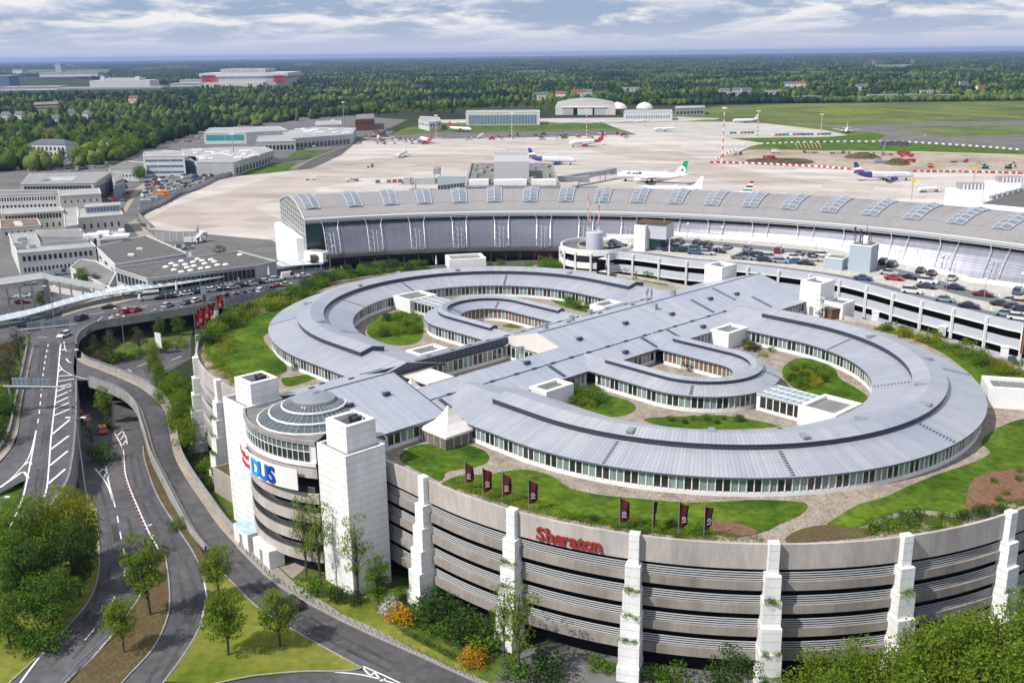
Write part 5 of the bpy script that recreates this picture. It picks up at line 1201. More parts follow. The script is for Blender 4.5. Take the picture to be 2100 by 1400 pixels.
win_row(hg, q[0], q[1], 5.2, 8.8, 22, .86, 'window_dark'); win_row(hg, q[1], q[2], .3, 8.2, 4, .9, 'hangar_blue')
for k, (u, v) in enumerate(((95, 368), (145, 361), (80, 362), (180, 360))): p = P(u, v, 11.6); MB().box(p+Vector((0, 0, .3)), (4, 2, .5), .1).build('rooflight', 'canopy_glass', hg)
q = [P(232, 377, 10), P(254, 366, 10), P(250, 352, 12), P(229, 353, 12)]; c = sum(q, Vector())/4; h2 = T('hangar', 'small hangar annex with blue doors beside the old grey hangar', 'hangar', (c.x, c.y, 0)); MB().prism(q, 0, [9, 9, 11, 11]).build('wall', 'render_grey', h2); MB().poly([p+Vector((0, 0, .1)) for p in q], 0, [(0, 0), (9, 0), (9, 9), (0, 9)]).build('roof', 'hangar_roof', h2); win_row(h2, q[0], q[1], .3, 7.5, 2, .9, 'hangar_blue')
W_ = 'window_dark'
house('office_block', 'long white office wing with two rows of narrow windows before the old hangar', 'office building', [(-40, 402), (120, 397), (121, 390), (-30, 391)], 9.5, 'render_white', 'roof_grey', [(0, 6.2, 8.2, 26, .55, W_), (0, 2.2, 4.0, 18, .55, W_)])
house('office_block', 'square cream block with small windows in front of the old hangar', 'office building', [(122, 403), (207, 398), (203, 387), (119, 391)], 11.5, 'render_cream', 'roof_pale', [(0, 8, 9.2, 6, .25, W_), (0, 3.4, 4.6, 6, .25, W_)])
r_, q = house('office_block', 'cream two storey wing with a ribbon of dark windows under its eaves', 'office building', [(4, 441), (130, 433), (124, 425), (2, 429)], 9.5, 'render_cream', 'roof_pale', [(0, 6.6, 8.8, 18, .72, W_), (0, 2.5, 4.5, 9, .3, W_)])
house('office_block', 'low cream connecting block with pale flat roof between the office wings', 'office building', [(134, 466), (160, 462), (158, 426), (130, 428)], 8.0, 'render_cream', 'roof_pale', [(0, 3, 4.6, 3, .3, W_)])
r_, q = house('office_block', 'cream block with blue glazed penthouse beside the service road', 'office building', [(160, 448), (252, 441), (245, 427), (162, 430)], 8.5, 'render_cream', 'roof_pale', [(0, 3.4, 5.6, 6, .28, W_)])
q2 = [P(176, 438, 8.6), P(248, 433, 8.6), P(246, 427, 8.6), P(178, 431, 8.6)]; MB().prism(q2, 8.55, 11.4).build('penthouse', 'render_grey', r_); MB().prism([p+(p-sum(q2, Vector())/4)*.05 for p in q2], 11.4, 11.75).build('penthouse_roof', 'roof_pale', r_); win_row(r_, q2[0], q2[1], 9.2, 11.0, 10, .8, 'window_blue')
r_, q = house('office_block', 'large flat roofed white office block with sunken roof court and two window rows', 'office building', [(36, 521), (196, 507), (164, 471), (18, 481)], 8.5, 'render_white', 'roof_pale', [(0, 5.4, 7.4, 14, .62, W_), (0, 1.2, 3.0, 18, .5, W_)], lip=.5)
ct = [P(84, 505, 8.56), P(182, 497, 8.56), P(172, 486, 8.56), P(74, 484.5, 8.56)]; MB().tess(ct).build('roof_court', 'roof_grey', r_)
mb = MB()
for a, b in zip(ct, ct[1:]+ct[:1]): mb.bar(a+Vector((0, 0, .6)), b+Vector((0, 0, .6)), .35, 1.3)
mb.bar(ct[2]+Vector((0, 0, 1.4)), ct[3]+Vector((0, 0, 1.4)), .5, 2.8); mb.build('court_wall', 'render_grey', r_); win_row(r_, ct[3]+(ct[2]-ct[3])*.3, ct[3]+(ct[2]-ct[3])*.72, 9.4, 10.6, 14, .6); clutter(r_, (30, 492, 70, 512), 8.6, 9, 4)
r_, q = house('service_building', 'brown roofed low block with white rooflights behind the large office', 'service building', [(2, 470), (84, 463), (76, 449), (0, 452)], 7.0, 'render_cream', 'roof_brown', [(0, 4, 5.4, 6, .4, W_)])
for k, (u, v) in enumerate(((36, 457), (38, 460), (40, 463))): p = P(u, v, 7); MB().box(p+Vector((0, 0, .4)), (3.4, 1.4, .7), .1).build('rooflight', 'white_panel', r_)
r_, q = house('service_building', 'dark roofed hall with pale wall joining the large office to the skylight hall', 'service building', [(236, 544), (385, 521), (300, 484), (197, 507)], 8.0, 'render_white', 'roof_felt', [(3, 4.6, 5.8, 3, .5, W_)]); clutter(r_, (250, 500, 330, 525), 8.05, 3, 8, m='white_panel')
r_, q = house('service_building', 'plant rooms with white ducts on the roof of the dark hall', 'plant room', [(205, 494), (262, 489), (256, 474), (180, 478)], 9.0, 'render_grey', 'roof_pale', []); clutter(r_, (185, 476, 256, 492), 9.1, 10, 12, m='white_panel', sz=(2, 6))
hall = [(302, 573), (531, 545), (567, 537), (488, 516), (392, 530), (236, 552)]
r_, q = house('baggage_hall', 'wide dark flat hall roof dotted with white dome rooflights beside the taxi forecourt', 'hall', hall, 11.0, 'render_grey', 'roof_felt', [(0, 7.0, 10.2, 22, .9, 'window_dark'), (5, 7.0, 10.0, 8, .8, 'window_dark')])
k = 0
for u, v in [(340, 548), (352, 541), (372, 536), (396, 538), (361, 545), (380, 543), (415, 535), (433, 533), (405, 532), (357, 554), (372, 558), (391, 555), (398, 546), (412, 551), (427, 549), (420, 541), (446, 544), (463, 543), (440, 537), (492, 523), (384, 549)]:
    p = P(u, v, 11.05); MB().lathe(p, [(1.1, 0), (1.1, .2), (.85, .42), (.4, .55), (.01, .58)], 8).build('dome_rooflight', 'white_panel', r_, True)
house('service_building', 'low white annex with dark roof in front of the skylight hall', 'annex', [(144, 550), (222, 590), (238, 560), (196, 536), (166, 533)], 4.5, 'render_white', 'roof_grey', [(0, 1.2, 3.2, 8, .5, W_)])
house('site_cabin', 'blue grey cabin block on the near corner of the dark hall', 'cabin', [(384, 530), (394, 528), (392, 514), (382, 516)], 9.0, 'hangar_blue', 'roof_pale', [])
r_, q = house('office_block', 'white office building with long blue window stripes by the equipment yard', 'office building', [(293, 322), (378, 321), (374, 311), (333, 309), (296, 312)], 13.5, 'render_white', 'roof_pale', [(0, 10, 11.6, 3, .97, 'window_blue'), (0, 6, 7.6, 3, .97, 'window_blue'), (0, 2, 3.6, 3, .97, 'window_blue')])
house('entrance_pavilion', 'glazed blue entrance pavilion beside the striped white office building', 'pavilion', [(378, 330), (404, 331), (403, 322), (377, 321)], 9, 'window_blue', 'roof_pale', [])
r_, q = house('warehouse', 'broad grey cargo warehouse with ribbed rooflights beside the green strip', 'warehouse', [(404, 334), (478, 334), (562, 309), (540, 301), (440, 303), (372, 306), (380, 320)], 9, 'render_grey', 'roof_pale', [(1, 1, 5, 12, .6, W_)]); clutter(r_, (400, 308, 530, 328), 9.05, 22, 21, 'rooflight', 'white_panel', (3, 8))
house('warehouse', 'low white shed with flat roof behind the round roadside tree', 'warehouse', [(225, 352), (300, 352), (300, 334), (262, 331), (226, 345)], 6.5, 'render_white', 'roof_grey', [(0, 3, 4.5, 10, .5, W_)])
r_, q = house('warehouse', 'pale hall with a teal glazed wall near the wooded edge', 'warehouse', [(418, 274), (504, 273), (590, 268), (572, 260), (430, 263)], 10, 'render_white', 'roof_pale', [(0, 3, 8.5, 2, .98, 'teal_wall') if False else (0, 3, 8.5, 2, .98, 'window_blue')])
mat('teal_wall', (.03, .30, .30), .4, var=.08)
for o in r_.children:
    if o.name.startswith('window'): o.data.materials[0] = MATS['teal_wall']
house('warehouse', 'long grey cargo shed with white roof ridges behind the apron corner', 'warehouse', [(524, 292), (606, 290), (606, 276), (530, 279)], 8, 'render_grey', 'roof_pale', [(0, 1, 5, 10, .7, W_)])
r_, q = house('warehouse', 'big pale grey freight hall with dark gate row at the apron corner', 'warehouse', [(600, 285), (722, 276), (730, 263), (640, 261), (578, 270)], 9, 'render_grey', 'roof_pale', [(0, 1, 5, 14, .7, W_)]); clutter(r_, (610, 265, 715, 274), 9.05, 16, 31, 'rooflight', 'white_panel', (3, 8))
house('office_block', 'distant white office with window bands behind the freight hall', 'office building', [(646, 258), (700, 256), (699, 247), (648, 249)], 9, 'render_white', 'roof_pale', [(0, 5, 7, 8, .7, W_), (0, 1.5, 3.5, 8, .7, W_)])
house('office_block', 'dark brick block among trees behind the airfield corner', 'office building', [(728, 246), (768, 244), (767, 233), (730, 235)], 12, 'brick', 'roof_grey', [(0, 7, 9, 5, .6, W_)])
house('office_block', 'small white gatehouse block left of the long blue hangar', 'office building', [(858, 247), (880, 252), (905, 249), (900, 241), (862, 239)], 9, 'render_white', 'roof_pale', [(0, 5, 7, 5, .6, 'window_blue'), (1, 5, 7, 4, .6, W_)])
r_, q = house('hangar', 'long blue glazed hangar with white fascia beyond the apron', 'hangar', [(955, 232), (1107, 231), (1105, 226), (958, 227)], 14, 'render_white', 'roof_pale', [(0, .8, 11.5, 22, .9, 'hangar_blue')])
q = [P(1139, 236, 0), P(1262, 236, 0), P(1258, 226, 0), P(1144, 226, 0)]; r_ = T('hangar', 'large pale arched hangar with half open doors beyond the apron', 'hangar', (q[0]+q[1])/2)
n_ = 16; fr_, bk_ = [], []
for i in range(n_+1):
    f = i/n_; z = 12+5.5*math.sin(math.pi*f); a, b = q[0]+(q[1]-q[0])*f, q[3]+(q[2]-q[3])*f; fr_.append(Vector((a.x, a.y, z))); bk_.append(Vector((b.x, b.y, z)))
mb = MB(); mb.loft([[a, b] for a, b in zip(fr_, bk_)]); mb.build('roof', 'roof_pale', r_)
mb = MB(); mb.loft([[Vector((a.x, a.y, 0)), a] for a in fr_]); mb.loft([[Vector((a.x, a.y, 0)), a] for a in bk_]); mb.poly([q[0], q[3], bk_[0], fr_[0]]); mb.poly([q[1], q[2], bk_[-1], fr_[-1]]); mb.build('wall', 'render_cream', r_)
d_ = q[1]-q[0]
for f0, f1, m in ((.13, .3, 'render_grey'), (.3, .37, 'void'), (.37, .62, 'render_white'), (.62, .65, 'void'), (.65, .82, 'render_grey')):
    a, b = q[0]+d_*f0, q[0]+d_*f1; MB().poly([(a.x, a.y-.3, 0), (b.x, b.y-.3, 0), (b.x, b.y-.3, 9.5), (a.x, a.y-.3, 9.5)]).build('door', m, r_)  # void panels are no doors: they paint the dark of the open gaps
a, b = q[0]+d_*.1, q[0]+d_*.85; MB().bar((a.x, a.y-.6, 10.2), (b.x, b.y-.6, 10.2), 1.2, 1.2).build('door_rail', 'white_paint', r_)
house('hangar', 'low long white hangar with small window squares beyond the apron', 'hangar', [(1279, 231), (1379, 230), (1377, 225), (1282, 226)], 10, 'render_white', 'roof_pale', [(0, 3, 6, 18, .5, 'window_blue')])
for i, (u, w_) in enumerate(((1266, 15), (1322, 13))):
    p = P(u, 222, 0); r_ = T('sand_dome', ('larger', 'smaller')[i]+' beige fabric dome rising behind the far hangars', 'dome', p, 'beige domes behind the hangars'); MB().lathe(p, [(w_, 0), (w_*.8, 4.5), (w_*.5, 7.2), (w_*.15, 8.5), (.01, 8.7)], 20).build('cover', 'tent_fabric', r_, True); MB().lathe(p+Vector((0, 0, 8.6)), [(1.2, 0), (1.2, 1), (.01, 1.4)], 8).build('vent_cap', 'steel', r_)
house('terminal_shed', 'low dark shed with white roof at the far right of the small aircraft park', 'shed', [(1384, 223), (1446, 221), (1444, 217), (1386, 218)], 9, 'render_grey', 'roof_pale', [(0, 2, 5, 8, .6, W_)])
for i, (u, v, w_, h_) in enumerate([(1655, 214, 60, 7), (1830, 213, 80, 9), (1925, 211, 55, 7), (1290, 196, 45, 9), (1500, 206, 50, 9), (1590, 203, 40, 9), (1905, 205, 30, 10)]):
    p = P(u, v-7, 0); r_ = T('shed', 'long white flat building peeping over the far hedge, '+nth(i)+' listed from the airfield edge' if False else ['long white shed behind the hedge left of the field centre', 'longest white hall behind the hedge at the right', 'white hall touching the right end of the longest hall', 'white flat house roof beside the red roofed houses', 'row of white terraced houses behind the far hedge', 'white villa with red chimney behind the far hedge', 'white gabled house in the wood at the right'][i], 'building', p, 'white buildings behind the airfield hedge')
    MB().box((p.x, p.y, h_/2), (w_, 14, h_)).build('wall', 'render_white', r_); MB().box((p.x, p.y, h_+.3), (w_+1, 15, .6)).build('roof', 'roof_pale', r_); win_row(r_, Vector((p.x-w_/2, p.y-7, 0)), Vector((p.x+w_/2, p.y-7, 0)), h_*.45, h_*.75, 7, .5)
def gable_house(lbl, p, w_, d_, h_, wall, roof, rz=0., cat='house'):
    r_ = T('house', lbl, cat, p, 'houses among the woods'); X = Vector((math.cos(rz), math.sin(rz), 0)); Y = Vector((-X.y, X.x, 0))
    c = [p+X*(i*w_/2)+Y*(j*d_/2) for i, j in ((-1, -1), (1, -1), (1, 1), (-1, 1))]; up = Vector((0, 0, 1)); mb = MB(); mb.prism(c, 0, h_)
    rp = h_+d_*.5; a, b = p-X*w_/2+up*rp, p+X*w_/2+up*rp; mb.poly([c[0]+up*h_, c[3]+up*h_, a]); mb.poly([c[1]+up*h_, c[2]+up*h_, b]); mb.build('wall', wall, r_)
    mb = MB(); e = up*(h_-.3); mb.poly([c[0]+e-Y*.5, c[1]+e-Y*.5, b+up*.1, a+up*.1]); mb.poly([c[3]+e+Y*.5, c[2]+e+Y*.5, b+up*.1, a+up*.1]); rf = mb.build('roof', roof, r_)
    ch = p+X*w_*.25+Y*d_*.15; MB().box(ch+up*(rp-.4), (.9, .9, 2.2), rz).build('chimney', 'brick', rf); win_row(r_, c[0], c[1], h_*.3, h_*.62, 4, .35)
mat('roof_tile', (.24, .085, .05), .8, var=.2, scale=.4); mat('roof_slate', (.10, .105, .12), .7, var=.2, scale=.4)
for i, (u, v, w_, wl_, rf, lb) in enumerate([(14, 246, 12, 'render_white', 'roof_slate', 'white gabled house in the wood at the far left, left of a pair'), (42, 245, 13, 'render_white', 'roof_slate', 'white gabled house in the wood at the far left, right of a pair'), (148, 240, 9, 'render_white', 'roof_slate', 'narrow white gabled house deep in the left wood'), (180, 243, 10, 'render_white', 'roof_slate', 'tall white gabled house beside the dark copper beech'), (113, 253, 12, 'render_white', 'roof_slate', 'low white gabled house at the near wood edge'), (275, 212, 16, 'render_white', 'roof_tile', 'white house in the middle of the left wood'), (1150, 203, 22, 'render_white', 'roof_tile', 'house with bright red tiled roof beyond the hangars'), (1185, 199, 26, 'render_white', 'roof_tile', 'wide house with orange tiled roof beyond the hangars'), (1205, 198, 20, 'render_grey', 'roof_slate', 'dark slate roofed house beside the orange roofed house'), (1110, 205, 24, 'render_cream', 'roof_slate', 'grey roofed house behind the pale arched hangar'), (1618, 181, 24, 'render_white', 'roof_slate', 'white gabled house in the wood above the hedge'), (1640, 180, 26, 'render_white', 'roof_tile', 'white house with tiled roof high in the wood'), (1765, 186, 20, 'render_white', 'roof_slate', 'steep white gabled house in the right wood'), (1974, 180, 22, 'render_white', 'roof_slate', 'white gable in the far right wood'), (1485, 196, 20, 'render_white', 'roof_slate', 'white terraced house left end behind the hedge'), (1512, 195, 20, 'render_white', 'roof_slate', 'white terraced house second behind the hedge'), (1530, 195, 20, 'render_white', 'roof_slate', 'white terraced house third behind the hedge'), (2010, 190, 22, 'render_cream', 'roof_tile', 'tiled house at the far right wood edge')]):
    gable_house(lb, P(u, v, 0), w_, 9, 6.5 if w_ < 15 else 9, wl_, rf, RND.uniform(-.5, .5))
p = P(112, 322, 0); vl = T('villa', 'big white villa with grey hipped roof half hidden by trees', 'villa', p); X = Vector((.96, -.28, 0)); Y = Vector((.28, .96, 0)); c = [p+X*i*19+Y*j*8 for i, j in ((-1, -1), (1, -1), (1, 1), (-1, 1))]
MB().prism(c, 0, 11).build('wall', 'render_white', vl); up = Vector((0, 0, 1)); a, b = p-X*11+up*15, p+X*11+up*15; c = [q+up*11 for q in [p+(q-p)*1.05 for q in c]]
mb = MB(); mb.poly([c[0], c[1], b, a]); mb.poly([c[1], c[2], b]); mb.poly([c[2], c[3], a, b]); mb.poly([c[3], c[0], a]); mb.build('roof', 'roof_slate', vl); win_row(vl, c[0]-up*11, c[1]-up*11, 6.5, 9.2, 9, .35); win_row(vl, c[0]-up*11, c[1]-up*11, 1.8, 4.8, 9, .35)
house('apartment_block', 'brown and white apartment slab in the far left wood', 'apartment block', [(68, 216), (120, 214), (119, 208), (70, 210)], 14, 'brick', 'roof_grey', [(0, 10, 12, 3, .95, 'white_panel'), (0, 6, 8, 3, .95, 'white_panel'), (0, 2, 4, 3, .95, 'white_panel')])
house('villa', 'white villa partly seen at the right of the big villa', 'villa', [(200, 300), (220, 299), (219, 292), (202, 293)], 10, 'render_white', 'roof_slate', [(0, 5, 8, 4, .4, W_)])
sd = T('stadium', 'vast pale stadium box with red sign panels at both ends and a raised roof', 'stadium', P(500, 178, 0)); Y0 = P(500, 178, 0).y
def far_box(root, name, u0, u1, v0, v1, Yd, dep, m):
    a, b = PD(u0, v0, Yd), PD(u1, v1, Yd); z0, z1 = max(0, min(a.z, b.z)), max(a.z, b.z); return MB().box(((a.x+b.x)/2, Yd+dep/2, (z0+z1)/2), (abs(b.x-a.x), dep, z1-z0)).build(name, m, root)
mat('stadium_grey', (.44, .43, .44), .6, .2, var=.1, scale=.01); plain('stadium_red', (.42, .03, .05), .6)
far_box(sd, 'wall', 411, 587, 155, 178, Y0, 180, 'stadium_grey'); far_box(sd, 'upper_wall', 408, 590, 151, 156, Y0-3, 186, 'render_white'); far_box(sd, 'roof', 452, 545, 142, 152, Y0+30, 120, 'roof_pale')
far_box(sd, 'plinth', 418, 540, 170, 180, Y0-30, 60, 'render_cream')
for u0, u1 in ((413, 442), (560, 586)):
    a, b = PD(u0, 155, Y0-4), PD(u1, 168, Y0-4); MB().box(((a.x+b.x)/2, Y0-4, (a.z+b.z)/2), (b.x-a.x, 1, a.z-b.z)).build('sign_panel', 'stadium_red', sd)
    w2 = (b.x-a.x); tm = text_mesh('ESPRIT', w2*.27, .5); place_text(tm, lambda x, y, z: Vector(((a.x+b.x)/2+x, Y0-4.8, (a.z+b.z)/2+y+1))).build('lettering', 'white_paint', sd); place_text(text_mesh('arena', w2*.2, .5), lambda x, y, z: Vector(((a.x+b.x)/2+x, Y0-4.8, (a.z+b.z)/2+y-6))).build('lettering', 'white_paint', sd)
for k in range(24): u = 455+k*3.8; a = PD(u, 143, Y0+29); MB().bar((a.x, a.y, PD(u, 151, Y0+29).z), a, 1.2).build('roof_truss', 'white_paint', sd)
ex = T('exhibition_hall', 'white exhibition hall with columned upper storey left of the stadium', 'exhibition hall', P(245, 178, 0)); Y1 = P(245, 180, 0).y
far_box(ex, 'wall', 183, 308, 166, 180, Y1, 80, 'render_white'); far_box(ex, 'upper_wall', 210, 285, 161, 167, Y1+10, 60, 'render_grey'); far_box(ex, 'tower', 205, 214, 157, 167, Y1+8, 12, 'render_cream'); far_box(ex, 'tower', 277, 286, 157, 167, Y1+8, 12, 'render_cream')
for k in range(20): u = 213+k*3.4; a = PD(u, 161.5, Y1+8); MB().bar((a.x, a.y, PD(u, 166, Y1+8).z), a, 1.5).build('column', 'white_paint', ex)
for nm, lb, u0, u1, v0, v1, dY, m in (('exhibition_hall', 'low beige exhibition hall roofs at the far left', 0, 122, 179, 194, -150, 'render_cream'), ('exhibition_hall', 'long pale hall roofs left below the exhibition hall', 118, 330, 181, 190, -200, 'render_grey'), ('exhibition_hall', 'white hall just left of the stadium', 348, 415, 172, 180, 30, 'render_white'), ('exhibition_hall', 'grey block with grid windows between the hall and stadium', 368, 412, 165, 175, 90, 'render_grey'), ('office_tower', 'dark glass block at the extreme left edge', -20, 21, 156, 181, 0, 'window_blue'), ('office_tower', 'solitary grey tower block on the far left skyline', 112, 126, 131, 147, 2600, 'render_grey'), ('power_station', 'pale industrial block on the far left horizon', 25, 46, 143, 150, 2500, 'render_white'), ('exhibition_hall', 'long white flat works below the skyline tower', 80, 200, 150, 154, 1300, 'render_white'), ('factory_hall', 'thin white factory roof deep in the right forest', 1808, 1870, 134.5, 139, 1600, 'render_white'), ('factory_hall', 'red and white halls near the right frame edge', 2060, 2130, 146, 152, 900, 'render_grey')):
    Yb = Y1+dY; p = PD((u0+u1)/2, v1, Yb); r_ = T(nm, lb, nm.replace('_', ' '), (p.x, p.y, 0)); far_box(r_, 'wall', u0, u1, v0, v1+3, Yb, 60, m); far_box(r_, 'roof', u0-1, u1+1, v0-.6, v0+.6, Yb-1, 62, 'roof_pale')
for i, u in enumerate((1085, 1196, 1491, 1500, 1385)):
    Yb = 14500; a = PD(u, 121, Yb); hgt = (88, 91, 91, 90, 90)[i]; r_ = T('wind_turbine', 'tiny white wind turbine on the horizon, '+nth(i)+' from the left' if i < 2 else ['', '', 'white turbine, left of the close pair on the skyline', 'white turbine, right of the close pair on the skyline', 'slim white mast on the skyline between the turbines'][i], 'wind turbine', (a.x, Yb, 0), 'turbines on the horizon')
    MB().tube([(a.x, Yb, 0), (a.x, Yb, hgt)], [4, 2], 6).build('tower', 'white_paint', r_); mb = MB()
    for k in range(3): an_ = k*2.094+i; mb.bar((a.x, Yb-3, hgt), (a.x+8*math.sin(an_), Yb-3, hgt+8*math.cos(an_)), 2.5, 1)
    mb.build('rotor', 'white_paint', r_)
for i, u in enumerate((1789, 1868)):
    Yb = 5200; a = PD(u, 139, Yb); r_ = T('crane_tower', 'slanted grey tower of a bridge-like crane in the right forest, '+('left' if i == 0 else 'right')+' one', 'tower', (a.x, Yb, 0), 'slanted towers'); mb = MB(); top = PD(u+3, 120, Yb); mb.bar((a.x, Yb, 0), top, 5); mb.bar((a.x+14, Yb, 0), top, 5); mb.build('strut', 'bridge_grey', r_); MB().bar(top, PD(u-24, 136, Yb), 2).build('stay', 'brick', r_)
def walkway(lbl, up_, lo_, z, post=True):
    A = curve([P(u, v, z) for u, v in up_], 3); B = curve([P(u, v, z) for u, v in lo_], 3); n = min(len(A), len(B)); r_ = T('walkway', lbl, 'covered walkway', (B[0].x, B[0].y, z-4)); mb = MB()
    mb.loft([[a+Vector((0, 0, .25)), b, b-Vector((0, 0, .35))] for a, b in zip(A[:n], B[:n])]); mb.build('roof', 'canopy_glass', r_); rb = MB(); ps = MB()
    for a, b in zip(resample(A, 3.2), resample(B, 3.2)): rb.bar(a+Vector((0, 0, .3)), b+Vector((0, 0, .08)), .14)
    rb.tube(A, .14, 4); rb.tube(B, .14, 4); rb.build('rib', 'white_paint', r_)
    for b in resample(B, 6.4): MB().bar((b.x, b.y, max(0, z-2.35)), b, .22).build('post', 'steel', r_)
    gl_ = MB(); gl_.loft([[b-Vector((0, 0, 2.3)), b-Vector((0, 0, 1.4))] for b in B]); gl_.build('glass_screen', 'teal_glass', r_); return r_
walkway('long curved glass canopy following the taxi forecourt to the terminal', [(-30, 655), (40, 640), (76, 632), (176, 604), (300, 582), (380, 571), (531, 545), (567, 538), (616, 531), (650, 527)], [(-30, 663), (40, 650), (90, 637), (180, 612), (300, 592), (380, 580), (537, 553), (584, 546), (630, 542), (664, 540)], 8.9)
w2_ = T('walkway', 'roofed footbridge coming in from the left and sloping down to the forecourt', 'covered walkway', P(90, 580, 0)); mb = MB()
up1 = [P(-40, 576, 11.5), P(86, 558.5, 11.5), P(110, 565, 11), P(216, 583, 9.0)]; lo1 = [P(-40, 590, 11.5), P(88, 571, 11.5), P(97, 573, 11), P(216, 595, 9.0)]
mb.loft([[a, b, b-Vector((0, 0, .5))] for a, b in zip(up1, lo1)]); mb.build('roof', 'roof_pale', w2_)
mb = MB(); mb.loft([[b-Vector((0, 0, 1.9)), b-Vector((0, 0, 3.9))] for b in lo1]); mb.build('side_panel', 'gable_panel', w2_)
for a, b in zip(lo1[:-1], lo1[1:]):
    for f in [i/5 for i in range(5)]: p = a+(b-a)*f; MB().bar((p.x, p.y, 0), p, .4).build('post', 'steel', w2_)
st_ = T('stair', 'white covered stair climbing from the footbridge to the canopy', 'stair', P(250, 600, 6.5)); mb = MB()
for k in range(7): a, b = P(218+k*5.5, 592-k*1.2, 9.4), P(224+k*5.5, 600-k*1.2, 9.2); mb.bar(a, b, .5, .15)
mb.build('roof_slat', 'white_paint', st_); mb = MB(); mb.bar(P(248, 587, 9.6), P(288, 607, 7.0), .5, .9); mb.bar(P(216, 588, 8.5), P(254, 604, 6.8), .5, .9); mb.build('side_wall', 'white_panel', st_)
fn = T('fence', 'grey screen fence curving along the edge of the equipment yard and apron', 'fence', P(370, 400, 0)); fp = curve([P(u, v, 0) for u, v in ((308, 468), (288, 450), (285, 443), (298, 434), (333, 420), (352, 408), (370, 398), (393, 393), (420, 381), (446, 368), (463, 364), (500, 352), (540, 338), (600, 330), (640, 322))], 3)
MB().loft([[p, p+Vector((0, 0, 3))] for p in fp]).build('panel', 'bridge_grey', fn); mb = MB()
for p in resample(fp, 6): mb.bar(p, p+Vector((0, 0, 3.2)), .25)
mb.build('post', 'steel', fn)
f2 = T('fence', 'pale grey blast wall on the apron near the white aircraft stairs', 'fence', P(360, 488, 0)); fp = [P(u, v, 0) for u, v in ((322, 496), (404, 494), (408, 478))]; MB().loft([[p, p+Vector((0, 0, 4.5))] for p in fp]).build('panel', 'stadium_grey', f2); mb = MB()
for p in resample(fp, 3): mb.bar(p, p+Vector((0, 0, 4.6)), .2)
mb.build('post', 'white_paint', f2)
sheet('service_road', [(248, 436), (278, 386), (300, 372), (310, 374), (296, 396), (286, 428), (280, 448), (262, 458), (298, 500), (340, 520), (380, 512), (330, 496), (300, 470), (280, 452), (284, 430), (292, 400), (286, 392), (268, 420), (256, 440)], .12, 'paving_tan')
for i, (u0, v0, n, m, lb) in enumerate([(322, 415, 2, 'orange_paint', 'orange'), (300, 428, 3, 'bridge_grey', 'grey')]):
    for k in range(n):
        p = P(u0+k*13, v0-k*6, 0); r_ = T('freight_container', lb+' freight container by the apron fence, '+nth(k)+' from the left', 'container', p, 'freight containers by the fence'); MB().box(p+Vector((0, 0, 2.6)), (6.2, 5, 5.0), .35).build('body', m, r_); mb = MB()
        for j in range(6): mb.box(p+Vector((-2.6+j*1.05, -2.5, 2.6)), (.15, .1, 4.8), .35)
        mb.build('rib', m, r_)
def paint(n, c): mat('paint_'+n, c, .28, .15, var=0, coat=.6, spec=.6)
for n, c in (('black', (.012, .013, .016)), ('navy', (.018, .028, .07)), ('blue', (.05, .10, .24)), ('lightblue', (.25, .34, .42)), ('grey', (.16, .17, .18)), ('silver', (.48, .49, .50)), ('white', (.78, .78, .77)), ('red', (.45, .015, .02)), ('darkred', (.17, .012, .02)), ('cream', (.62, .55, .36)), ('teal', (.03, .13, .14)), ('orange', (.65, .14, .015)), ('green', (.03, .16, .10))): paint(n, c)
plain('car_glass', (.015, .018, .022), .06, spec=.9); plain('tyre', (.015, .015, .016), .8); plain('headlight', (.75, .76, .78), .15); plain('taillight', (.35, .01, .012), .3)
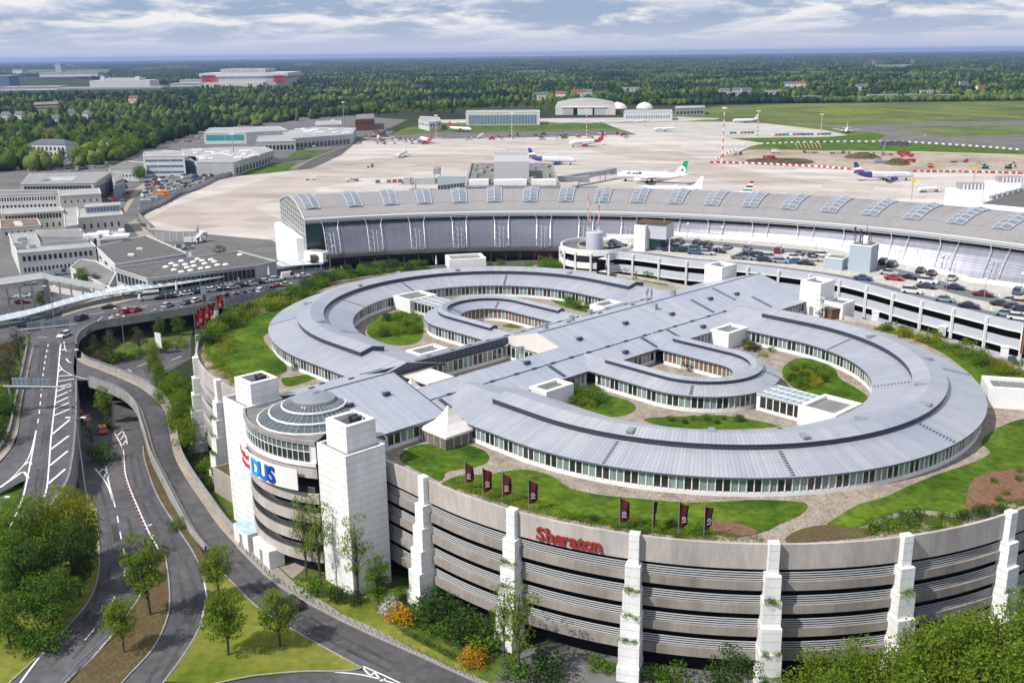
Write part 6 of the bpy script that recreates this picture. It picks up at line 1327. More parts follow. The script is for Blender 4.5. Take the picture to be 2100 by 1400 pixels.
def car_proto(kind):
    """car at the origin, nose towards +x; kind: saloon, estate, suv, van, minibus"""
    Ln, Wd, Hb, Ht = dict(saloon=(4.6, 1.8, .92, 1.45), estate=(4.6, 1.8, .95, 1.5), suv=(4.7, 1.9, 1.1, 1.75), van=(5.4, 2.0, 1.25, 2.4), minibus=(6.6, 2.1, 1.3, 2.7))[kind]
    r_ = T('car' if kind not in ('van', 'minibus') else kind, 'prototype car', 'car'); w = Wd/2; h = Ln/2
    mb = MB(); prof = [(-h, .35), (-h-.03, .6), (-h+.05, Hb-.05), (-h+.5, Hb), (h*.42, Hb), (h-.35, Hb-.16), (h-.05, Hb-.32), (h, .5), (h-.05, .3)]
    secs = []
    for y, f in ((-w+.03, .96), (-w, 1), (w, 1), (w-.03, .96)): secs.append([Vector((x*f, y, z)) for x, z in prof])
    mb.loft(secs); mb.poly([Vector((x, -w, z)) for x, z in prof]); mb.poly([Vector((x, w, z)) for x, z in prof])
    c0, c1, c2, c3 = dict(saloon=(-h+.75, -h+1.55, h*.06, h*.48), estate=(-h+.12, -h+.45, h*.02, h*.46), suv=(-h+.12, -h+.4, h*.08, h*.5), van=(-h+.05, -h+.15, h*.35, h*.72), minibus=(-h+.05, -h+.15, h*.5, h*.8))[kind]
    wi = w-.16; cab = [(c0, Hb), (c1, Ht-.04), (c2, Ht), (c3, Hb)]
    mb.poly([(c1, -wi+.06, Ht-.035), (c2, -wi+.06, Ht+.01), (c2, wi-.06, Ht+.01), (c1, wi-.06, Ht-.035)])
    big = kind in ('van', 'minibus')
    if big:
        mb.poly([(c0, -w+.06, Hb-.02), (c1, -wi+.05, Ht), (c1, wi-.05, Ht), (c0, w-.06, Hb-.02)])
    mb.build('body', 'paint_white', r_)
    g = MB(); L0 = [Vector((c0, -w+.06, Hb-.02)), Vector((c1, -wi+.05, Ht-.05)), Vector((c2, -wi+.05, Ht-.02)), Vector((c3, -w+.06, Hb-.02))]; R0 = [Vector((p.x, -p.y, p.z)) for p in L0]
    if kind == 'van':
        k = .62; s = MB(); ml, mr = L0[0].lerp(L0[3], k), R0[0].lerp(R0[3], k); tl, tr_ = L0[1].lerp(L0[2], .82), R0[1].lerp(R0[2], .82)
        s.poly([L0[0], L0[1], tl, ml]); s.poly([R0[0], R0[1], tr_, mr]); s.build('cargo_side', 'paint_white', r_); g.poly([ml, tl, L0[2], L0[3]]); g.poly([mr, tr_, R0[2], R0[3]])
    else: g.poly(L0); g.poly(R0)
    g.poly([L0[2], R0[2], R0[3], L0[3]]); g.poly([L0[0], L0[1], R0[1], R0[0]]); g.build('window', 'car_glass', r_)
    if kind == 'minibus':
        s = MB()
        for sg_ in (-1, 1):
            for z0, z1 in ((Hb-.05, Hb+.25), (Ht-.45, Ht-.03)): s.box((-.5, sg_*(w-.1), (z0+z1)/2), (Ln*.78, .12, z1-z0))
        s.build('side_panel', 'paint_white', r_)
    for sx in (-h*.62, h*.62):
        for sy in (-w+.08, w-.08):
            t = MB(); n = 10; pr = [(.0, 0), (.32, 0), (.32, .2), (0, .2)]; t.lathe((0, 0, 0), [(.01, -.1), (.2, -.1), (.33, -.09), (.33, .09), (.2, .1), (.01, .1)], n); t.v = [(x+sx, z+sy, y+.33) for x, y, z in t.v]; t.build('wheel', 'tyre', r_)
    for sy in (-w+.3, w-.3): MB().box((h-.02, sy, .62), (.06, .36, .16)).build('headlight', 'headlight', r_); MB().box((-h-.02, sy, .72), (.06, .3, .16)).build('tail_light', 'taillight', r_)
    return r_
PROTO = {k: car_proto(k) for k in ('saloon', 'estate', 'suv', 'van', 'minibus')}
CN = {}
def put_car(u, v, z, rz, kind, col, lbl, group):
    p = P(u, v, z); c = dup(PROTO[kind], p, rz, lbl, group, paint={'body': 'paint_'+col, 'cargo_side': 'paint_'+col, 'side_panel': 'paint_'+col})
    c['category'] = {'van': 'van', 'minibus': 'minibus'}.get(kind, 'car'); return c
TINT = {'navy': 'dark blue', 'lightblue': 'pale blue', 'darkred': 'dark red', 'teal': 'dark teal'}
KN = {'saloon': 'saloon car', 'estate': 'estate car', 'suv': 'off-roader', 'van': 'van', 'minibus': 'minibus'}
def cars(lst, z, where, group):
    """lst of (u, v, heading in degrees, kind, colour); labels count equal ones from left to right"""
    cnt = {}; tot = {}
    for u, v, a, k, c in lst: tot[(k, c)] = tot.get((k, c), 0)+1
    for u, v, a, k, c in sorted(lst):
        i = cnt.get((k, c), 0); cnt[(k, c)] = i+1
        nm = TINT.get(c, c)+' '+KN[k]
        put_car(u, v, z, R(a), k, c, (nm+' '+where) if tot[(k, c)] == 1 else nm+' '+where+', '+nth(i)+' such from the left', group)
cars([(1258, 500, -20, 'saloon', 'grey'), (1261, 503, -20, 'saloon', 'navy'), (1265, 507, -20, 'saloon', 'black'), (1269, 512, -20, 'saloon', 'navy'),
      (1393, 499, 62, 'suv', 'grey'), (1430, 502, 62, 'suv', 'black'), (1451, 505, 62, 'suv', 'black'), (1492, 510, 62, 'saloon', 'grey'), (1532, 513, 62, 'saloon', 'grey'), (1373, 506, -10, 'van', 'grey'), (1373, 515, -24, 'saloon', 'navy'), (1393, 512, -24, 'suv', 'lightblue'), (1406, 517, -24, 'suv', 'black'), (1428, 513, -24, 'estate', 'teal'), (1426, 521, -24, 'saloon', 'blue'), (1450, 522, -24, 'estate', 'silver'), (1452, 514, -24, 'saloon', 'navy'), (1473, 518, -24, 'saloon', 'black'),
      (1516, 531, -27, 'saloon', 'grey'), (1532, 525, -27, 'saloon', 'navy'), (1552, 528, -27, 'suv', 'navy'), (1553, 534, -27, 'saloon', 'lightblue'), (1560, 527, -27, 'saloon', 'black'), (1570, 536, -27, 'saloon', 'navy'), (1597, 518, 62, 'suv', 'darkred'), (1640, 523, 62, 'saloon', 'grey'), (1665, 526, 62, 'estate', 'black'), (1688, 526, -27, 'estate', 'white'), (1580, 530, -27, 'estate', 'silver'), (1602, 539, -27, 'estate', 'lightblue'), (1628, 531, -27, 'saloon', 'white'), (1630, 540, -27, 'saloon', 'blue'), (1653, 543, -27, 'saloon', 'black'), (1668, 535, -27, 'saloon', 'silver'),
      (1822, 563, -32, 'saloon', 'silver'), (1833, 574, -32, 'saloon', 'red'), (1865, 572, -32, 'saloon', 'black'), (1903, 581, -34, 'suv', 'white'), (1900, 591, -34, 'saloon', 'navy'), (1958, 593, -34, 'saloon', 'navy'), (2016, 607, -36, 'saloon', 'darkred'), (1812, 541, 55, 'suv', 'black'), (1830, 546, 55, 'suv', 'black'), (1888, 558, 55, 'saloon', 'black'), (1910, 564, 55, 'saloon', 'black'), (1952, 574, 55, 'saloon', 'silver'), (2088, 602, 52, 'suv', 'blue'), (2053, 627, -38, 'saloon', 'black'), (2072, 620, -38, 'saloon', 'silver'), (2079, 633, -38, 'saloon', 'black'), (2097, 638, -38, 'saloon', 'navy'), (2096, 626, -38, 'estate', 'cream'),
      (1770, 574, -30, 'saloon', 'blue'), (1870, 601, -33, 'suv', 'white'), (1937, 618, -34, 'saloon', 'lightblue'), (1987, 631, -35, 'saloon', 'navy'), (2063, 648, -37, 'saloon', 'lightblue'), (2090, 656, -37, 'estate', 'white')], ZD, 'parked on the roof car deck', 'cars on the roof car deck')
cars([(333, 613, 28, 'saloon', 'black'), (348, 611, 28, 'saloon', 'black'), (362, 608, 28, 'saloon', 'white'), (382, 605, 28, 'saloon', 'white'), (400, 602, 28, 'saloon', 'black'), (417, 599, 28, 'saloon', 'black'), (437, 597, 28, 'estate', 'white'), (458, 595, 28, 'estate', 'black'), (478, 592, 28, 'estate', 'silver'), (497, 588, 28, 'estate', 'black'), (515, 585, 28, 'saloon', 'white'), (530, 582, 28, 'saloon', 'black'), (547, 579, 28, 'estate', 'white'), (567, 576, 28, 'suv', 'white'), (593, 571, 28, 'van', 'white'), (623, 568, 28, 'saloon', 'white'), (306, 614, 208, 'minibus', 'white')], E_, 'waiting in the taxi line along the pavement', 'taxi line on the forecourt')
cars([(224, 632, 195, 'saloon', 'black'), (258, 642, 75, 'suv', 'red'), (278, 639, 75, 'saloon', 'red'), (167, 655, 80, 'suv', 'navy'), (240, 655, 200, 'saloon', 'white'), (344, 629, 75, 'estate', 'silver'), (383, 623, 75, 'saloon', 'blue'), (402, 619, 75, 'estate', 'white'), (442, 615, 75, 'saloon', 'black'), (462, 611, 75, 'suv', 'darkred'), (482, 608, 75, 'estate', 'blue'), (500, 604, 75, 'saloon', 'navy'), (517, 601, 75, 'saloon', 'blue'), (535, 598, 75, 'estate', 'white'), (553, 594, 75, 'saloon', 'black'), (570, 589, 30, 'saloon', 'red'), (587, 586, 30, 'saloon', 'white')], E_, 'on the raised forecourt lanes', 'cars on the forecourt lanes')
cars([(132, 690, 258, 'estate', 'white')], E_, 'driving down the raised access road', 'cars on the access road')
cars([(210, 885, 120, 'suv', 'orange'), (178, 862, 120, 'saloon', 'red'), (160, 850, 120, 'suv', 'red')], .05, 'in the shade of the underpass', 'cars by the underpass')
cars([(600, 1241, 125, 'saloon', 'black')], .05, 'driving under the roadside tree at the bottom', 'cars on the ring road')
cars([(46, 610, 15, 'van', 'white'), (46, 622, 15, 'suv', 'darkred'), (30, 611, 15, 'saloon', 'silver'), (40, 655, 190, 'suv', 'lightblue'), (18, 657, 190, 'saloon', 'blue'), (50, 670, 10, 'saloon', 'navy'), (14, 580, 10, 'saloon', 'white'), (60, 583, 10, 'estate', 'lightblue'), (126, 563, 20, 'van', 'lightblue')], .1, 'parked on the low ground by the footbridge', 'cars by the footbridge')
for k in PROTO: wipe(PROTO[k])
def mini(name, sx, sy, sz, cab=True):
    mb = MB(); mb.box((0, 0, .25+sz*.32), (sx, sy, sz*.55)); mb.box((-.1 if cab else sx*.1, 0, .25+sz*.78), (sx*(.55 if cab else .9), sy*.86, sz*.42), mi=1, taper=.82)
    for x in (-sx*.3, sx*.3): mb.box((x, 0, .3), (.6, sy+.04, .55), mi=2)
    me = mb.build(name, ['paint_white', 'car_glass', 'tyre']); me.data.name = name; return me
mc, mt = mini('car', 4.4, 1.8, 1.5), mini('truck', 6.5, 2.4, 2.8)
rv = random.Random(11)
def inside(px, u, v):
    c = False; j = len(px)-1
    for i in range(len(px)):
        (a, b), (d, e) = px[i], px[j]
        if (b > v) != (e > v) and u < (d-a)*(v-b)/(e-b)+a: c = not c
        j = i
    return c
def scatter(px, n, gap, cols, z, lbl, grp, heads, proto=None, cat='car'):
    us, vs = [p[0] for p in px], [p[1] for p in px]; done = []; tries = 0; k = 0
    while k < n and tries < 6000:
        tries += 1; u, v = rv.uniform(min(us), max(us)), rv.uniform(min(vs), max(vs))
        if not inside(px, u, v): continue
        p = P(u, v, z)
        if any((p-q).length < gap for q in done): continue
        done.append(p); pr_ = proto or (mc if rv.random() < .72 else mt); o = pr_.copy(); COL.objects.link(o); o.location = p; o.rotation_euler = (0, 0, R(rv.choice(heads)+rv.uniform(-6, 6)))
        c = rv.choice(cols); o.material_slots[0].link = 'OBJECT'; o.material_slots[0].material = MATS['paint_'+c]; kind = 'truck' if pr_ is mt else 'car'
        tag(o, TINT.get(c, c)+' '+kind+' '+lbl, kind, grp); k += 1
scatter([(300, 362), (370, 344), (440, 352), (462, 360), (395, 390), (330, 412), (300, 404)], 78, 3.4, ['white', 'white', 'white', 'silver', 'grey', 'green', 'red', 'blue', 'white'], .1, 'among airport vehicles in the crowded equipment yard', 'vehicles in the equipment yard', [20, 110, 65])
scatter([(238, 378), (262, 372), (262, 398), (252, 424), (212, 420), (210, 405)], 20, 3.6, ['black', 'grey', 'darkred', 'white', 'navy', 'red'], .1, 'beside the old hangar end doors', 'cars beside the old hangar', [60, 150])
scatter([(0, 352), (60, 330), (120, 322), (205, 326), (228, 340), (160, 350), (60, 353)], 74, 3.3, ['white', 'silver', 'silver', 'lightblue', 'navy', 'grey', 'black', 'white'], .1, 'in the tree lined parking lot behind the old hangar', 'cars in the wooded parking lot', [12, 12, 102], mc)
scatter([(330, 272), (415, 264), (415, 275), (540, 284), (520, 296), (350, 296)], 34, 6, ['white', 'silver', 'blue', 'orange', 'white'], .1, 'on the yard before the teal walled hall', 'vehicles before the teal walled hall', [12, 102])
scatter([(610, 292), (725, 278), (700, 296), (640, 304)], 16, 8, ['white', 'silver', 'navy', 'red'], .14, 'by the freight hall gates', 'vehicles by the freight hall', [30, 120])
scatter([(740, 276), (800, 262), (800, 284), (745, 290)], 14, 9, ['white', 'red', 'silver', 'orange'], .14, 'on the corner of the far apron', 'vehicles on the far apron corner', [20, 110])
scatter([(960, 277), (1300, 274), (1290, 285), (960, 288)], 40, 9, ['white', 'green', 'silver', 'grey', 'white', 'red'], .14, 'in the row of equipment along the far taxiway', 'equipment along the far taxiway', [5, 95])
scatter([(770, 288), (850, 286), (880, 296), (770, 296)], 16, 8, ['white', 'red', 'silver'], .14, 'around the red tailed jets on the far stand', 'vehicles around the red tailed jets', [20, 110])
scatter([(338, 523), (386, 514), (392, 508), (345, 508)], 7, 4, ['white', 'silver', 'lightblue'], .2, 'parked behind the dark service hall', 'cars behind the service hall', [10], mc)
scatter([(595, 485), (650, 478), (672, 492), (600, 497)], 7, 5, ['white', 'grey', 'green', 'cream'], .14, 'at the foot of the white terminal end wall', 'vehicles by the terminal end wall', [10, 100])
for o in (mc, mt): bpy.data.objects.remove(o)
def truck(lbl, u, v, rz, cab='white', box='white', ln=7., h=2.9, kind='box', cat='truck', z=.14):
    p = P(u, v, z); r_ = T('truck' if kind != 'loader' else 'excavator', lbl, cat, p, None, R(rz)); 
    X = Vector((1, 0, 0))
    def add(name, mb, m):
        o = mb.build(name, m); o.parent = r_; return o
    add('cab', MB().box((ln/2-.9, 0, 1.5), (1.9, 2.3, 2.2), taper=.92), 'paint_'+cab); add('windscreen', MB().box((ln/2-.35, 0, 1.95), (.9, 2.1, .9)), 'car_glass')
    if kind == 'box': add('box_body', MB().box((-1.0, 0, .7+h/2), (ln-2.4, 2.5, h)), 'paint_'+box)
    elif kind == 'tank':
        t = MB().lathe((0, 0, 0), [(.01, -ln/2+1), (1.2, -ln/2+1), (1.25, 0), (1.2, ln/2-2), (.01, ln/2-2)], 12); t.v = [(zz_-.6, x*1.05, y+1.95) for x, y, zz_ in t.v]; add('tank', t, 'paint_'+box)
    elif kind == 'tipper': 
        t = MB(); t.box((-1.2, 0, 1.1), (ln-2.4, 2.4, .2)); t.box((-1.2, -1.2, 1.8), (ln-2.4, .12, 1.3)); t.box((-1.2, 1.2, 1.8), (ln-2.4, .12, 1.3)); t.box((-ln/2+.05, 0, 1.8), (.12, 2.4, 1.3)); add('tipper_body', t, 'paint_'+box)
    elif kind == 'flat': add('flatbed', MB().box((-1.2, 0, 1.0), (ln-2.2, 2.4, .3)), 'paint_'+box)
    elif kind == 'stairs':
        t = MB(); t.bar((-ln/2, 0, 1.0), (ln/2-.5, 0, 4.6), 2.0, .5); t.bar((-ln/2, -1, 2.0), (ln/2-.5, -1, 5.6), .12); t.bar((-ln/2, 1, 2.0), (ln/2-.5, 1, 5.6), .12); add('stair_flight', t, 'paint_'+box)
    for sx in (-ln*.36, -ln*.2, ln*.33):
        for sy in (-1.05, 1.05):
            t = MB().lathe((0, 0, 0), [(.01, -.15), (.48, -.15), (.48, .15), (.01, .15)], 8); t.v = [(x+sx, zz_+sy, y+.48) for x, y, zz_ in t.v]; add('wheel', t, 'tyre')
    return r_
for a in [('white fuel bowser parked on the apron left of the glazed link', 723, 372, 190, 'white', 'silver', 9, 2.9, 'tank'), ('white high-lift truck on the open apron left of centre', 637, 369, 8, 'white', 'white', 7, 2.2, 'flat'), ('long white aircraft tanker crossing the right apron', 1905, 394, 12, 'white', 'white', 14, 3, 'tank'), ('white passenger stair truck by the blast wall', 408, 497, 60, 'white', 'white', 7, 3, 'stairs'), ('rounded white van-like truck beside the passenger stairs', 392, 499, 0, 'white', 'white', 6, 2, 'box'), ('white stair truck among the far equipment row', 985, 284, 30, 'white', 'white', 7, 3, 'stairs'), ('dark apron tractor on the open concrete at the left', 759, 343, 10, 'grey', 'cream', 5, 1, 'flat'),
          ('red tipper lorry on the dirt beside the tall mast', 1577, 326, 175, 'red', 'red', 9, 1, 'tipper'), ('red low loader at the near left of the striped barriers', 1662, 314, 178, 'red', 'grey', 12, 1, 'flat'), ('blue cabbed low loader on the dirt', 1716, 315, 0, 'blue', 'grey', 12, 1, 'flat'), ('pale blue tractor unit beside the low loader', 1735, 315, 0, 'lightblue', 'silver', 6, 1, 'flat'), ('red flat lorry left of the red tipper group', 1820, 318, 170, 'red', 'red', 9, 1, 'flat'), ('red tipper lorry at the back of the red group', 1852, 317, 5, 'red', 'red', 10, 1, 'tipper'), ('second red tipper lorry at the heart of the red group', 1860, 322, 170, 'red', 'red', 10, 1, 'tipper'), ('red tipper lorry lowest in the red group', 1866, 333, 15, 'red', 'red', 8, 1, 'tipper'), ('red crane lorry with orange skirt at the right of the red group', 1908, 343, 80, 'red', 'orange', 7, 1, 'tipper'), ('red cabbed low loader alone at the right of the dirt', 1966, 333, 0, 'red', 'grey', 13, 1, 'flat'), ('green site truck beside the tall mast foot', 1512, 318, 10, 'teal', 'silver', 7, 2, 'box'), ('white box truck alone on the dirt', 1590, 314, 5, 'white', 'white', 6, 2.4, 'box')]: truck(*a)
for i, (u, v, n, lb) in enumerate([(775, 376, 5, 'green and white baggage train nearer the pier'), (828, 378, 6, 'green and white baggage train right behind the terminal roof'), (1500, 275, 7, 'row of dark baggage carts on the pale far apron'), (1585, 279, 9, 'row of red and dark baggage carts along the grass edge'), (1650, 278, 8, 'row of grey baggage carts right of the red ones')]):
    p = P(u, v, .14); r_ = T('baggage_train', lb, 'baggage carts', p)
    for k in range(n): q = p+Vector((k*3.6, k*.5, 0)); mb = MB(); mb.box(q+Vector((0, 0, 1.4)), (2.8, 1.6, 1.6)); mb.box(q+Vector((0, 0, .5)), (3.0, 1.5, .3)); mb.build('cart', 'paint_'+['green', 'white', 'grey', 'red', 'teal'][(k+i*2) % 5], r_)
for i, (u, v, rz) in enumerate(((2068, 346, 20), (2020, 346, 160), (1783, 325, 30))):
    p = P(u, v, .14); r_ = T('excavator', ['large green excavator at the right frame edge of the dirt', 'small green excavator left of the large one', 'grey green excavator beside the dirt heap'][i], 'excavator', p, None, R(rz))
    for nm, mb, m in (('track', MB().box((0, -1.1, .45), (4, .7, .9)), 'tyre'), ('track', MB().box((0, 1.1, .45), (4, .7, .9)), 'tyre'), ('body', MB().box((-.4, 0, 1.6), (3.6, 2.6, 1.3)), 'paint_green'), ('cab', MB().box((.6, -.7, 2.4), (1.5, 1.1, 1.7)), 'car_glass'), ('boom', MB().bar((1.2, .3, 1.8), (4.6, .3, 4.6), .5).bar((4.6, .3, 4.6), (6.4, .3, 1.6), .4), 'paint_green'), ('bucket', MB().box((6.4, .3, 1.1), (1, 1.2, .9)), 'dark_metal')): o = mb.build(nm, m); o.parent = r_
p = P(1808, 334, .14); cr_ = T('mobile_crane', 'pale blue mobile crane with raised jib among the red lorries', 'crane', p); mb = MB(); mb.box(p+Vector((0, 0, 1.2)), (11, 2.8, 1.4)); mb.box(p+Vector((-3, 0, 2.6)), (3, 2.6, 1.6)); mb.build('carrier', 'paint_lightblue', cr_); mb = MB(); top = p+Vector((1.5, 0, 15.5)); mb.bar(p+Vector((-.5, 0, 2)), top, .5); mb.build('jib', 'paint_lightblue', cr_)
for i, (u, v, w_, h_, m) in enumerate(((1768, 323, 14, 4, 'soil'), (1840, 337, 9, 4.5, 'soil'), (1600, 331, 26, 1.2, 'soil'))):
    p = P(u, v, .1); r_ = MB(); rr = random.Random(i); r_.lathe(p, [(w_, 0), (w_*.7, h_*.5), (w_*.3, h_*.9), (.01, h_)], 14); r_.v = [(x+rr.uniform(-.6, .6), y+rr.uniform(-.6, .6), max(.05, z+rr.uniform(-.3, .3))) for x, y, z in r_.v]; tag(r_.build('dirt_heap', m), ['brown dirt heap left of the red lorries', 'steep dirt heap by the excavated pit', 'long low dirt bank behind the striped barriers'][i], 'dirt heap')
def barrier_row(px, n, lbl, grp, cols, size):
    pr_ = MB().box((0, 0, size[2]/2), size, taper=.7).build('barrier', 'paint_'+cols[0]); path = [P(u, v, .14) for u, v in px]; L_ = sum((b-a).length for a, b in zip(path[:-1], path[1:])); pts = resample(path, L_/n)
    for i, (a, b) in enumerate(zip(pts[:-1], pts[1:])):
        o = pr_.copy(); COL.objects.link(o); o.location = a; o.rotation_euler = (0, 0, math.atan2(b.y-a.y, b.x-a.x)); c = cols[i % len(cols)]; o.material_slots[0].link = 'OBJECT'; o.material_slots[0].material = MATS['paint_'+c]; tag(o, c+' '+lbl, 'barrier', grp)
    bpy.data.objects.remove(pr_)
barrier_row([(1460, 334), (1560, 337), (1680, 343), (1752, 349)], 46, 'plastic barrier in the striped row left of the silver aircraft', 'striped barriers on the apron', ['red', 'white'], (3.6, .8, 1.3))
barrier_row([(1877, 353), (2000, 354), (2105, 357)], 34, 'plastic barrier in the striped row right of the silver aircraft', 'striped barriers on the apron', ['red', 'white'], (3.6, .8, 1.3))
barrier_row([(1460, 334), (1484, 319), (1512, 306)], 16, 'plastic barrier in the striped row at the mast foot', 'striped barriers on the apron', ['red', 'white'], (3.6, .8, 1.3))
barrier_row([(1500, 298.5), (1640, 292.5), (1740, 291), (1860, 292), (1946, 297), (2030, 303), (2100, 309)], 44, 'marker block along the grass strip of the taxiway', 'white marker blocks', ['white'], (2.6, 1.4, 1.2))
bs = T('striped_boards', 'stack of slanted red and white boards on the grass strip', 'boards', P(1660, 303, .1))
for k in range(14): p = P(1636+k*4, 304, .1); mb = MB(); mb.bar(p, p+Vector((-2.5, 0, 4.5)), 1.6, .4); mb.build('board', 'paint_red' if k % 2 else 'paint_white', bs)
gs = T('site_huts', 'dark grey tarpaulin stack on the grass strip', 'site hut', P(1835, 297, .1))
for k in range(7): p = P(1812+k*7, 298, .1); MB().box(p+Vector((0, 0, 1.6)), (7, 5, 3.2), .1, taper=.8).build('stack', 'concrete_dark', gs)
for n, c in (('air_white', (.80, .80, .80)), ('air_silver', (.62, .64, .68)), ('air_blue', (.02, .035, .20)), ('air_red', (.50, .012, .02)), ('air_green', (.0, .30, .16)), ('air_dark', (.03, .03, .04))): plain(n, c, .28, 0, coat=.4)
def airliner(name, lbl, nose, heading, Ln, fus='air_white', fin='air_white', eng='air_white', rear=None, tprop=False, tail_t=False, fin_mark=None):
    """twin-engined aircraft; nose = ground point under the nose, heading = where the nose points"""
    s = Ln/37.6; r_ = T(name, lbl, 'aircraft', nose, None, heading); rad = 2.0*s if Ln > 20 else 1.1*s*1.6
    zc = 3.6*s if Ln > 20 else 2.4*s*1.5
    def add(n, mb, m, sm=False): o = mb.build(n, m, smooth=sm); o.parent = r_; return o
    prof = [(0, .02, -.25), (-.5, .42, -.2), (-1.6, .75, -.12), (-3.6, .97, -.02), (-6, 1, 0), (-26, 1, 0), (-30, .86, .14), (-34, .55, .42), (-37, .2, .62), (-37.6, .02, .66)]
    secs = []
    for x, k, dz in prof: secs.append([Vector((x*s, rad*k*math.cos(a), zc+dz*rad+rad*k*math.sin(a))) for a in [2*math.pi*i/14 for i in range(15)]])
    cut = 6 if rear else len(secs)
    add('fuselage', MB().loft(secs[:cut]), fus, True)
    if rear: add('tail_cone', MB().loft(secs[5:]), rear, True)
    w = MB()
    for nm, pts in (('wing', [(-12.5, 1.6, -.9), (-19.6, 1.6, -.9), (-22.4, 17, .8), (-20.7, 17, .8)]),):
        for sg_ in (-1, 1):
            up_ = [Vector((x*s, sg_*y*s, zc+z*s+.12)) for x, y, z in pts]; dn = [p-Vector((0, 0, .35*s)) for p in up_]; mb = MB(); mb.poly(up_); mb.poly(dn)
            for i in range(4): mb.poly([up_[i], up_[(i+1) % 4], dn[(i+1) % 4], dn[i]])
            if not tail_t or True: add('wing', mb, 'air_silver')
    for sg_ in (-1, 1):
        ex, ey, ez = ((-11.2, 5.8, -1.7) if not tail_t else (-28.5, 2.9, .7))
        if tprop: ex, ey, ez = -12, 5.2, -.2
        mb = MB().lathe((0, 0, 0), [(.75, 0), (1.05, .3), (1.1, 1.8), (.8, 3.4), (.4, 4.2), (.01, 4.3)], 12); mb.v = [((ex-z)*s, sg_*ey*s+x*s*.95, zc+ez*s+y*s*.95) for x, y, z in mb.v]; add('engine', mb, eng, True)
        mb = MB(); tz = 6.3 if tail_t else 1.0
        q = [Vector((x*s, sg_*y*s, zc+z*s)) for x, y, z in ((-33.5, .3, tz), (-36.4, .3, tz), (-37.6, 6.0, tz+.4), (-36.2, 6.0, tz+.4))]; mb.poly(q); mb.poly([p-Vector((0, 0, .25*s)) for p in q])
        for i in range(4): mb.poly([q[i], q[(i+1) % 4], q[(i+1) % 4]-Vector((0, 0, .25*s)), q[i]-Vector((0, 0, .25*s))])
        add('tailplane', mb, fin if False else 'air_silver')
    fp = [(-29.5, 1.6), (-32.2, 3.0), (-35.6, 7.9), (-37.6, 7.9), (-36.6, 1.4)]; mb = MB(); A = [Vector((x*s, .16*s, zc+z*s)) for x, z in fp]; B = [Vector((x*s, -.16*s, zc+z*s)) for x, z in fp]; mb.poly(A); mb.poly(B)
    for i in range(5): mb.poly([A[i], A[(i+1) % 5], B[(i+1) % 5], B[i]])
    f_ = add('tail_fin', mb, fin)
    if fin_mark:
        for pts, m in fin_mark:
            for sg_ in (-.2, .2): o = MB().poly([(x*s, sg_*s, zc+z*s) for x, z in pts]).build('fin_mark', m); o.parent = f_
    for sg_ in (-1, 1):
        mb = MB()
        for k in range(34 if Ln > 20 else 10):
            x = -5-k*.62 if Ln > 20 else -9-k*1.6; mb.box((x*s, sg_*rad*.985, zc+.3*rad), (.26*s, .06, .34*s))
        add('window_row', mb, 'air_dark')
    add('cockpit_window', MB().box((-1.9*s, 0, zc+.42*rad), (1.0*s, rad*1.15, .42*rad), taper=.7), 'air_dark')
    for x, y in ((-4.5, 0), (-17.5, 3.6), (-17.5, -3.6)): mb = MB(); mb.bar((x*s, y*s, .5*s), (x*s, y*s, zc-rad*.7), .3*s); mb.box((x*s, y*s, .5*s), (1.1*s, .8*s, 1.0*s)); add('landing_gear', mb, 'tyre')
    return r_
def hd(a, b): return math.atan2(a.y-b.y, a.x-b.x)
a = Vector((69, 660, .14)); b = Vector((109, 640, .14))
ap = airliner('airliner', 'large white airliner with green tail docked at the long jet bridge', P(1266, 371, .14), hd(a, b), 46.7, 'air_white', 'air_green', 'air_white', None, fin_mark=[([(-30.8, 2.2), (-34.4, 6.0), (-36.6, 4.2), (-36.3, 1.5)], 'air_white'), ([(-33.6, 3.0), (-34.6, 4.3), (-35.6, 3.6), (-35.2, 2.6)], 'air_green')])
for sg_ in (1, -1):
    tm = text_mesh('Mahan Air', 2.5, .06, .03); q = place_text(tm, lambda x, y, z, sg_=sg_: Vector((-11.5-sg_*x if False else -12+x*(-sg_)*1.0, -sg_*(2.0*1.242*.99+.06+z), 3.6*1.242+.9+y))).build('lettering', 'air_green' if False else 'air_blue'); q.parent = ap
a, b = P(1873, 370, .14), P(1768, 370, .14); mk2 = [([(-31.6, 3.4), (-33.4, 5.0), (-37.3, 4.2), (-37.2, 3.0)], 'air_white'), ([(-30.8, 2.4), (-31.4, 2.9), (-37.0, 2.2), (-36.9, 1.7)], 'air_red')]
airliner('airliner', 'silver airliner with dark blue tail taxiing past the construction dirt', a, hd(a, b), 37.6, 'air_silver', 'air_blue', 'air_blue', 'air_blue', fin_mark=mk2)
a, b = P(1182, 338, .14), P(1100, 336, .14); airliner('airliner', 'silver airliner with dark blue tail standing beyond the pier plant room', a, hd(a, b), 37.6, 'air_silver', 'air_blue', 'air_blue', 'air_blue', fin_mark=mk2)
a, b = P(1167, 302, .14), P(1230, 298, .14); airliner('airliner', 'white airliner with red tail and white ring on the middle apron', a, hd(a, b), 37, 'air_white', 'air_red', 'air_red', 'air_red', fin_mark=[([(-33.8+1.3*math.cos(k*.785), 4.6+1.3*math.sin(k*.785)) for k in range(8)], 'air_white'), ([(-33.8+.7*math.cos(k*.785), 4.6+.7*math.sin(k*.785)) for k in range(8)], 'air_red')])
a, b = P(967, 271, .14), P(912, 268, .14); airliner('turboprop', 'white turboprop with red tail rolling on the far taxiway', a, hd(a, b), 33, 'air_white', 'air_red', 'air_red', None, True)
airliner('airliner', 'red engined jet seen from behind on the far left stand', P(776, 287, .14), R(100), 33, 'air_white', 'air_red', 'air_red', 'air_red')
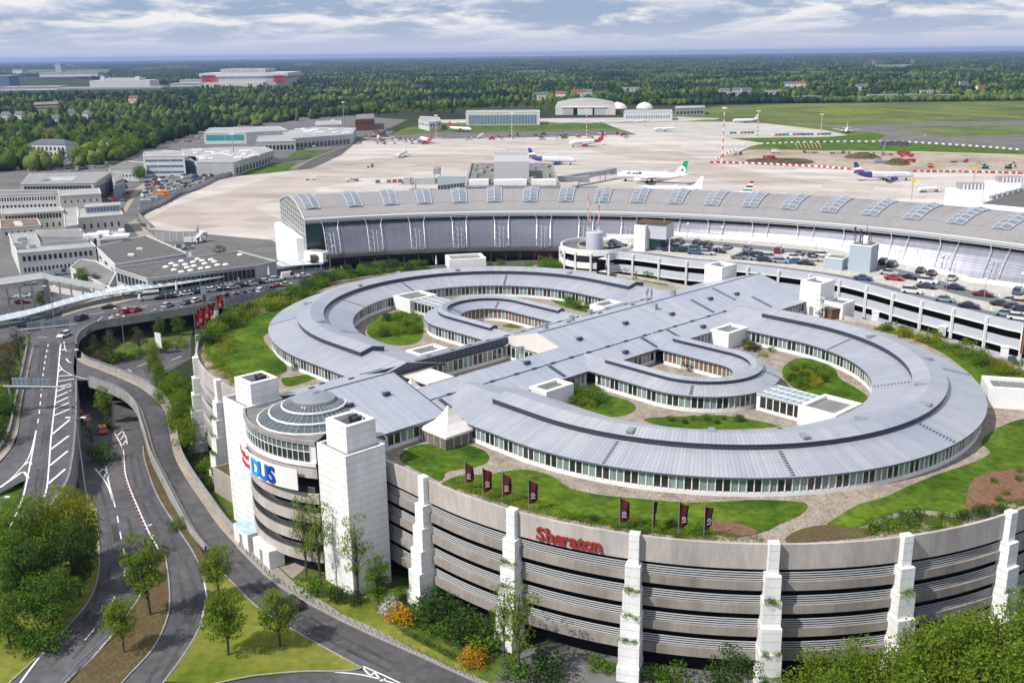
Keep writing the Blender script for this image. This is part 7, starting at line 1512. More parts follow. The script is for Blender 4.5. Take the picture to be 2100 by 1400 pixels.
airliner('airliner', 'red engined jet facing away beside the tall light mast', P(862, 290, .14), R(115), 33, 'air_white', 'air_red', 'air_red', 'air_red')
airliner('airliner', 'small white rear engined jet facing the terminal on the open apron', P(816, 325, .14), R(262), 27, 'air_white', 'air_white', 'air_silver', None, tail_t=True)
airliner('airliner', 'white high tailed business jet at the right end of the small aircraft park', P(1502, 252, .14), R(182), 30, 'air_white', 'air_white', 'air_silver', None, tail_t=True)
airliner('airliner', 'white regional jet standing alone on the pale far apron', P(1340, 270, .14), R(195), 27, 'air_white', 'air_silver', 'air_silver')
airliner('airliner', 'white jet parked tail on by the grass at the right of the pale apron', P(1735, 274, .14), R(250), 30, 'air_white', 'air_white', 'air_silver')
p = P(1434, 362, 11.4); airliner('airliner', 'white tailed airliner hidden behind the terminal roof, right of the docked one', Vector((p.x-34, p.y+8, .14)), R(167), 37.6, 'air_white', 'air_white', 'air_white')
p = P(1536, 372, 11.4); airliner('airliner', 'hidden airliner whose red white and black tail tip shows over the terminal roof', Vector((p.x-34, p.y+8, .14)), R(167), 37.6, 'air_white', 'air_white', 'air_white', fin_mark=[([(-34.8, 6.6), (-35.6, 7.9), (-37.6, 7.9), (-37.4, 6.6)], 'air_red'), ([(-33.2, 4.4), (-34.0, 5.4), (-37.2, 5.4), (-37.1, 4.4)], 'air_dark'), ([(-31.5, 2.4), (-32.4, 3.4), (-36.9, 3.4), (-36.7, 2.4)], 'air_green')])
for i, (u, v, h) in enumerate(sorted([(930, 252, 190), (962, 252, 10), (990, 253, 190), (1010, 252, 200), (1042, 251, 190), (1092, 252, 10), (1122, 252, 190), (1152, 253, 185), (1184, 252, 10), (1214, 252, 190), (1240, 251, 10), (1276, 250, 190), (1302, 250, 190), (1330, 249, 10), (1455, 247, 200), (975, 248, 20), (1030, 247, 15)])):
    airliner('light_aircraft', 'small white propeller aircraft in the park before the far hangars, '+nth(i)+' in the row', P(u, v, .14), R(h), 11, 'air_white', 'air_white', 'air_white')['group'] = 'small aircraft before the far hangars'
import numpy as np
leaf_mat('leaf_fresh', (.10, .18, .013), (.25, .335, .035), .5)
leaf_mat('leaf_mid', (.06, .14, .014), (.165, .275, .032), .45)
leaf_mat('leaf_dark', (.025, .058, .013), (.068, .13, .026), .35)
leaf_mat('leaf_yellow', (.19, .225, .014), (.36, .36, .035), .5)
leaf_mat('leaf_pine', (.05, .06, .03), (.13, .125, .06), .3)
leaf_mat('leaf_maroon', (.030, .012, .014), (.07, .03, .03), .2)
leaf_mat('leaf_brown', (.12, .085, .03), (.22, .15, .06), .3)
leaf_mat('flower_orange', (.30, .15, .008), (.62, .36, .015), .2)
leaf_mat('flower_white', (.35, .37, .30), (.72, .72, .66), .2)
leaf_mat('heather', (.12, .115, .022), (.24, .20, .05), .4)
mat('bark', (.085, .07, .055), .95, var=.3, scale=2.)
def leaf_quads(rg, centers, radii, per, size, squash=.8, shell=.45):
    """leaf-sized faces spread through clumps; returns verts and faces"""
    V = []
    for (c, r) in zip(centers, radii):
        n = max(3, int(per*(r**2)))
        d = rg.normal(size=(n, 3)); d /= np.linalg.norm(d, axis=1)[:, None]
        rad = r*(shell+(1-shell)*rg.random(n)**.6); p = c+d*rad[:, None]*np.array([1, 1, squash])
        a = rg.normal(size=(n, 3))+d*.5+np.array([0, 0, .5]); a /= np.linalg.norm(a, axis=1)[:, None]
        b = np.cross(a, rg.normal(size=(n, 3))); b /= np.linalg.norm(b, axis=1)[:, None]; e = np.cross(a, b)
        s = (size*(.6+.8*rg.random(n)))[:, None]
        V.append(np.stack([p-b*s*.5, p+e*s*.38, p+b*s*.55, p-e*s*.42], 1))
    V = np.concatenate(V); n = len(V)
    return V.reshape(-1, 3), np.arange(n*4).reshape(n, 4)
def np_mesh(name, V, F, m, parent=None):
    me = bpy.data.meshes.new(name); k = F.shape[1]
    me.vertices.add(len(V)); me.vertices.foreach_set('co', V.astype(np.float32).ravel())
    me.loops.add(F.size); me.loops.foreach_set('vertex_index', F.astype(np.int32).ravel())
    me.polygons.add(len(F)); me.polygons.foreach_set('loop_start', np.arange(0, F.size, k, dtype=np.int32))
    me.update(calc_edges=True); me.materials.append(MATS[m]); o = bpy.data.objects.new(name, me); COL.objects.link(o); o.parent = parent; return o
def tree_proto(name, seed, leafm, h=10., cw=3.2, bare=.28, nc=26, per=34, leaf=.34, shape='round', stems=1):
    """unit: h metres tall; trunk with limbs and a crown of many leaf clumps"""
    rg = np.random.default_rng(seed); r_ = T(name, 'prototype', 'tree'); cz = h*(bare+(1-bare)*.5); ch = h*(1-bare)*.5
    cen, rad = [], []
    for i in range(nc):
        d = rg.normal(size=3); d /= np.linalg.norm(d); q = rg.random()**.42*.86
        p = d*q*np.array([cw, cw, ch])
        if shape == 'cone': k = 1-(p[2]+ch)/(2*ch)*.85; p[:2] *= k
        if shape == 'vase': k = .45+.75*(p[2]+ch)/(2*ch); p[:2] *= k
        cen.append(p+np.array([0, 0, cz])); rad.append(cw*(.20+.22*rg.random())*(1 if shape != 'cone' else .8))
    V, F = leaf_quads(rg, cen, rad, per, leaf); np_mesh('crown', V, F, leafm, r_)
    mb = MB(); rr = random.Random(seed)
    for s_ in range(stems):
        ox, oy = (rr.uniform(-.6, .6), rr.uniform(-.6, .6)) if stems > 1 else (0, 0)
        base = Vector((ox, oy, -.1)); top = Vector((ox*1.6+rr.uniform(-.3, .3), oy*1.6+rr.uniform(-.3, .3), h*.82)); mid = base.lerp(top, .5)+Vector((rr.uniform(-.15, .15), rr.uniform(-.15, .15), 0))
        mb.tube([base, base+Vector((0, 0, .3)), mid, top], [h*.020, h*.015, h*.010, h*.003], 7)
        for i in range(0, nc, 2*stems):
            c = Vector(cen[i]); t = max(.2, min(.75, (c.z/h)*.75)); a = base.lerp(mid, t*2) if t < .5 else mid.lerp(top, (t-.5)*2); mb.tube([a, a.lerp(c, .5)+Vector((0, 0, .15)), c], [h*.006, h*.004, h*.0015], 5, cap=False)
    mb.build('trunk', 'bark', r_); r_['h'] = h; return r_
def shrub_proto(name, seed, leafm, w=1.4, h=1.3, nc=12, per=170, leaf=.15, kind='shrub'):
    rg = np.random.default_rng(seed); cen, rad = [], []
    for i in range(nc): a = rg.random()*6.283; q = rg.random()**.6*w*.62; cen.append(np.array([q*math.cos(a), q*math.sin(a), h*(.25+.45*rg.random())])); rad.append(h*(.30+.22*rg.random()))
    V, F = leaf_quads(rg, cen, rad, per, leaf, .9); o = np_mesh(name, V, F, leafm); o['h'] = h; o['category'] = kind; return o
TP_ = {}
for k, a in dict(street=('leaf_fresh', 10, 2.2, .20, 52, 170, .2, 'round'), street2=('leaf_fresh', 10, 2.5, .18, 54, 150, .2, 'round'), slender=('leaf_fresh', 14, 2.6, .2, 34, 74, .21, 'round'), round=('leaf_mid', 10, 3.9, .08, 44, 90, .24, 'round'), broad=('leaf_fresh', 10, 4.3, .08, 50, 84, .23, 'round'), dark=('leaf_dark', 10, 3.5, .05, 44, 92, .23, 'round'), pine=('leaf_pine', 10, 3.6, .15, 34, 70, .22, 'cone'), yellow=('leaf_yellow', 10, 4.0, .08, 44, 84, .23, 'round'), maroon=('leaf_maroon', 10, 4.2, .08, 30, 70, .25, 'round'), brown=('leaf_brown', 10, 4.6, .12, 36, 60, .25, 'round'), poplar=('leaf_mid', 14, 2.4, .04, 60, 130, .24, 'round')).items():
    TP_[k] = [tree_proto({'pine': 'pine_tree', 'poplar': 'poplar_tree'}.get(k, 'tree'), 100+i+10*len(TP_), *a) for i in range(2)]
FAR = {k: tree_proto('tree', 300+i, *a) for i, (k, a) in enumerate(dict(mid=('leaf_mid', 12, 4.8, .10, 26, 7, .95, 'round'), dark=('leaf_dark', 12, 4.4, .08, 26, 8, .95, 'round'), fresh=('leaf_fresh', 12, 4.8, .10, 26, 7, .95, 'round'), yellow=('leaf_yellow', 12, 4.4, .10, 24, 7, .9, 'round'), cone=('leaf_dark', 14, 3.0, .08, 22, 10, .8, 'cone'), maroon=('leaf_maroon', 12, 5.0, .06, 24, 8, .95, 'round')).items())}
SH = {k: [shrub_proto('shrub', 500+i+7*len(k), *a) for i in range(2)] for k, a in dict(green=('leaf_mid', 1.5, 1.5), fresh=('leaf_fresh', 1.7, 1.3), yellow=('leaf_yellow', 1.6, 1.2), dark=('leaf_dark', 1.6, 1.6), orange=('flower_orange', 1.6, 1.9), white=('flower_white', 1.4, 1.6), maroon=('leaf_maroon', 1.4, 1.2), heather=('heather', 1.6, .8)).items()}
rt = random.Random(77)
def top_z(p, u, vt): return PD(u, vt, p.y).z
def tree(kind, u, v, vt, lbl, z=.05, grp=None, wide=1., du=0):
    """tree with its foot at (u, v) and its top at row vt"""
    p = P(u, v, z); pr_ = rt.choice(TP_[kind]); s = (top_z(p, u+du, vt)-z)/(pr_['h']*.97); o = dup(pr_, p, rt.uniform(0, 6.28), lbl, grp, scale=(s*wide, s*wide, s)); return o
def far_tree(kind, u, v, s, lbl, grp):
    return dup(FAR[kind], P(u, v, 0), rt.uniform(0, 6.28), lbl, grp, scale=(s*rt.uniform(.9, 1.25), s*rt.uniform(.9, 1.25), s))
def shrub(kind, p, s, lbl, grp, flat=1.):
    o = rt.choice(SH[kind]).copy(); COL.objects.link(o); o.location = p; o.rotation_euler = (0, 0, rt.uniform(0, 6.28)); o.scale = (s*rt.uniform(.85, 1.2), s*rt.uniform(.85, 1.2), s*flat); return tag(o, lbl, 'shrub', grp)
for a in [('street', 308, 1261, 1092, 'tall airy street tree on the brown median, upper of two', 1.1), ('street2', 254, 1338, 1213, 'smaller street tree on the brown median, lower of two', 1.05), ('street2', 449, 1226, 1106, 'airy street tree at the tip of the grass triangle', 1.05), ('street2', 468, 1343, 1196, 'street tree at the left on the grass triangle', 1.15), ('street2', 575, 1326, 1202, 'street tree at the right on the grass triangle shading a dark car', 1.2)]: tree(*a[:5], grp='street trees by the junction', wide=a[5])
for a in [('yellow', 150, 1172, 982, 'tall yellow green tree at the top of the left grove', .75), ('broad', 92, 1190, 1012, 'broad yellow green tree left of the tallest in the grove', .8), ('dark', 165, 1222, 1060, 'dark green tree on the road side of the left grove', .85), ('broad', 35, 1215, 1040, 'broad tree at the frame edge of the left grove', .9), ('dark', 70, 1262, 1110, 'dark tree in the hollow of the left grove', 1.), ('round', 110, 1290, 1172, 'round mid green bushy tree low in the left grove', 1.25), ('round', 20, 1322, 1215, 'low bushy tree at the left frame edge of the grove', 1.1), ('round', 55, 1250, 1090, 'mid green tree filling the middle of the left grove', 1.), ('dark', 185, 1175, 1050, 'slim dark tree beside the lamp post in the grove', .7), ('broad', -20, 1180, 1060, 'tree half outside the left edge of the grove', 1.)]: tree(*a[:5], grp='left grove', wide=a[5])
for a in [('slender', 629, 1188, 1003, 'tall thin tree before the drum balconies', .8), ('slender', 659, 1212, 1009, 'tall thin tree at the white tower corner', .8), ('slender', 734, 1224, 1043, 'tall thin tree before the right side of the white tower', 1.0), ('poplar', 777, 1246, 1134, 'dense round tree between tower and first pylon', 1.45), ('slender', 1034, 1364, 1180, 'bent tree before the second pylon', .75), ('slender', 1064, 1391, 1186, 'twin tree right of the bent tree before the second pylon', 1.1), ('dark', 1495, 1480, 1322, 'dark tree rising at the bottom edge before the void', .9)]: tree(*a[:5], grp='trees at the garage foot', wide=a[5])
for i, (u, v, t, w, k) in enumerate([(1665, 1500, 1345, 1.0, 'broad'), (1740, 1490, 1312, .9, 'broad'), (1810, 1530, 1330, 1.0, 'broad'), (1880, 1490, 1290, .9, 'broad'), (1945, 1510, 1262, .8, 'broad'), (2015, 1480, 1250, .85, 'broad'), (2090, 1470, 1228, .85, 'broad'), (1990, 1540, 1320, 1., 'broad'), (2080, 1540, 1310, 1., 'broad'), (1720, 1570, 1390, 1., 'broad'), (1880, 1570, 1370, 1., 'broad'), (2100, 1600, 1370, 1., 'broad'), (1955, 1440, 1255, .7, 'round')]): tree(k, u, v, t, 'leafy yellow green tree in the thicket at the bottom right, '+nth(i)+' of the clump', grp='thicket at the bottom right', wide=w)
for i, (k, u, v, t, w) in enumerate([('broad', 350, 862, 772, .85), ('broad', 372, 905, 802, .75), ('broad', 362, 915, 838, .5), ('broad', 386, 942, 852, .75), ('round', 390, 890, 802, .7), ('broad', 334, 818, 742, .7), ('broad', 388, 858, 775, .65), ('broad', 366, 838, 760, .7)]): tree(k, u, v, t, 'yellow green tree between loop ramp and shaded garage side, '+nth(i)+' of the strip', grp='trees beside the loop ramp', wide=w)
for i, (k, u, v, t, w) in enumerate([('pine', 45, 762, 668, .9), ('brown', 14, 778, 700, .8), ('pine', 28, 812, 716, 1.), ('pine', 8, 850, 745, 1.), ('pine', 45, 838, 760, .8), ('round', 5, 905, 790, .9), ('round', 22, 880, 800, .8), ('dark', 2, 960, 850, .8), ('pine', -12, 800, 700, 1.), ('round', -20, 900, 790, 1.)]): tree(k, u, v, t, 'tree in the strip left of the raised access road, '+nth(i)+' counted from the gantry side', grp='trees left of the access road', wide=w)
for a in [('pine', 232, 742, 676, 'brownish pine at the centre of the sunken loop', 1.15), ('pine', 288, 726, 667, 'brownish pine right of the lamp in the sunken loop', 1.1), ('pine', 200, 748, 686, 'pine against the deck wall in the sunken loop', .9), ('pine', 205, 778, 716, 'low spreading pine at the near side of the sunken loop', 1.2), ('round', 330, 690, 648, 'light green tree under the deck edge left of the billboard', .9), ('round', 366, 688, 644, 'light green tree under the deck edge right of the billboard', .9), ('pine', 190, 720, 672, 'slim pine in the corner of the sunken loop', .8), ('street', 218, 868, 786, 'grey green tree growing up through the underpass arch', 1.0), ('pine', 190, 916, 862, 'small bushy pine beside the orange car', 1.1), ('broad', 322, 792, 702, 'yellow green tree beside the ground road', .5)]: tree(*a[:5], grp=None, wide=a[5])
for a in [('yellow', 96, 634, 588, 'bright yellow green tree standing under the footbridge', 1.1), ('round', 173, 592, 546, 'green tree by the white service annex', .9), ('maroon', 196, 596, 558, 'dark maroon shrub tree beside the white service annex', 1.0), ('brown', 452, 527, 503, 'orange brown tree beside the wide skylight hall', 1.3), ('round', 287, 373, 337, 'round green roadside tree at the equipment yard', 1.1), ('round', 95, 424, 412, 'green tree top rising from an office courtyard', 1.2), ('yellow', 100, 648, 634, 'small yellow green bush tree beneath the glass canopy', 1.0)]: tree(*a[:5], z=.1 if a[2] > 450 else 0, wide=a[5])
LEFT_WOOD = [(-30, 352), (60, 345), (130, 342), (230, 332), (270, 320), (330, 297), (420, 262), (560, 246), (700, 238), (770, 232), (840, 226), (840, 205), (600, 205), (400, 200), (200, 205), (-30, 215)]
cnt = 0; placed = []; lab = {'mid': 'round mid green tree', 'dark': 'dense dark green tree', 'fresh': 'fresh light green tree', 'yellow': 'yellowish spring green tree', 'cone': 'pointed dark conifer', 'maroon': 'dark red copper beech'}
for u, v, k, s in [(45, 335, 'mid', 1.25), (62, 330, 'fresh', 1.2), (90, 338, 'fresh', 1.15), (165, 335, 'fresh', 1.15), (185, 328, 'fresh', 1.2), (20, 345, 'mid', 1.3), (5, 350, 'dark', 1.3), (130, 330, 'mid', .9), (195, 345, 'mid', 1.0), (210, 330, 'mid', 1.), (240, 330, 'fresh', 1.), (262, 318, 'fresh', 1.), (285, 312, 'mid', 1.1), (300, 300, 'dark', 1.1), (148, 352, 'mid', .6), (80, 258, 'maroon', 1.2), (357, 235, 'maroon', 1.1)]:
    far_tree(k, u, v, s, lab[k]+' around the white villa and its parking lot' if v > 290 else lab[k]+(' above the near wood edge' if v > 250 else ' in the middle of the left wood'), 'single trees near the villa'); placed.append((u, v))
rows = [v for v in range(345, 222, -6)]
for v in rows:
    u = -25+rt.uniform(0, 12)
    while u < 830 and cnt < 205:
        if inside(LEFT_WOOD, u, v) and not (60 < u < 160 and 300 < v < 335) and not (195 < u < 225 and 292 < v < 310) and not (v > 325 and 20 < u < 225) and not any(abs(u-hu) < 13 and 0 < v-hv < 26 for hu, hv in ((14, 246), (42, 245), (148, 240), (180, 243), (113, 253), (275, 212), (95, 216))):
            nz_ = noise.noise(Vector((u*.011, v*.03, 7))); k = rt.choices(['mid', 'dark', 'fresh', 'yellow', 'cone'], [4, 7 if nz_ > 0 else 1, 1 if nz_ > 0 else 5, .8, 1])[0]
            far_tree(k, u, v+rt.uniform(-4, 4), rt.choice([.7, .9, 1.0, 1.2, 1.5])*rt.uniform(.9, 1.1), lab[k]+(' in the near rows of the left wood' if v > 285 else ' in the far rows of the left wood'), 'trees of the left wood'); cnt += 1
        u += rt.uniform(11, 21)
for i in range(40):
    u = 700+i*16.5+rt.uniform(-5, 5); v = 236-(u-700)*.012+rt.uniform(-4, 2)
    if 940 < u < 1120: v = 224+rt.uniform(-2, 2)
    if 1130 < u: v = 214+rt.uniform(-3, 3)
    k = rt.choice(['mid', 'dark', 'fresh', 'mid']); far_tree(k, u, v, rt.uniform(.9, 1.5), lab[k]+' in the belt behind the far hangars', 'tree belt behind the hangars')
leaf = MATS['leaf_mid']
wm = bpy.data.materials.new('wood_canopy'); wm.use_nodes = True; nt_ = wm.node_tree; N_b = nt_.nodes; b_ = N_b['Principled BSDF']; b_.inputs['Roughness'].default_value = .9; b_.inputs['Specular IOR Level'].default_value = .03
ge = N_b.new('ShaderNodeNewGeometry'); n1 = N_b.new('ShaderNodeTexNoise'); n1.inputs['Scale'].default_value = .0045; n1.inputs['Detail'].default_value = 5; nt_.links.new(ge.outputs['Position'], n1.inputs['Vector'])
ma = N_b.new('ShaderNodeMath'); ma.operation = 'MULTIPLY_ADD'; ma.inputs[1].default_value = .55; nt_.links.new(ge.outputs['Random Per Island'], ma.inputs[0])
mr_ = N_b.new('ShaderNodeMapRange'); mr_.inputs[1].default_value = .40; mr_.inputs[2].default_value = .60; mr_.inputs[3].default_value = -.12; mr_.inputs[4].default_value = .5; nt_.links.new(n1.outputs['Fac'], mr_.inputs[0]); nt_.links.new(mr_.outputs[0], ma.inputs[2])
cr_2 = N_b.new('ShaderNodeValToRGB'); e_ = cr_2.color_ramp.elements; e_[0].position = .1; e_[0].color = (.010, .023, .012, 1); e_[1].position = .97; e_[1].color = (.125, .165, .035, 1); q_ = e_.new(.45); q_.color = (.026, .056, .016, 1)
nt_.links.new(ma.outputs[0], cr_2.inputs[0]); n3 = N_b.new('ShaderNodeTexNoise'); n3.inputs['Scale'].default_value = .8; n3.inputs['Detail'].default_value = 4; nt_.links.new(ge.outputs['Position'], n3.inputs['Vector']); mr3 = N_b.new('ShaderNodeMapRange'); mr3.inputs[1].default_value = .3; mr3.inputs[2].default_value = .7; mr3.inputs[3].default_value = .55; mr3.inputs[4].default_value = 1.45; nt_.links.new(n3.outputs['Fac'], mr3.inputs[0]); vs_ = N_b.new('ShaderNodeVectorMath'); vs_.operation = 'SCALE'; nt_.links.new(cr_2.outputs[0], vs_.inputs[0]); nt_.links.new(mr3.outputs[0], vs_.inputs['Scale']); nt_.links.new(vs_.outputs[0], b_.inputs['Base Color'])
MATS['wood_canopy'] = wm
import bmesh
def ico(sub):
    bm = bmesh.new(); bmesh.ops.create_icosphere(bm, subdivisions=sub, radius=1); V = np.array([v.co[:] for v in bm.verts]); F = np.array([[v.index for v in f.verts] for f in bm.faces]); bm.free(); return V, F
I1, I2 = ico(1), ico(2)
rg = np.random.default_rng(9)
def in_any(u, v, polys): return any(inside(q, u, v) for q in polys)
HOLES = [[(-60, 158), (130, 158), (340, 176), (420, 176), (600, 172), (600, 183), (420, 184), (320, 196), (-60, 200)],                      # halls and stadium
         [(700, 262), (840, 226), (1130, 216), (1330, 216), (1340, 212), (2300, 202), (2300, 420), (700, 420)],                                         # airfield
         [(-60, 365), (230, 336), (330, 300), (430, 268), (700, 240), (850, 230), (850, 420), (-60, 420)],
         [(1480, 148), (1700, 146), (1690, 151), (1490, 153)], [(1050, 146), (1150, 144), (1140, 151), (1060, 152)], [(700, 200), (800, 192), (760, 206), (690, 212)], [(840, 158), (960, 157), (950, 163), (850, 164)], [(1180, 160), (1300, 158), (1290, 164), (1190, 165)], [(30, 143), (230, 142), (220, 153), (40, 154)],
         [(60, 300), (160, 300), (160, 340), (20, 345)]]
HOLES += [[(u-11, v-3), (u+11, v-3), (u+11, v+w), (u-11, v+w)] for u, v, w in [(14, 246, 14), (42, 245, 14), (148, 240, 14), (180, 243, 14), (113, 253, 14), (275, 212, 10), (94, 214, 12), (1150, 203, 7), (1185, 199, 7), (1205, 198, 6), (1110, 205, 7), (1618, 181, 6), (1640, 180, 6), (1765, 186, 6), (1974, 180, 6), (1485, 196, 6), (1512, 195, 6), (1530, 195, 6), (2010, 190, 6), (1655, 207, 6), (1830, 206, 6), (1790, 206, 6), (1870, 206, 6), (1925, 204, 6), (1290, 189, 6), (1500, 199, 6), (1590, 196, 6), (1905, 198, 6)]]
GV, GF, base_n = {1: [], 2: []}, {1: [], 2: []}, {1: 0, 2: 0}
v = 122.2
while v < 344:
    d0 = P(1050, v, 0).y; ppm = FPX/d0; R0 = max(4.3, 1.0/ppm); H0 = max(11, .75/ppm) if d0 < 9000 else 16
    H0 = min(H0, 26); dv = max(.4, .22*H0*ppm); u = -40.
    while u < 2150:
        uu = u+rg.uniform(-1, 1)*R0*ppm*.8; vv = v+rg.uniform(-.5, .5)*dv+(-.0114*(uu-1050) if False else 0)
        vv2 = vv-.0114*(uu-1050)+0
        dens = noise.noise(Vector((uu*.012, vv2*.09, 3)))
        if not in_any(uu, vv2, HOLES) and not (vv2 < 160 and dens < -.34) and not (dens < -.5):
            p = P(uu, vv2, 0)
            if 300 < p.y < 26000:
                k = 1 if v < 168 else 2; BV, BF = I1 if k == 1 else I2; sc = R0*rg.choice([.55, .8, 1., 1.2, 1.6], p=[.2, .25, .25, .2, .1])*rg.uniform(.85, 1.15); hz_ = H0*rg.uniform(.45, 1.3)
                q = BV*np.array([sc, sc, hz_*.55])*(1+rg.normal(size=(len(BV), 1))*.16)+np.array([p.x, p.y, hz_*.5]); GV[k].append(q); GF[k].append(BF+base_n[k]); base_n[k] += len(BV)
        u += R0*ppm*rg.uniform(1.1, 2.0)*(1.25 if v < 150 else 1)
    v += dv
AV = np.concatenate(GV[1]+GV[2]); AF = np.concatenate(GF[1]+[f+base_n[1] for f in GF[2]])
tag(np_mesh('woods', AV, AF, 'wood_canopy'), 'continuous dark woods spreading from the airfield to the horizon', 'woods', kind='stuff')
hv, hf, hn = [], [], 0
for i in range(420):
    u = 1335+i*1.95; vv = 215.5-(u-1335)*.0135; p = P(u, vv+rg.uniform(-1.2, .4), 0); q = I2[0]*np.array([5.5, 4.5, 5.2])*rg.uniform(.7, 1.2)*(1+rg.normal(size=(len(I2[0]), 1))*.15)+np.array([p.x, p.y, 3.6]); hv.append(q); hf.append(I2[1]+hn); hn += len(I2[0])
tag(np_mesh('hedge', np.concatenate(hv), np.concatenate(hf), 'wood_canopy'), 'long green hedge closing the far side of the runway field', 'hedge', kind='stuff')
def cover(px, n, z, s, ms, lbl, per=150, leaf=.17):
    us, vs = [p[0] for p in px], [p[1] for p in px]; by = {m: [] for m in ms}; k = t = 0
    while k < n and t < 9000:
        t += 1; u, v = rt.uniform(min(us), max(us)), rt.uniform(min(vs), max(vs))
        if inside(px, u, v):
            c = by[rt.choice(ms) if noise.noise(Vector((u*.03, v*.08, 1))) > 0 else ms[0]]; c.append(P(u, v, z+rt.uniform(0, s*.35))); k += 1
    Vs, Fs, mi, b = [], [], [], 0
    for i, m in enumerate(ms):
        if not by[m]: continue
        V, F = leaf_quads(rg, [np.array(p[:]) for p in by[m]], [s*rt.uniform(.6, 1.3) for _ in by[m]], per, leaf, .75); Vs.append(V); Fs.append(F+b); b += len(V); mi += [i]*len(F)
    o = np_mesh('ground_cover', np.concatenate(Vs), np.concatenate(Fs), ms[0])
    for m in ms[1:]: o.data.materials.append(MATS[m])
    o.data.polygons.foreach_set('material_index', mi); return tag(o, lbl, 'ground cover', kind='stuff')
def shrubs(px, n, kinds, z, s, lbl, grp, gap=1.0, flat=1.):
    us, vs = [p[0] for p in px], [p[1] for p in px]; k = t = 0; done = []
    while k < n and t < 4000:
        t += 1; u, v = rt.uniform(min(us), max(us)), rt.uniform(min(vs), max(vs))
        if not inside(px, u, v): continue
        p = P(u, v, z)
        if any((p-q).length < gap for q in done): continue
        done.append(p); kd = rt.choice(kinds); shrub(kd, p, rt.uniform(*s), {'green': 'mid green', 'fresh': 'light green', 'yellow': 'yellow green', 'dark': 'dark green', 'heather': 'low brownish', 'maroon': 'dark maroon', 'orange': 'orange flowered', 'white': 'white flowered'}[kd]+' shrub '+lbl, grp, flat); k += 1
Z1 = 19.25
shrubs([(418, 700), (445, 668), (475, 648), (540, 622), (600, 602), (640, 592), (640, 610), (600, 628), (560, 640), (520, 652), (470, 672), (430, 712)], 42, ['green', 'fresh', 'yellow', 'dark', 'fresh'], Z1, (1.3, 2.3), 'massed on the left roof garden near the red flags', 'shrubs of the left roof garden', 2.0)
cover([(416, 712), (440, 690), (470, 685), (495, 700), (480, 725), (455, 735), (490, 765), (568, 772), (480, 790), (440, 765), (420, 740)], 150, Z1, .95, ['leaf_yellow', 'leaf_fresh', 'leaf_mid'], 'yellow green ground cover drifting along the left lawn')
shrubs([(620, 606), (700, 582), (800, 562), (870, 555), (860, 545), (760, 552), (690, 566), (610, 594)], 34, ['green', 'fresh', 'dark', 'green'], Z1, (1.3, 2.2), 'in the hedge along the back roof rim left of the vent housing', 'shrubs along the back rim', 2.2)
shrubs([(1000, 546), (1150, 543), (1250, 548), (1330, 565), (1360, 576), (1290, 566), (1200, 554), (1050, 550)], 26, ['green', 'fresh', 'yellow', 'green'], Z1, (1.2, 2.0), 'in the hedge along the back roof rim beside the car deck', 'shrubs along the back rim', 2.2)
cover([(1000, 548), (1150, 545), (1250, 549), (1330, 565), (1364, 580), (1310, 572), (1200, 556), (1050, 552)], 80, Z1, .9, ['leaf_fresh', 'heather', 'leaf_mid'], 'ground cover strip along the back rim beside the car deck')
cover([(900, 985), (950, 980), (1010, 1000), (1100, 1022), (1160, 1045), (1145, 1064), (1040, 1037), (930, 1004)], 260, Z1, .5, ['leaf_yellow', 'leaf_fresh', 'leaf_mid'], 'yellow green ground cover under the first four brown flags', leaf=.13)
cover([(1160, 1048), (1240, 1062), (1300, 1060), (1400, 1075), (1490, 1094), (1560, 1100), (1570, 1108), (1390, 1103), (1290, 1090), (1140, 1066)], 300, Z1, .55, ['leaf_fresh', 'leaf_yellow', 'leaf_mid'], 'mixed ground cover under the second row of brown flags', leaf=.13)
shrubs([(1160, 1052), (1240, 1066), (1400, 1082), (1480, 1098), (1390, 1102), (1290, 1088), (1140, 1064)], 14, ['fresh', 'green', 'dark'], Z1, (.6, 1.0), 'rising from the planting under the second row of brown flags', 'shrubs along the front rim', 2.5)
cover([(1760, 1094), (1850, 1060), (1900, 1055), (1960, 1058), (1985, 1046), (2100, 1018), (2180, 1020), (2060, 1054), (1930, 1084), (1850, 1100)], 240, Z1, .6, ['leaf_fresh', 'leaf_yellow', 'leaf_mid'], 'mixed ground cover along the right front rim', leaf=.14)
shrubs([(1780, 1088), (1850, 1062), (1900, 1057), (1960, 1062), (2050, 1040), (2060, 1050), (1930, 1080), (1850, 1096)], 16, ['green', 'fresh', 'dark'], Z1, (.8, 1.3), 'on the front right rim before the red soil bed', 'shrubs of the right front rim', 2.2)
shrubs([(2005, 985), (2100, 965), (2150, 970), (2150, 1010), (2050, 1030)], 7, ['green', 'fresh'], Z1, (.5, .8), 'dotted over the red soil bed at the right', 'shrubs on the red soil', 2.5)
cover([(1800, 672), (1850, 668), (1960, 700), (2030, 730), (2100, 755), (2150, 790), (2090, 785), (2040, 765), (1950, 725), (1860, 692)], 200, Z1, .9, ['heather', 'leaf_fresh', 'leaf_yellow', 'leaf_mid'], 'brown green ground cover on the garden strip before the car deck')
shrubs([(1800, 672), (1850, 668), (1960, 700), (2030, 730), (2100, 755), (2150, 790), (2090, 785), (2040, 765), (1950, 725), (1860, 692)], 20, ['fresh', 'green', 'yellow'], Z1, (1.1, 1.9), 'on the garden strip before the car deck', 'shrubs of the right back garden', 3)
shrubs([(1622, 760), (1660, 748), (1700, 770), (1700, 800), (1650, 800), (1620, 785)], 14, ['yellow', 'green', 'heather', 'dark'], Z1, (.9, 1.5), 'in the right inner court of the near ring', 'shrubs of the right court', 1.8)
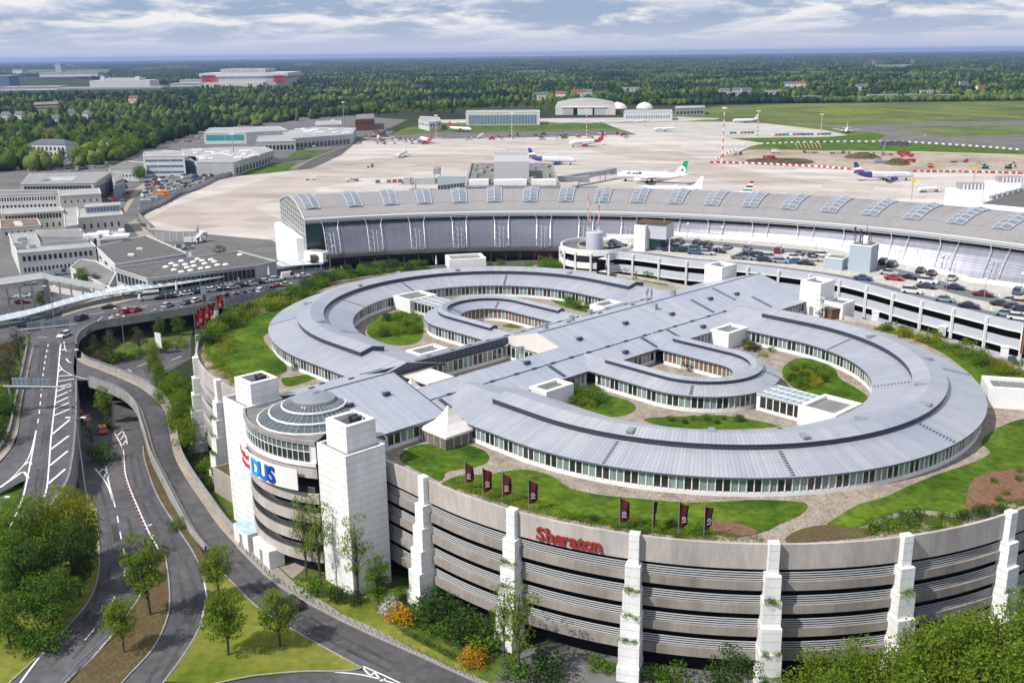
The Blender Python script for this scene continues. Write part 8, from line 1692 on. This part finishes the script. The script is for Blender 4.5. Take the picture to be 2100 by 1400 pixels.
shrubs([(1178, 800), (1220, 798), (1240, 820), (1210, 838), (1180, 828)], 10, ['fresh', 'green', 'yellow'], Z1, (1.0, 1.6), 'in the left inner court of the near ring', 'shrubs of the left court', 1.5)
shrubs([(1370, 862), (1480, 856), (1540, 866), (1480, 874), (1400, 872)], 7, ['green', 'dark'], Z1, (.5, .9), 'on the grass strip between the near rings', 'shrubs between the rings', 2.)
shrubs([(785, 660), (830, 645), (862, 655), (862, 690), (820, 700), (785, 690)], 16, ['green', 'fresh', 'dark', 'fresh'], Z1, (1.0, 1.7), 'in the round court of the far ring', 'shrubs of the far court', 1.7)
shrubs([(1150, 614), (1210, 622), (1212, 636), (1160, 630)], 9, ['green', 'fresh'], Z1, (1.0, 1.5), 'in the narrow right court of the far ring', 'shrubs of the far right court', 1.5)
shrubs([(1515, 702), (1550, 705), (1590, 722), (1570, 735), (1530, 722)], 8, ['yellow', 'green', 'maroon'], Z1, (.7, 1.1), 'beside the white link block of the near ring', 'shrubs by the link block', 1.3)
shrub('maroon', P(1412, 758, Z1), 1.5, 'maroon shrub alone in the sunken court of the small near ring', None); shrub('dark', P(612, 758, Z1), 1.0, 'small conifer shrub on the gravel of the left roof garden', None)
for kd, u, v, s, lb in [('orange', 823, 1278, 1.45, 'large orange flowered shrub left before the garage'), ('orange', 968, 1362, 1.45, 'large orange flowered shrub right before the garage'), ('white', 806, 1258, 1.8, 'white blossoming shrub beside the first pylon'), ('dark', 905, 1270, 2.9, 'big dark shrub right of the first pylon'), ('green', 862, 1268, 2.0, 'mid green shrub between the orange shrub and the big dark one'), ('dark', 960, 1308, 2.7, 'dark spreading shrub below the louvres'), ('green', 915, 1305, 1.9, 'bluish green shrub in the planted hollow'), ('green', 985, 1335, 2.1, 'bright green shrub at the end of the hedge'), ('dark', 1000, 1318, 2.2, 'dark shrub touching the second pylon'), ('green', 640, 1212, 2.0, 'green shrub under the thin trees'), ('green', 668, 1226, 1.8, 'green shrub at the tower corner'), ('dark', 700, 1230, 1.5, 'low dark shrub along the tower foot'), ('dark', 725, 1236, 1.4, 'low dark shrub right along the tower foot'), ('green', 1060, 1385, 1.9, 'light green shrub at the garage drive'), ('dark', 1105, 1395, 2.6, 'dark yew like shrub at the garage drive'), ('green', 1225, 1368, 1.3, 'small green shrub left of the third pylon'), ('green', 1245, 1378, 1.2, 'small green shrub touching the third pylon'), ('green', 1385, 1405, 2.0, 'light green shrub in the void right of the third pylon'), ('dark', 1340, 1400, 1.5, 'dark shrub in the void right of the third pylon'), ('dark', 205, 948, 2.6, 'dark bush in the shade of the access road wall'), ('green', 215, 878, 1.6, 'green bush under the underpass tree'), ('green', 440, 968, 2.6, 'tall green shrub against the left tower'), ('dark', 448, 990, 2.4, 'climbing dark shrub on the left tower'), ('fresh', 437, 1000, 1.5, 'round olive shrub on the lawn by the ramp'), ('green', 368, 1084, 1.4, 'small green shrub on the verge of the loop ramp'), ('green', 75, 1328, 2.4, 'bright green low shrub at the near end of the left grove'), ('green', 100, 1330, 2.2, 'second bright green low shrub at the near end of the left grove')]: shrub(kd, P(u, v, .1), s, lb, 'shrubs at ground level')
cover([(812, 1289), (820, 1288), (950, 1350), (950, 1357), (940, 1356)], 60, .1, .5, ['leaf_dark', 'leaf_mid'], 'clipped dark hedge beside the bollard path', leaf=.13)
shrubs([(175, 722), (240, 735), (300, 722), (385, 695), (385, 712), (300, 728), (240, 745), (180, 745)], 22, ['green', 'fresh'], .1, (1.0, 1.7), 'on the green island of the sunken loop', 'shrubs of the sunken loop', 2.)
shrubs([(345, 880), (395, 960), (430, 1010), (400, 990), (360, 930)], 14, ['dark', 'green'], .1, (1.0, 1.6), 'in the shade between ramp and garage', 'shrubs beside the ramp', 2.)
def tuft(p, s, lbl): o = shrub(rt.choice(['fresh', 'green']), p, s, lbl, 'planter greenery', .8); o.name = 'planter_plant'; o['category'] = 'plant'; return o
for r_, i, bk in PLANT_SPOTS:
    ph = ([5, 20.5, 36] if bk else front_phi)[i]; st = [(12.7, 1.35, 1.75, 2.35), (9.2, 1.75, 2.2, 2.6), (5.7, 2.2, 2.7, 2.8), (2.2, 2.7, 3.15, 3.0)]
    for j, (zz_, d0, d1, wd) in enumerate(st):
        if i == 0 and not bk: continue
        if rt.random() < .2: continue
        for q in (-1, 1):
            s, t = rim(RG+(d0+d1)/2, ph+math.degrees(q*wd*.22/RG), bk); tuft(L(s, t, zz_-.1), rt.uniform(.5, .75), ('grass like tuft in the '+['top', 'second', 'third', 'lowest'][j]+' planter of the '+nth(i)+(' left side' if bk else ' front')+' pylon'))
for k in TP_:
    for o in TP_[k]: wipe(o)
for k in FAR: wipe(FAR[k])
for k in SH:
    for o in SH[k]: bpy.data.objects.remove(o)
plain('flag_brown', (.075, .018, .018), .8); plain('flag_red', (.22, .02, .025), .8); plain('sign_blue_back', (.20, .25, .31), .5)
def flag(u, v, vt, lbl, m, grp, wind, z=19.9, w_=1.25):
    p = P(u, v, z); ht = max(3.5, PD(u, vt, p.y).z-z); r_ = T('flag', lbl, 'flag', p, grp); MB().tube([p-Vector((0, 0, .6)), p+Vector((0, 0, ht))], .05, 6).build('pole', 'steel', r_)
    d = Vector((math.cos(wind), math.sin(wind), 0)); n_ = Vector((-d.y, d.x, 0)); secs = []
    for j in range(9):
        f = j/8; zt = ht-.15-.75*f-.12*math.sin(f*5); zb = ht*.22+.5*f+.1*math.sin(f*6+1); secs.append([p+d*(w_*f+.05)+n_*(.22*math.sin(f*5.5+k*.6)*f)+Vector((0, 0, zt+(zb-zt)*k/6)) for k in range(7)])
    c_ = MB().loft(secs).build('cloth', m, r_, True); ce = p+d*(w_*.5)+Vector((0, 0, ht*.52)); lg = MB()
    for s_ in (-.2, .2):
        o_ = ce+n_*s_
        for k in range(10): a, b = k*.628, (k+1)*.628; lg.bar(o_+d*.26*math.cos(a)+Vector((0, 0, .26*math.sin(a))), o_+d*.26*math.cos(b)+Vector((0, 0, .26*math.sin(b))), .04)
        lg.bar(o_-d*.1+Vector((0, 0, -.08)), o_+d*.1+Vector((0, 0, .1)), .04); lg.bar(o_-d*.32-Vector((0, 0, .48)), o_+d*.32-Vector((0, 0, .48)), .05)
    lg.build('logo', 'white_paint', c_)
for i, (u, v, t) in enumerate([(955, 1003, 944), (991, 1026, 957), (1031, 1031, 966), (1084, 1049, 981), (1270, 1088, 1016), (1338, 1098, 1024), (1391, 1102, 1027), (1443, 1104, 1034)]): flag(u, v, t, 'dark brown banner flag, '+nth(i)+' from the left along the front rim', 'flag_brown', 'brown flags on the front rim', R((-20, 10, -15, 5, -10, 60, 15, 25)[i]), Z0)
for i, (u, v, t) in enumerate([(402, 690, 640), (407, 682, 632), (413, 674, 628), (420, 668, 626), (428, 660, 620), (437, 650, 618), (446, 642, 608)]): flag(u, v, t, 'dark red banner flag, '+nth(i)+' from the left of the cluster on the left rim', 'flag_red', 'red flags on the left rim', R((70, 20, 60, 10, 40, 80, 15)[i]), 20, 1.5)
p = P(2094, 735, 20); bn = T('banner', 'tall dark red banner at the right frame edge before the car deck', 'banner', p); MB().box(p+Vector((1.2, 0, 4.2)), (2.8, .08, 6.6), -.4).build('cloth', 'flag_red', bn); MB().tube([p, p+Vector((0, 0, 7.8))], .07, 6).build('pole', 'steel', bn)
def lamp(u, v, z, vt, lbl, arms=2):
    p = P(u, v, z); h = PD(u, vt, p.y).z-z; r_ = T('street_lamp', lbl, 'street lamp', p, 'street lamps'); MB().tube([p, p+Vector((0, 0, h*.5)), p+Vector((0, 0, h))], [.13, .1, .07], 6).build('pole', 'steel', r_)
    for s_ in ((-1, 1) if arms == 2 else (1,)): q = p+Vector((0, 0, h)); MB().bar(q, q+Vector((s_*1.1, 0, .15)), .08).build('arm', 'steel', r_); MB().box(q+Vector((s_*1.4, 0, .16)), (1.0, .36, .2), taper=.8).build('lamp_head', 'white_paint', r_)
for a in [(181, 1040, .05, 857, 'tall twin headed street lamp beside the access road wall'), (154, 786, E_, 718, 'twin headed street lamp at the nose of the loop ramp'), (258, 728, .05, 633, 'tall street lamp in the sunken loop'), (112, 662, E_, 587, 'street lamp at the start of the canopy'), (343, 636, E_, 583, 'slim street lamp on the deck parapet'), (462, 628, E_, 590, 'slim street lamp beside the red flags'), (678, 556, E_, 505, 'slim street lamp before the terminal entrance', 1), (512, 930-2, .05, 880, 'street lamp hidden at the garage side') if False else (8, 1075, .3, 1020, 'white framed street lamp at the left frame edge', 1), (173, 300, 0, 268, 'lamp post in the wooded parking lot', 1), (333, 260, 0, 236, 'lamp post by the left wood edge', 1)]: lamp(*a)
def gantry(lbl, l, r, vl, vr, panels):
    pl, pr_ = P(*l), P(*r); tl, tr_ = PD(l[0]-3, vl, pl.y), PD(r[0]+2, vr, pr_.y); zt = (tl.z+tr_.z)/2; r_ = T('sign_gantry', lbl, 'sign gantry', pl, 'sign gantries'); A, B = Vector((pl.x, pl.y, zt)), Vector((pr_.x, pr_.y, zt))
    for p, q in ((pl, A), (pr_, B)): MB().bar(p, q, .32).build('post', 'steel', r_)
    ov = (B-A).normalized(); MB().tube([A-ov*1.2, B+ov*.6], .22, 8).build('beam', 'bridge_grey', r_)
    for f0, f1, h in panels:
        a, b = A+(B-A)*f0, A+(B-A)*f1; c = (a+b)/2+Vector((0, -.4 if False else .35, .55)); ang = math.atan2(ov.y, ov.x); pa = MB().box(c, ((b-a).length, .12, h), ang).build('sign_panel', 'sign_blue_back', r_); fr_ = MB()
        for k in range(4): fr_.bar(a.lerp(b, .12+.25*k)+Vector((0, .25, -.4)), a.lerp(b, .12+.25*k)+Vector((0, .25, h*.5+.5)), .1)
        for k in (-.3, .3, .0): fr_.bar(a+Vector((0, .25, .55+k*h)), b+Vector((0, .25, .55+k*h)), .09)
        fr_.build('stiffener', 'steel', pa)
gantry('nearer grey sign gantry spanning the hatched access road', (26, 846, 6.1), (147, 848, 6.1), 799, 786, [(.06, .36, 2.6), (.42, .72, 2.3)])
gantry('farther grey sign gantry with three boards at the top of the access road', (58, 716, E_), (157, 705, E_), 677, 664, [(.03, .3, 2.6), (.36, .55, 1.9), (.6, .88, 2.4)])
bb = T('billboard', 'tall white slatted billboard on a single post in the sunken loop', 'billboard', P(326, 724, .05)); p = P(326, 724, .05); zt, zb = PD(320, 682, p.y).z, PD(326, 712, p.y).z; MB().bar(p, p+Vector((0, 0, zt-.5)), .45).build('post', 'steel', bb); d = Vector((.80, -.60, 0)); pn = MB(); pn.bar(p-d*.8+Vector((0, -.3, (zt+zb)/2)), p+d*2.0+Vector((0, -.3, (zt+zb)/2)), .2, zt-zb); pn.build('board', 'white_panel', bb); sl2 = MB()
for k in range(8): z = zb+(zt-zb)*(k+.5)/8; sl2.bar(p-d*.85+Vector((0, -.44, z)), p+d*2.05+Vector((0, -.44, z)), .06, .09)
sl2.build('slat', 'bridge_grey', bb)
ic = T('info_column', 'dark totem sign standing on the deck edge among the cars', 'totem', P(420, 624, E_)); p = P(420, 624, E_); MB().box(p+Vector((0, 0, 1.6)), (.9, .4, 3.2)).build('shaft', 'dark_metal', ic); MB().box(p+Vector((0, 0, 4.4)), (1.7, .5, 2.4)).build('head', 'sign_blue_back', ic)
for i, (u, v) in enumerate(((363, 602), (552, 570), (895, 548), (1192, 544), (1104, 543), (1130, 543))): p = P(u, v, E_); r_ = T('banner', ['white banner stand on the taxi pavement', 'white banner stand before the terminal end', 'white banner stand at the terminal entrance left of centre', 'folded white parasol before the terminal entrance', 'folded dark parasol before the terminal entrance, left', 'folded dark parasol before the terminal entrance, right'][i], 'banner', p); MB().tube([p, p+Vector((0, 0, 4.2))], .06, 5).build('pole', 'steel', r_); MB().lathe(p+Vector((0, 0, 1.2)), [(.4, 0), (.3, 1.5), (.05, 3.2)], 8).build('cloth', 'white_paint' if i < 4 else 'flag_red', r_)
bl = MB(); bl.tube([(-.42, 0, 0), (0, 0, .95), (.5, 0, .1)], .045, 5); hoop = bl.build('bollard', 'dark_metal'); path = curve([P(u, v, .16) for u, v in ((492, 1121), (571, 1195), (703, 1270), (869, 1345), (1010, 1410))], 6); hp = resample(path, 1.55)
for i, (a, b) in enumerate(zip(hp[:-1], hp[1:])): o = hoop.copy(); COL.objects.link(o); o.location = a; o.rotation_euler = (0, 0, math.atan2(b.y-a.y, b.x-a.x)); tag(o, 'dark bent steel hoop in the zigzag row along the pavement edge', 'bollard', 'zigzag hoops along the pavement')
bpy.data.objects.remove(hoop)
dl = MB(); dl.lathe((0, 0, 0), [(.12, 0), (.12, .28)], 6); dl.lathe((0, 0, 0), [(.12, .28), (.11, .55)], 6, mi=1); dl.lathe((0, 0, 0), [(.11, .55), (.1, .8), (.01, .82)], 6); post = dl.build('delineator_post', ['paint_red', 'paint_white']); path = curve([P(u, v, .06) for u, v in ((236, 890), (250, 912), (252, 950), (255, 975), (265, 1007), (281, 1047), (300, 1090))], 6)
for a in resample(path, 1.7): o = post.copy(); COL.objects.link(o); o.location = a; tag(o, 'short red and white lane post dividing the lower carriageways', 'lane post', 'red and white lane posts')
bpy.data.objects.remove(post)
gr_ = T('guard_rail', 'steel guard rail along the brown median at the bottom', 'guard rail', P(190, 1345, .1)); path = curve([P(u, v, .1) for u, v in ((238, 1298), (212, 1320), (186, 1345), (160, 1370), (138, 1396), (110, 1430))], 4); MB().tube([q+Vector((0, 0, .7)) for q in path], .12, 5).build('rail', 'rail', gr_)
for q in resample(path, 2.2): MB().bar(q, q+Vector((0, 0, .75)), .12).build('post', 'rail', gr_)
bike = T('bicycle', 'bicycle leaning beside the blue roofed container', 'bicycle', P(483, 1096, .16)); p = P(483, 1096, .16)
for dx in (-.5, .5): MB().tube([p+Vector((dx+.33*math.cos(k*.524), 0, .35+.33*math.sin(k*.524))) for k in range(13)], .035, 4).build('wheel', 'tyre', bike)
MB().tube([p+Vector((-.5, 0, .35)), p+Vector((-.1, 0, .85)), p+Vector((.4, 0, .85)), p+Vector((.5, 0, .35)), p+Vector((.4, 0, 1.0))], .03, 4).build('frame', 'dark_metal', bike)
for i, (u, v, vt, lb) in enumerate(((1481, 331, 222, 'tallest red and white floodlight mast at the corner of the dirt'), (1553, 283, 228, 'red and white floodlight mast right of the tallest'), (1683, 280, 235, 'thin striped mast at the right of the pale apron'), (1050, 285, 233, 'red and white mast in the middle of the far apron'), (1203, 277, 225, 'red and white mast before the arched hangar'), (895, 282, 237, 'red and white mast left of the red tailed turboprop'), (685, 290, 247, 'striped mast by the freight hall'), (1323, 262, 212, 'striped mast before the low white hangar'), (481, 335, 275, 'grey lamp mast by the cargo warehouse'), (706, 262, 210, 'slim mast at the wood edge left of the hangars'))):
    p = P(u, v, .1); h = PD(u, vt, p.y).z; r_ = T('light_mast', lb, 'light mast', p, 'floodlight masts'); mb = MB(); n = 14
    for k in range(n): mb.tube([p+Vector((0, 0, h*k/n)), p+Vector((0, 0, h*(k+1)/n))], .55-.02*k, 6, mi=(k % 2) if i < 8 else 1, cap=False)
    mb.build('mast', ['white_paint', 'mast_red'] if i < 8 else ['bridge_grey', 'bridge_grey'], r_); MB().box(p+Vector((0, 0, h)), (3.4, .8, 1.0)).build('floodlight', 'white_paint', r_)
for i, (u, v) in enumerate(((1869, 408), (1996, 380))): p = P(u, v, .1); r_ = T('stand_sign', ['yellow stand marker on a pole before the nearer gate room', 'yellow stand marker on a pole before the farther gate room', 'yellow stand marker by the end of the long jet bridge', 'small yellow stand marker left of the pier', 'small yellow stand marker over the terminal roof'][i], 'stand sign', p, 'yellow stand markers'); MB().tube([p, p+Vector((0, 0, 12))], .25, 5).build('pole', 'steel', r_); MB().box(p+Vector((0, 0, 10)), (2.4, .4, 2.2)).build('board', 'marking_yellow', r_)
def person(u, v, z, lbl, top, legs):
    p = P(u, v, z); me = bpy.data.meshes.new('person'); J = [(0, 0, .95), (0, 0, 1.2), (0, 0, 1.42), (0, 0, 1.55), (0, 0, 1.68), (.1, 0, .9), (.12, .05, .48), (.12, 0, .05), (-.1, 0, .9), (-.12, -.08, .48), (-.12, -.12, .05), (.2, 0, 1.4), (.26, .03, 1.1), (.25, .12, .85), (-.2, 0, 1.4), (-.26, 0, 1.1), (-.25, .1, .85), (.12, .16, .03), (-.12, .04, .03)]
    E2 = [(0, 1), (1, 2), (2, 3), (3, 4), (0, 5), (5, 6), (6, 7), (7, 17), (0, 8), (8, 9), (9, 10), (10, 18), (2, 11), (11, 12), (12, 13), (2, 14), (14, 15), (15, 16)]; me.from_pydata(J, E2, []); o = bpy.data.objects.new('person', me); COL.objects.link(o); o.location = p; sk = o.modifiers.new('skin', 'SKIN'); rad = [.15, .14, .15, .06, .11, .1, .07, .05, .1, .07, .05, .06, .045, .04, .06, .045, .04, .04, .04]
    for i, r in enumerate(rad): me.skin_vertices[0].data[i].radius = (r, r)
    me.skin_vertices[0].data[0].use_root = True; o.modifiers.new('s', 'SUBSURF').levels = 1; me.materials.append(MATS[top]); tag(o, lbl, 'person', 'people by the terminal'); o.rotation_euler = (0, 0, u % 6)
for i, (u, v, c) in enumerate(((490, 578, 'paint_white'), (617, 574, 'paint_navy'), (700, 554, 'paint_white'), (742, 551, 'paint_black'), (775, 549, 'paint_red'), (812, 548, 'paint_white'), (870, 546, 'paint_grey'))): person(u, v, E_+.12, 'standing person in '+['white on the taxi pavement', 'dark blue beside the white van', 'white at the terminal entrance', 'black at the terminal entrance', 'red at the terminal entrance', 'white walking along the terminal front', 'grey walking along the terminal front'][i], c, c)
hv_ = bpy.data.materials.new('haze'); hv_.use_nodes = True; n_ = hv_.node_tree; n_.nodes.remove(n_.nodes['Principled BSDF']); pv = n_.nodes.new('ShaderNodeVolumePrincipled'); pv.inputs['Color'].default_value = (.42, .58, 1, 1); pv.inputs['Density'].default_value = HAZE; pv.inputs['Anisotropy'].default_value = .2; n_.links.new(pv.outputs[0], n_.nodes['Material Output'].inputs['Volume']); MATS['haze'] = hv_
tag(MB().box((0, 15200, 49.5), (64000, 32000, 101)).build('haze', 'haze'), 'thin blue haze over the far woods', 'haze', kind='stuff')
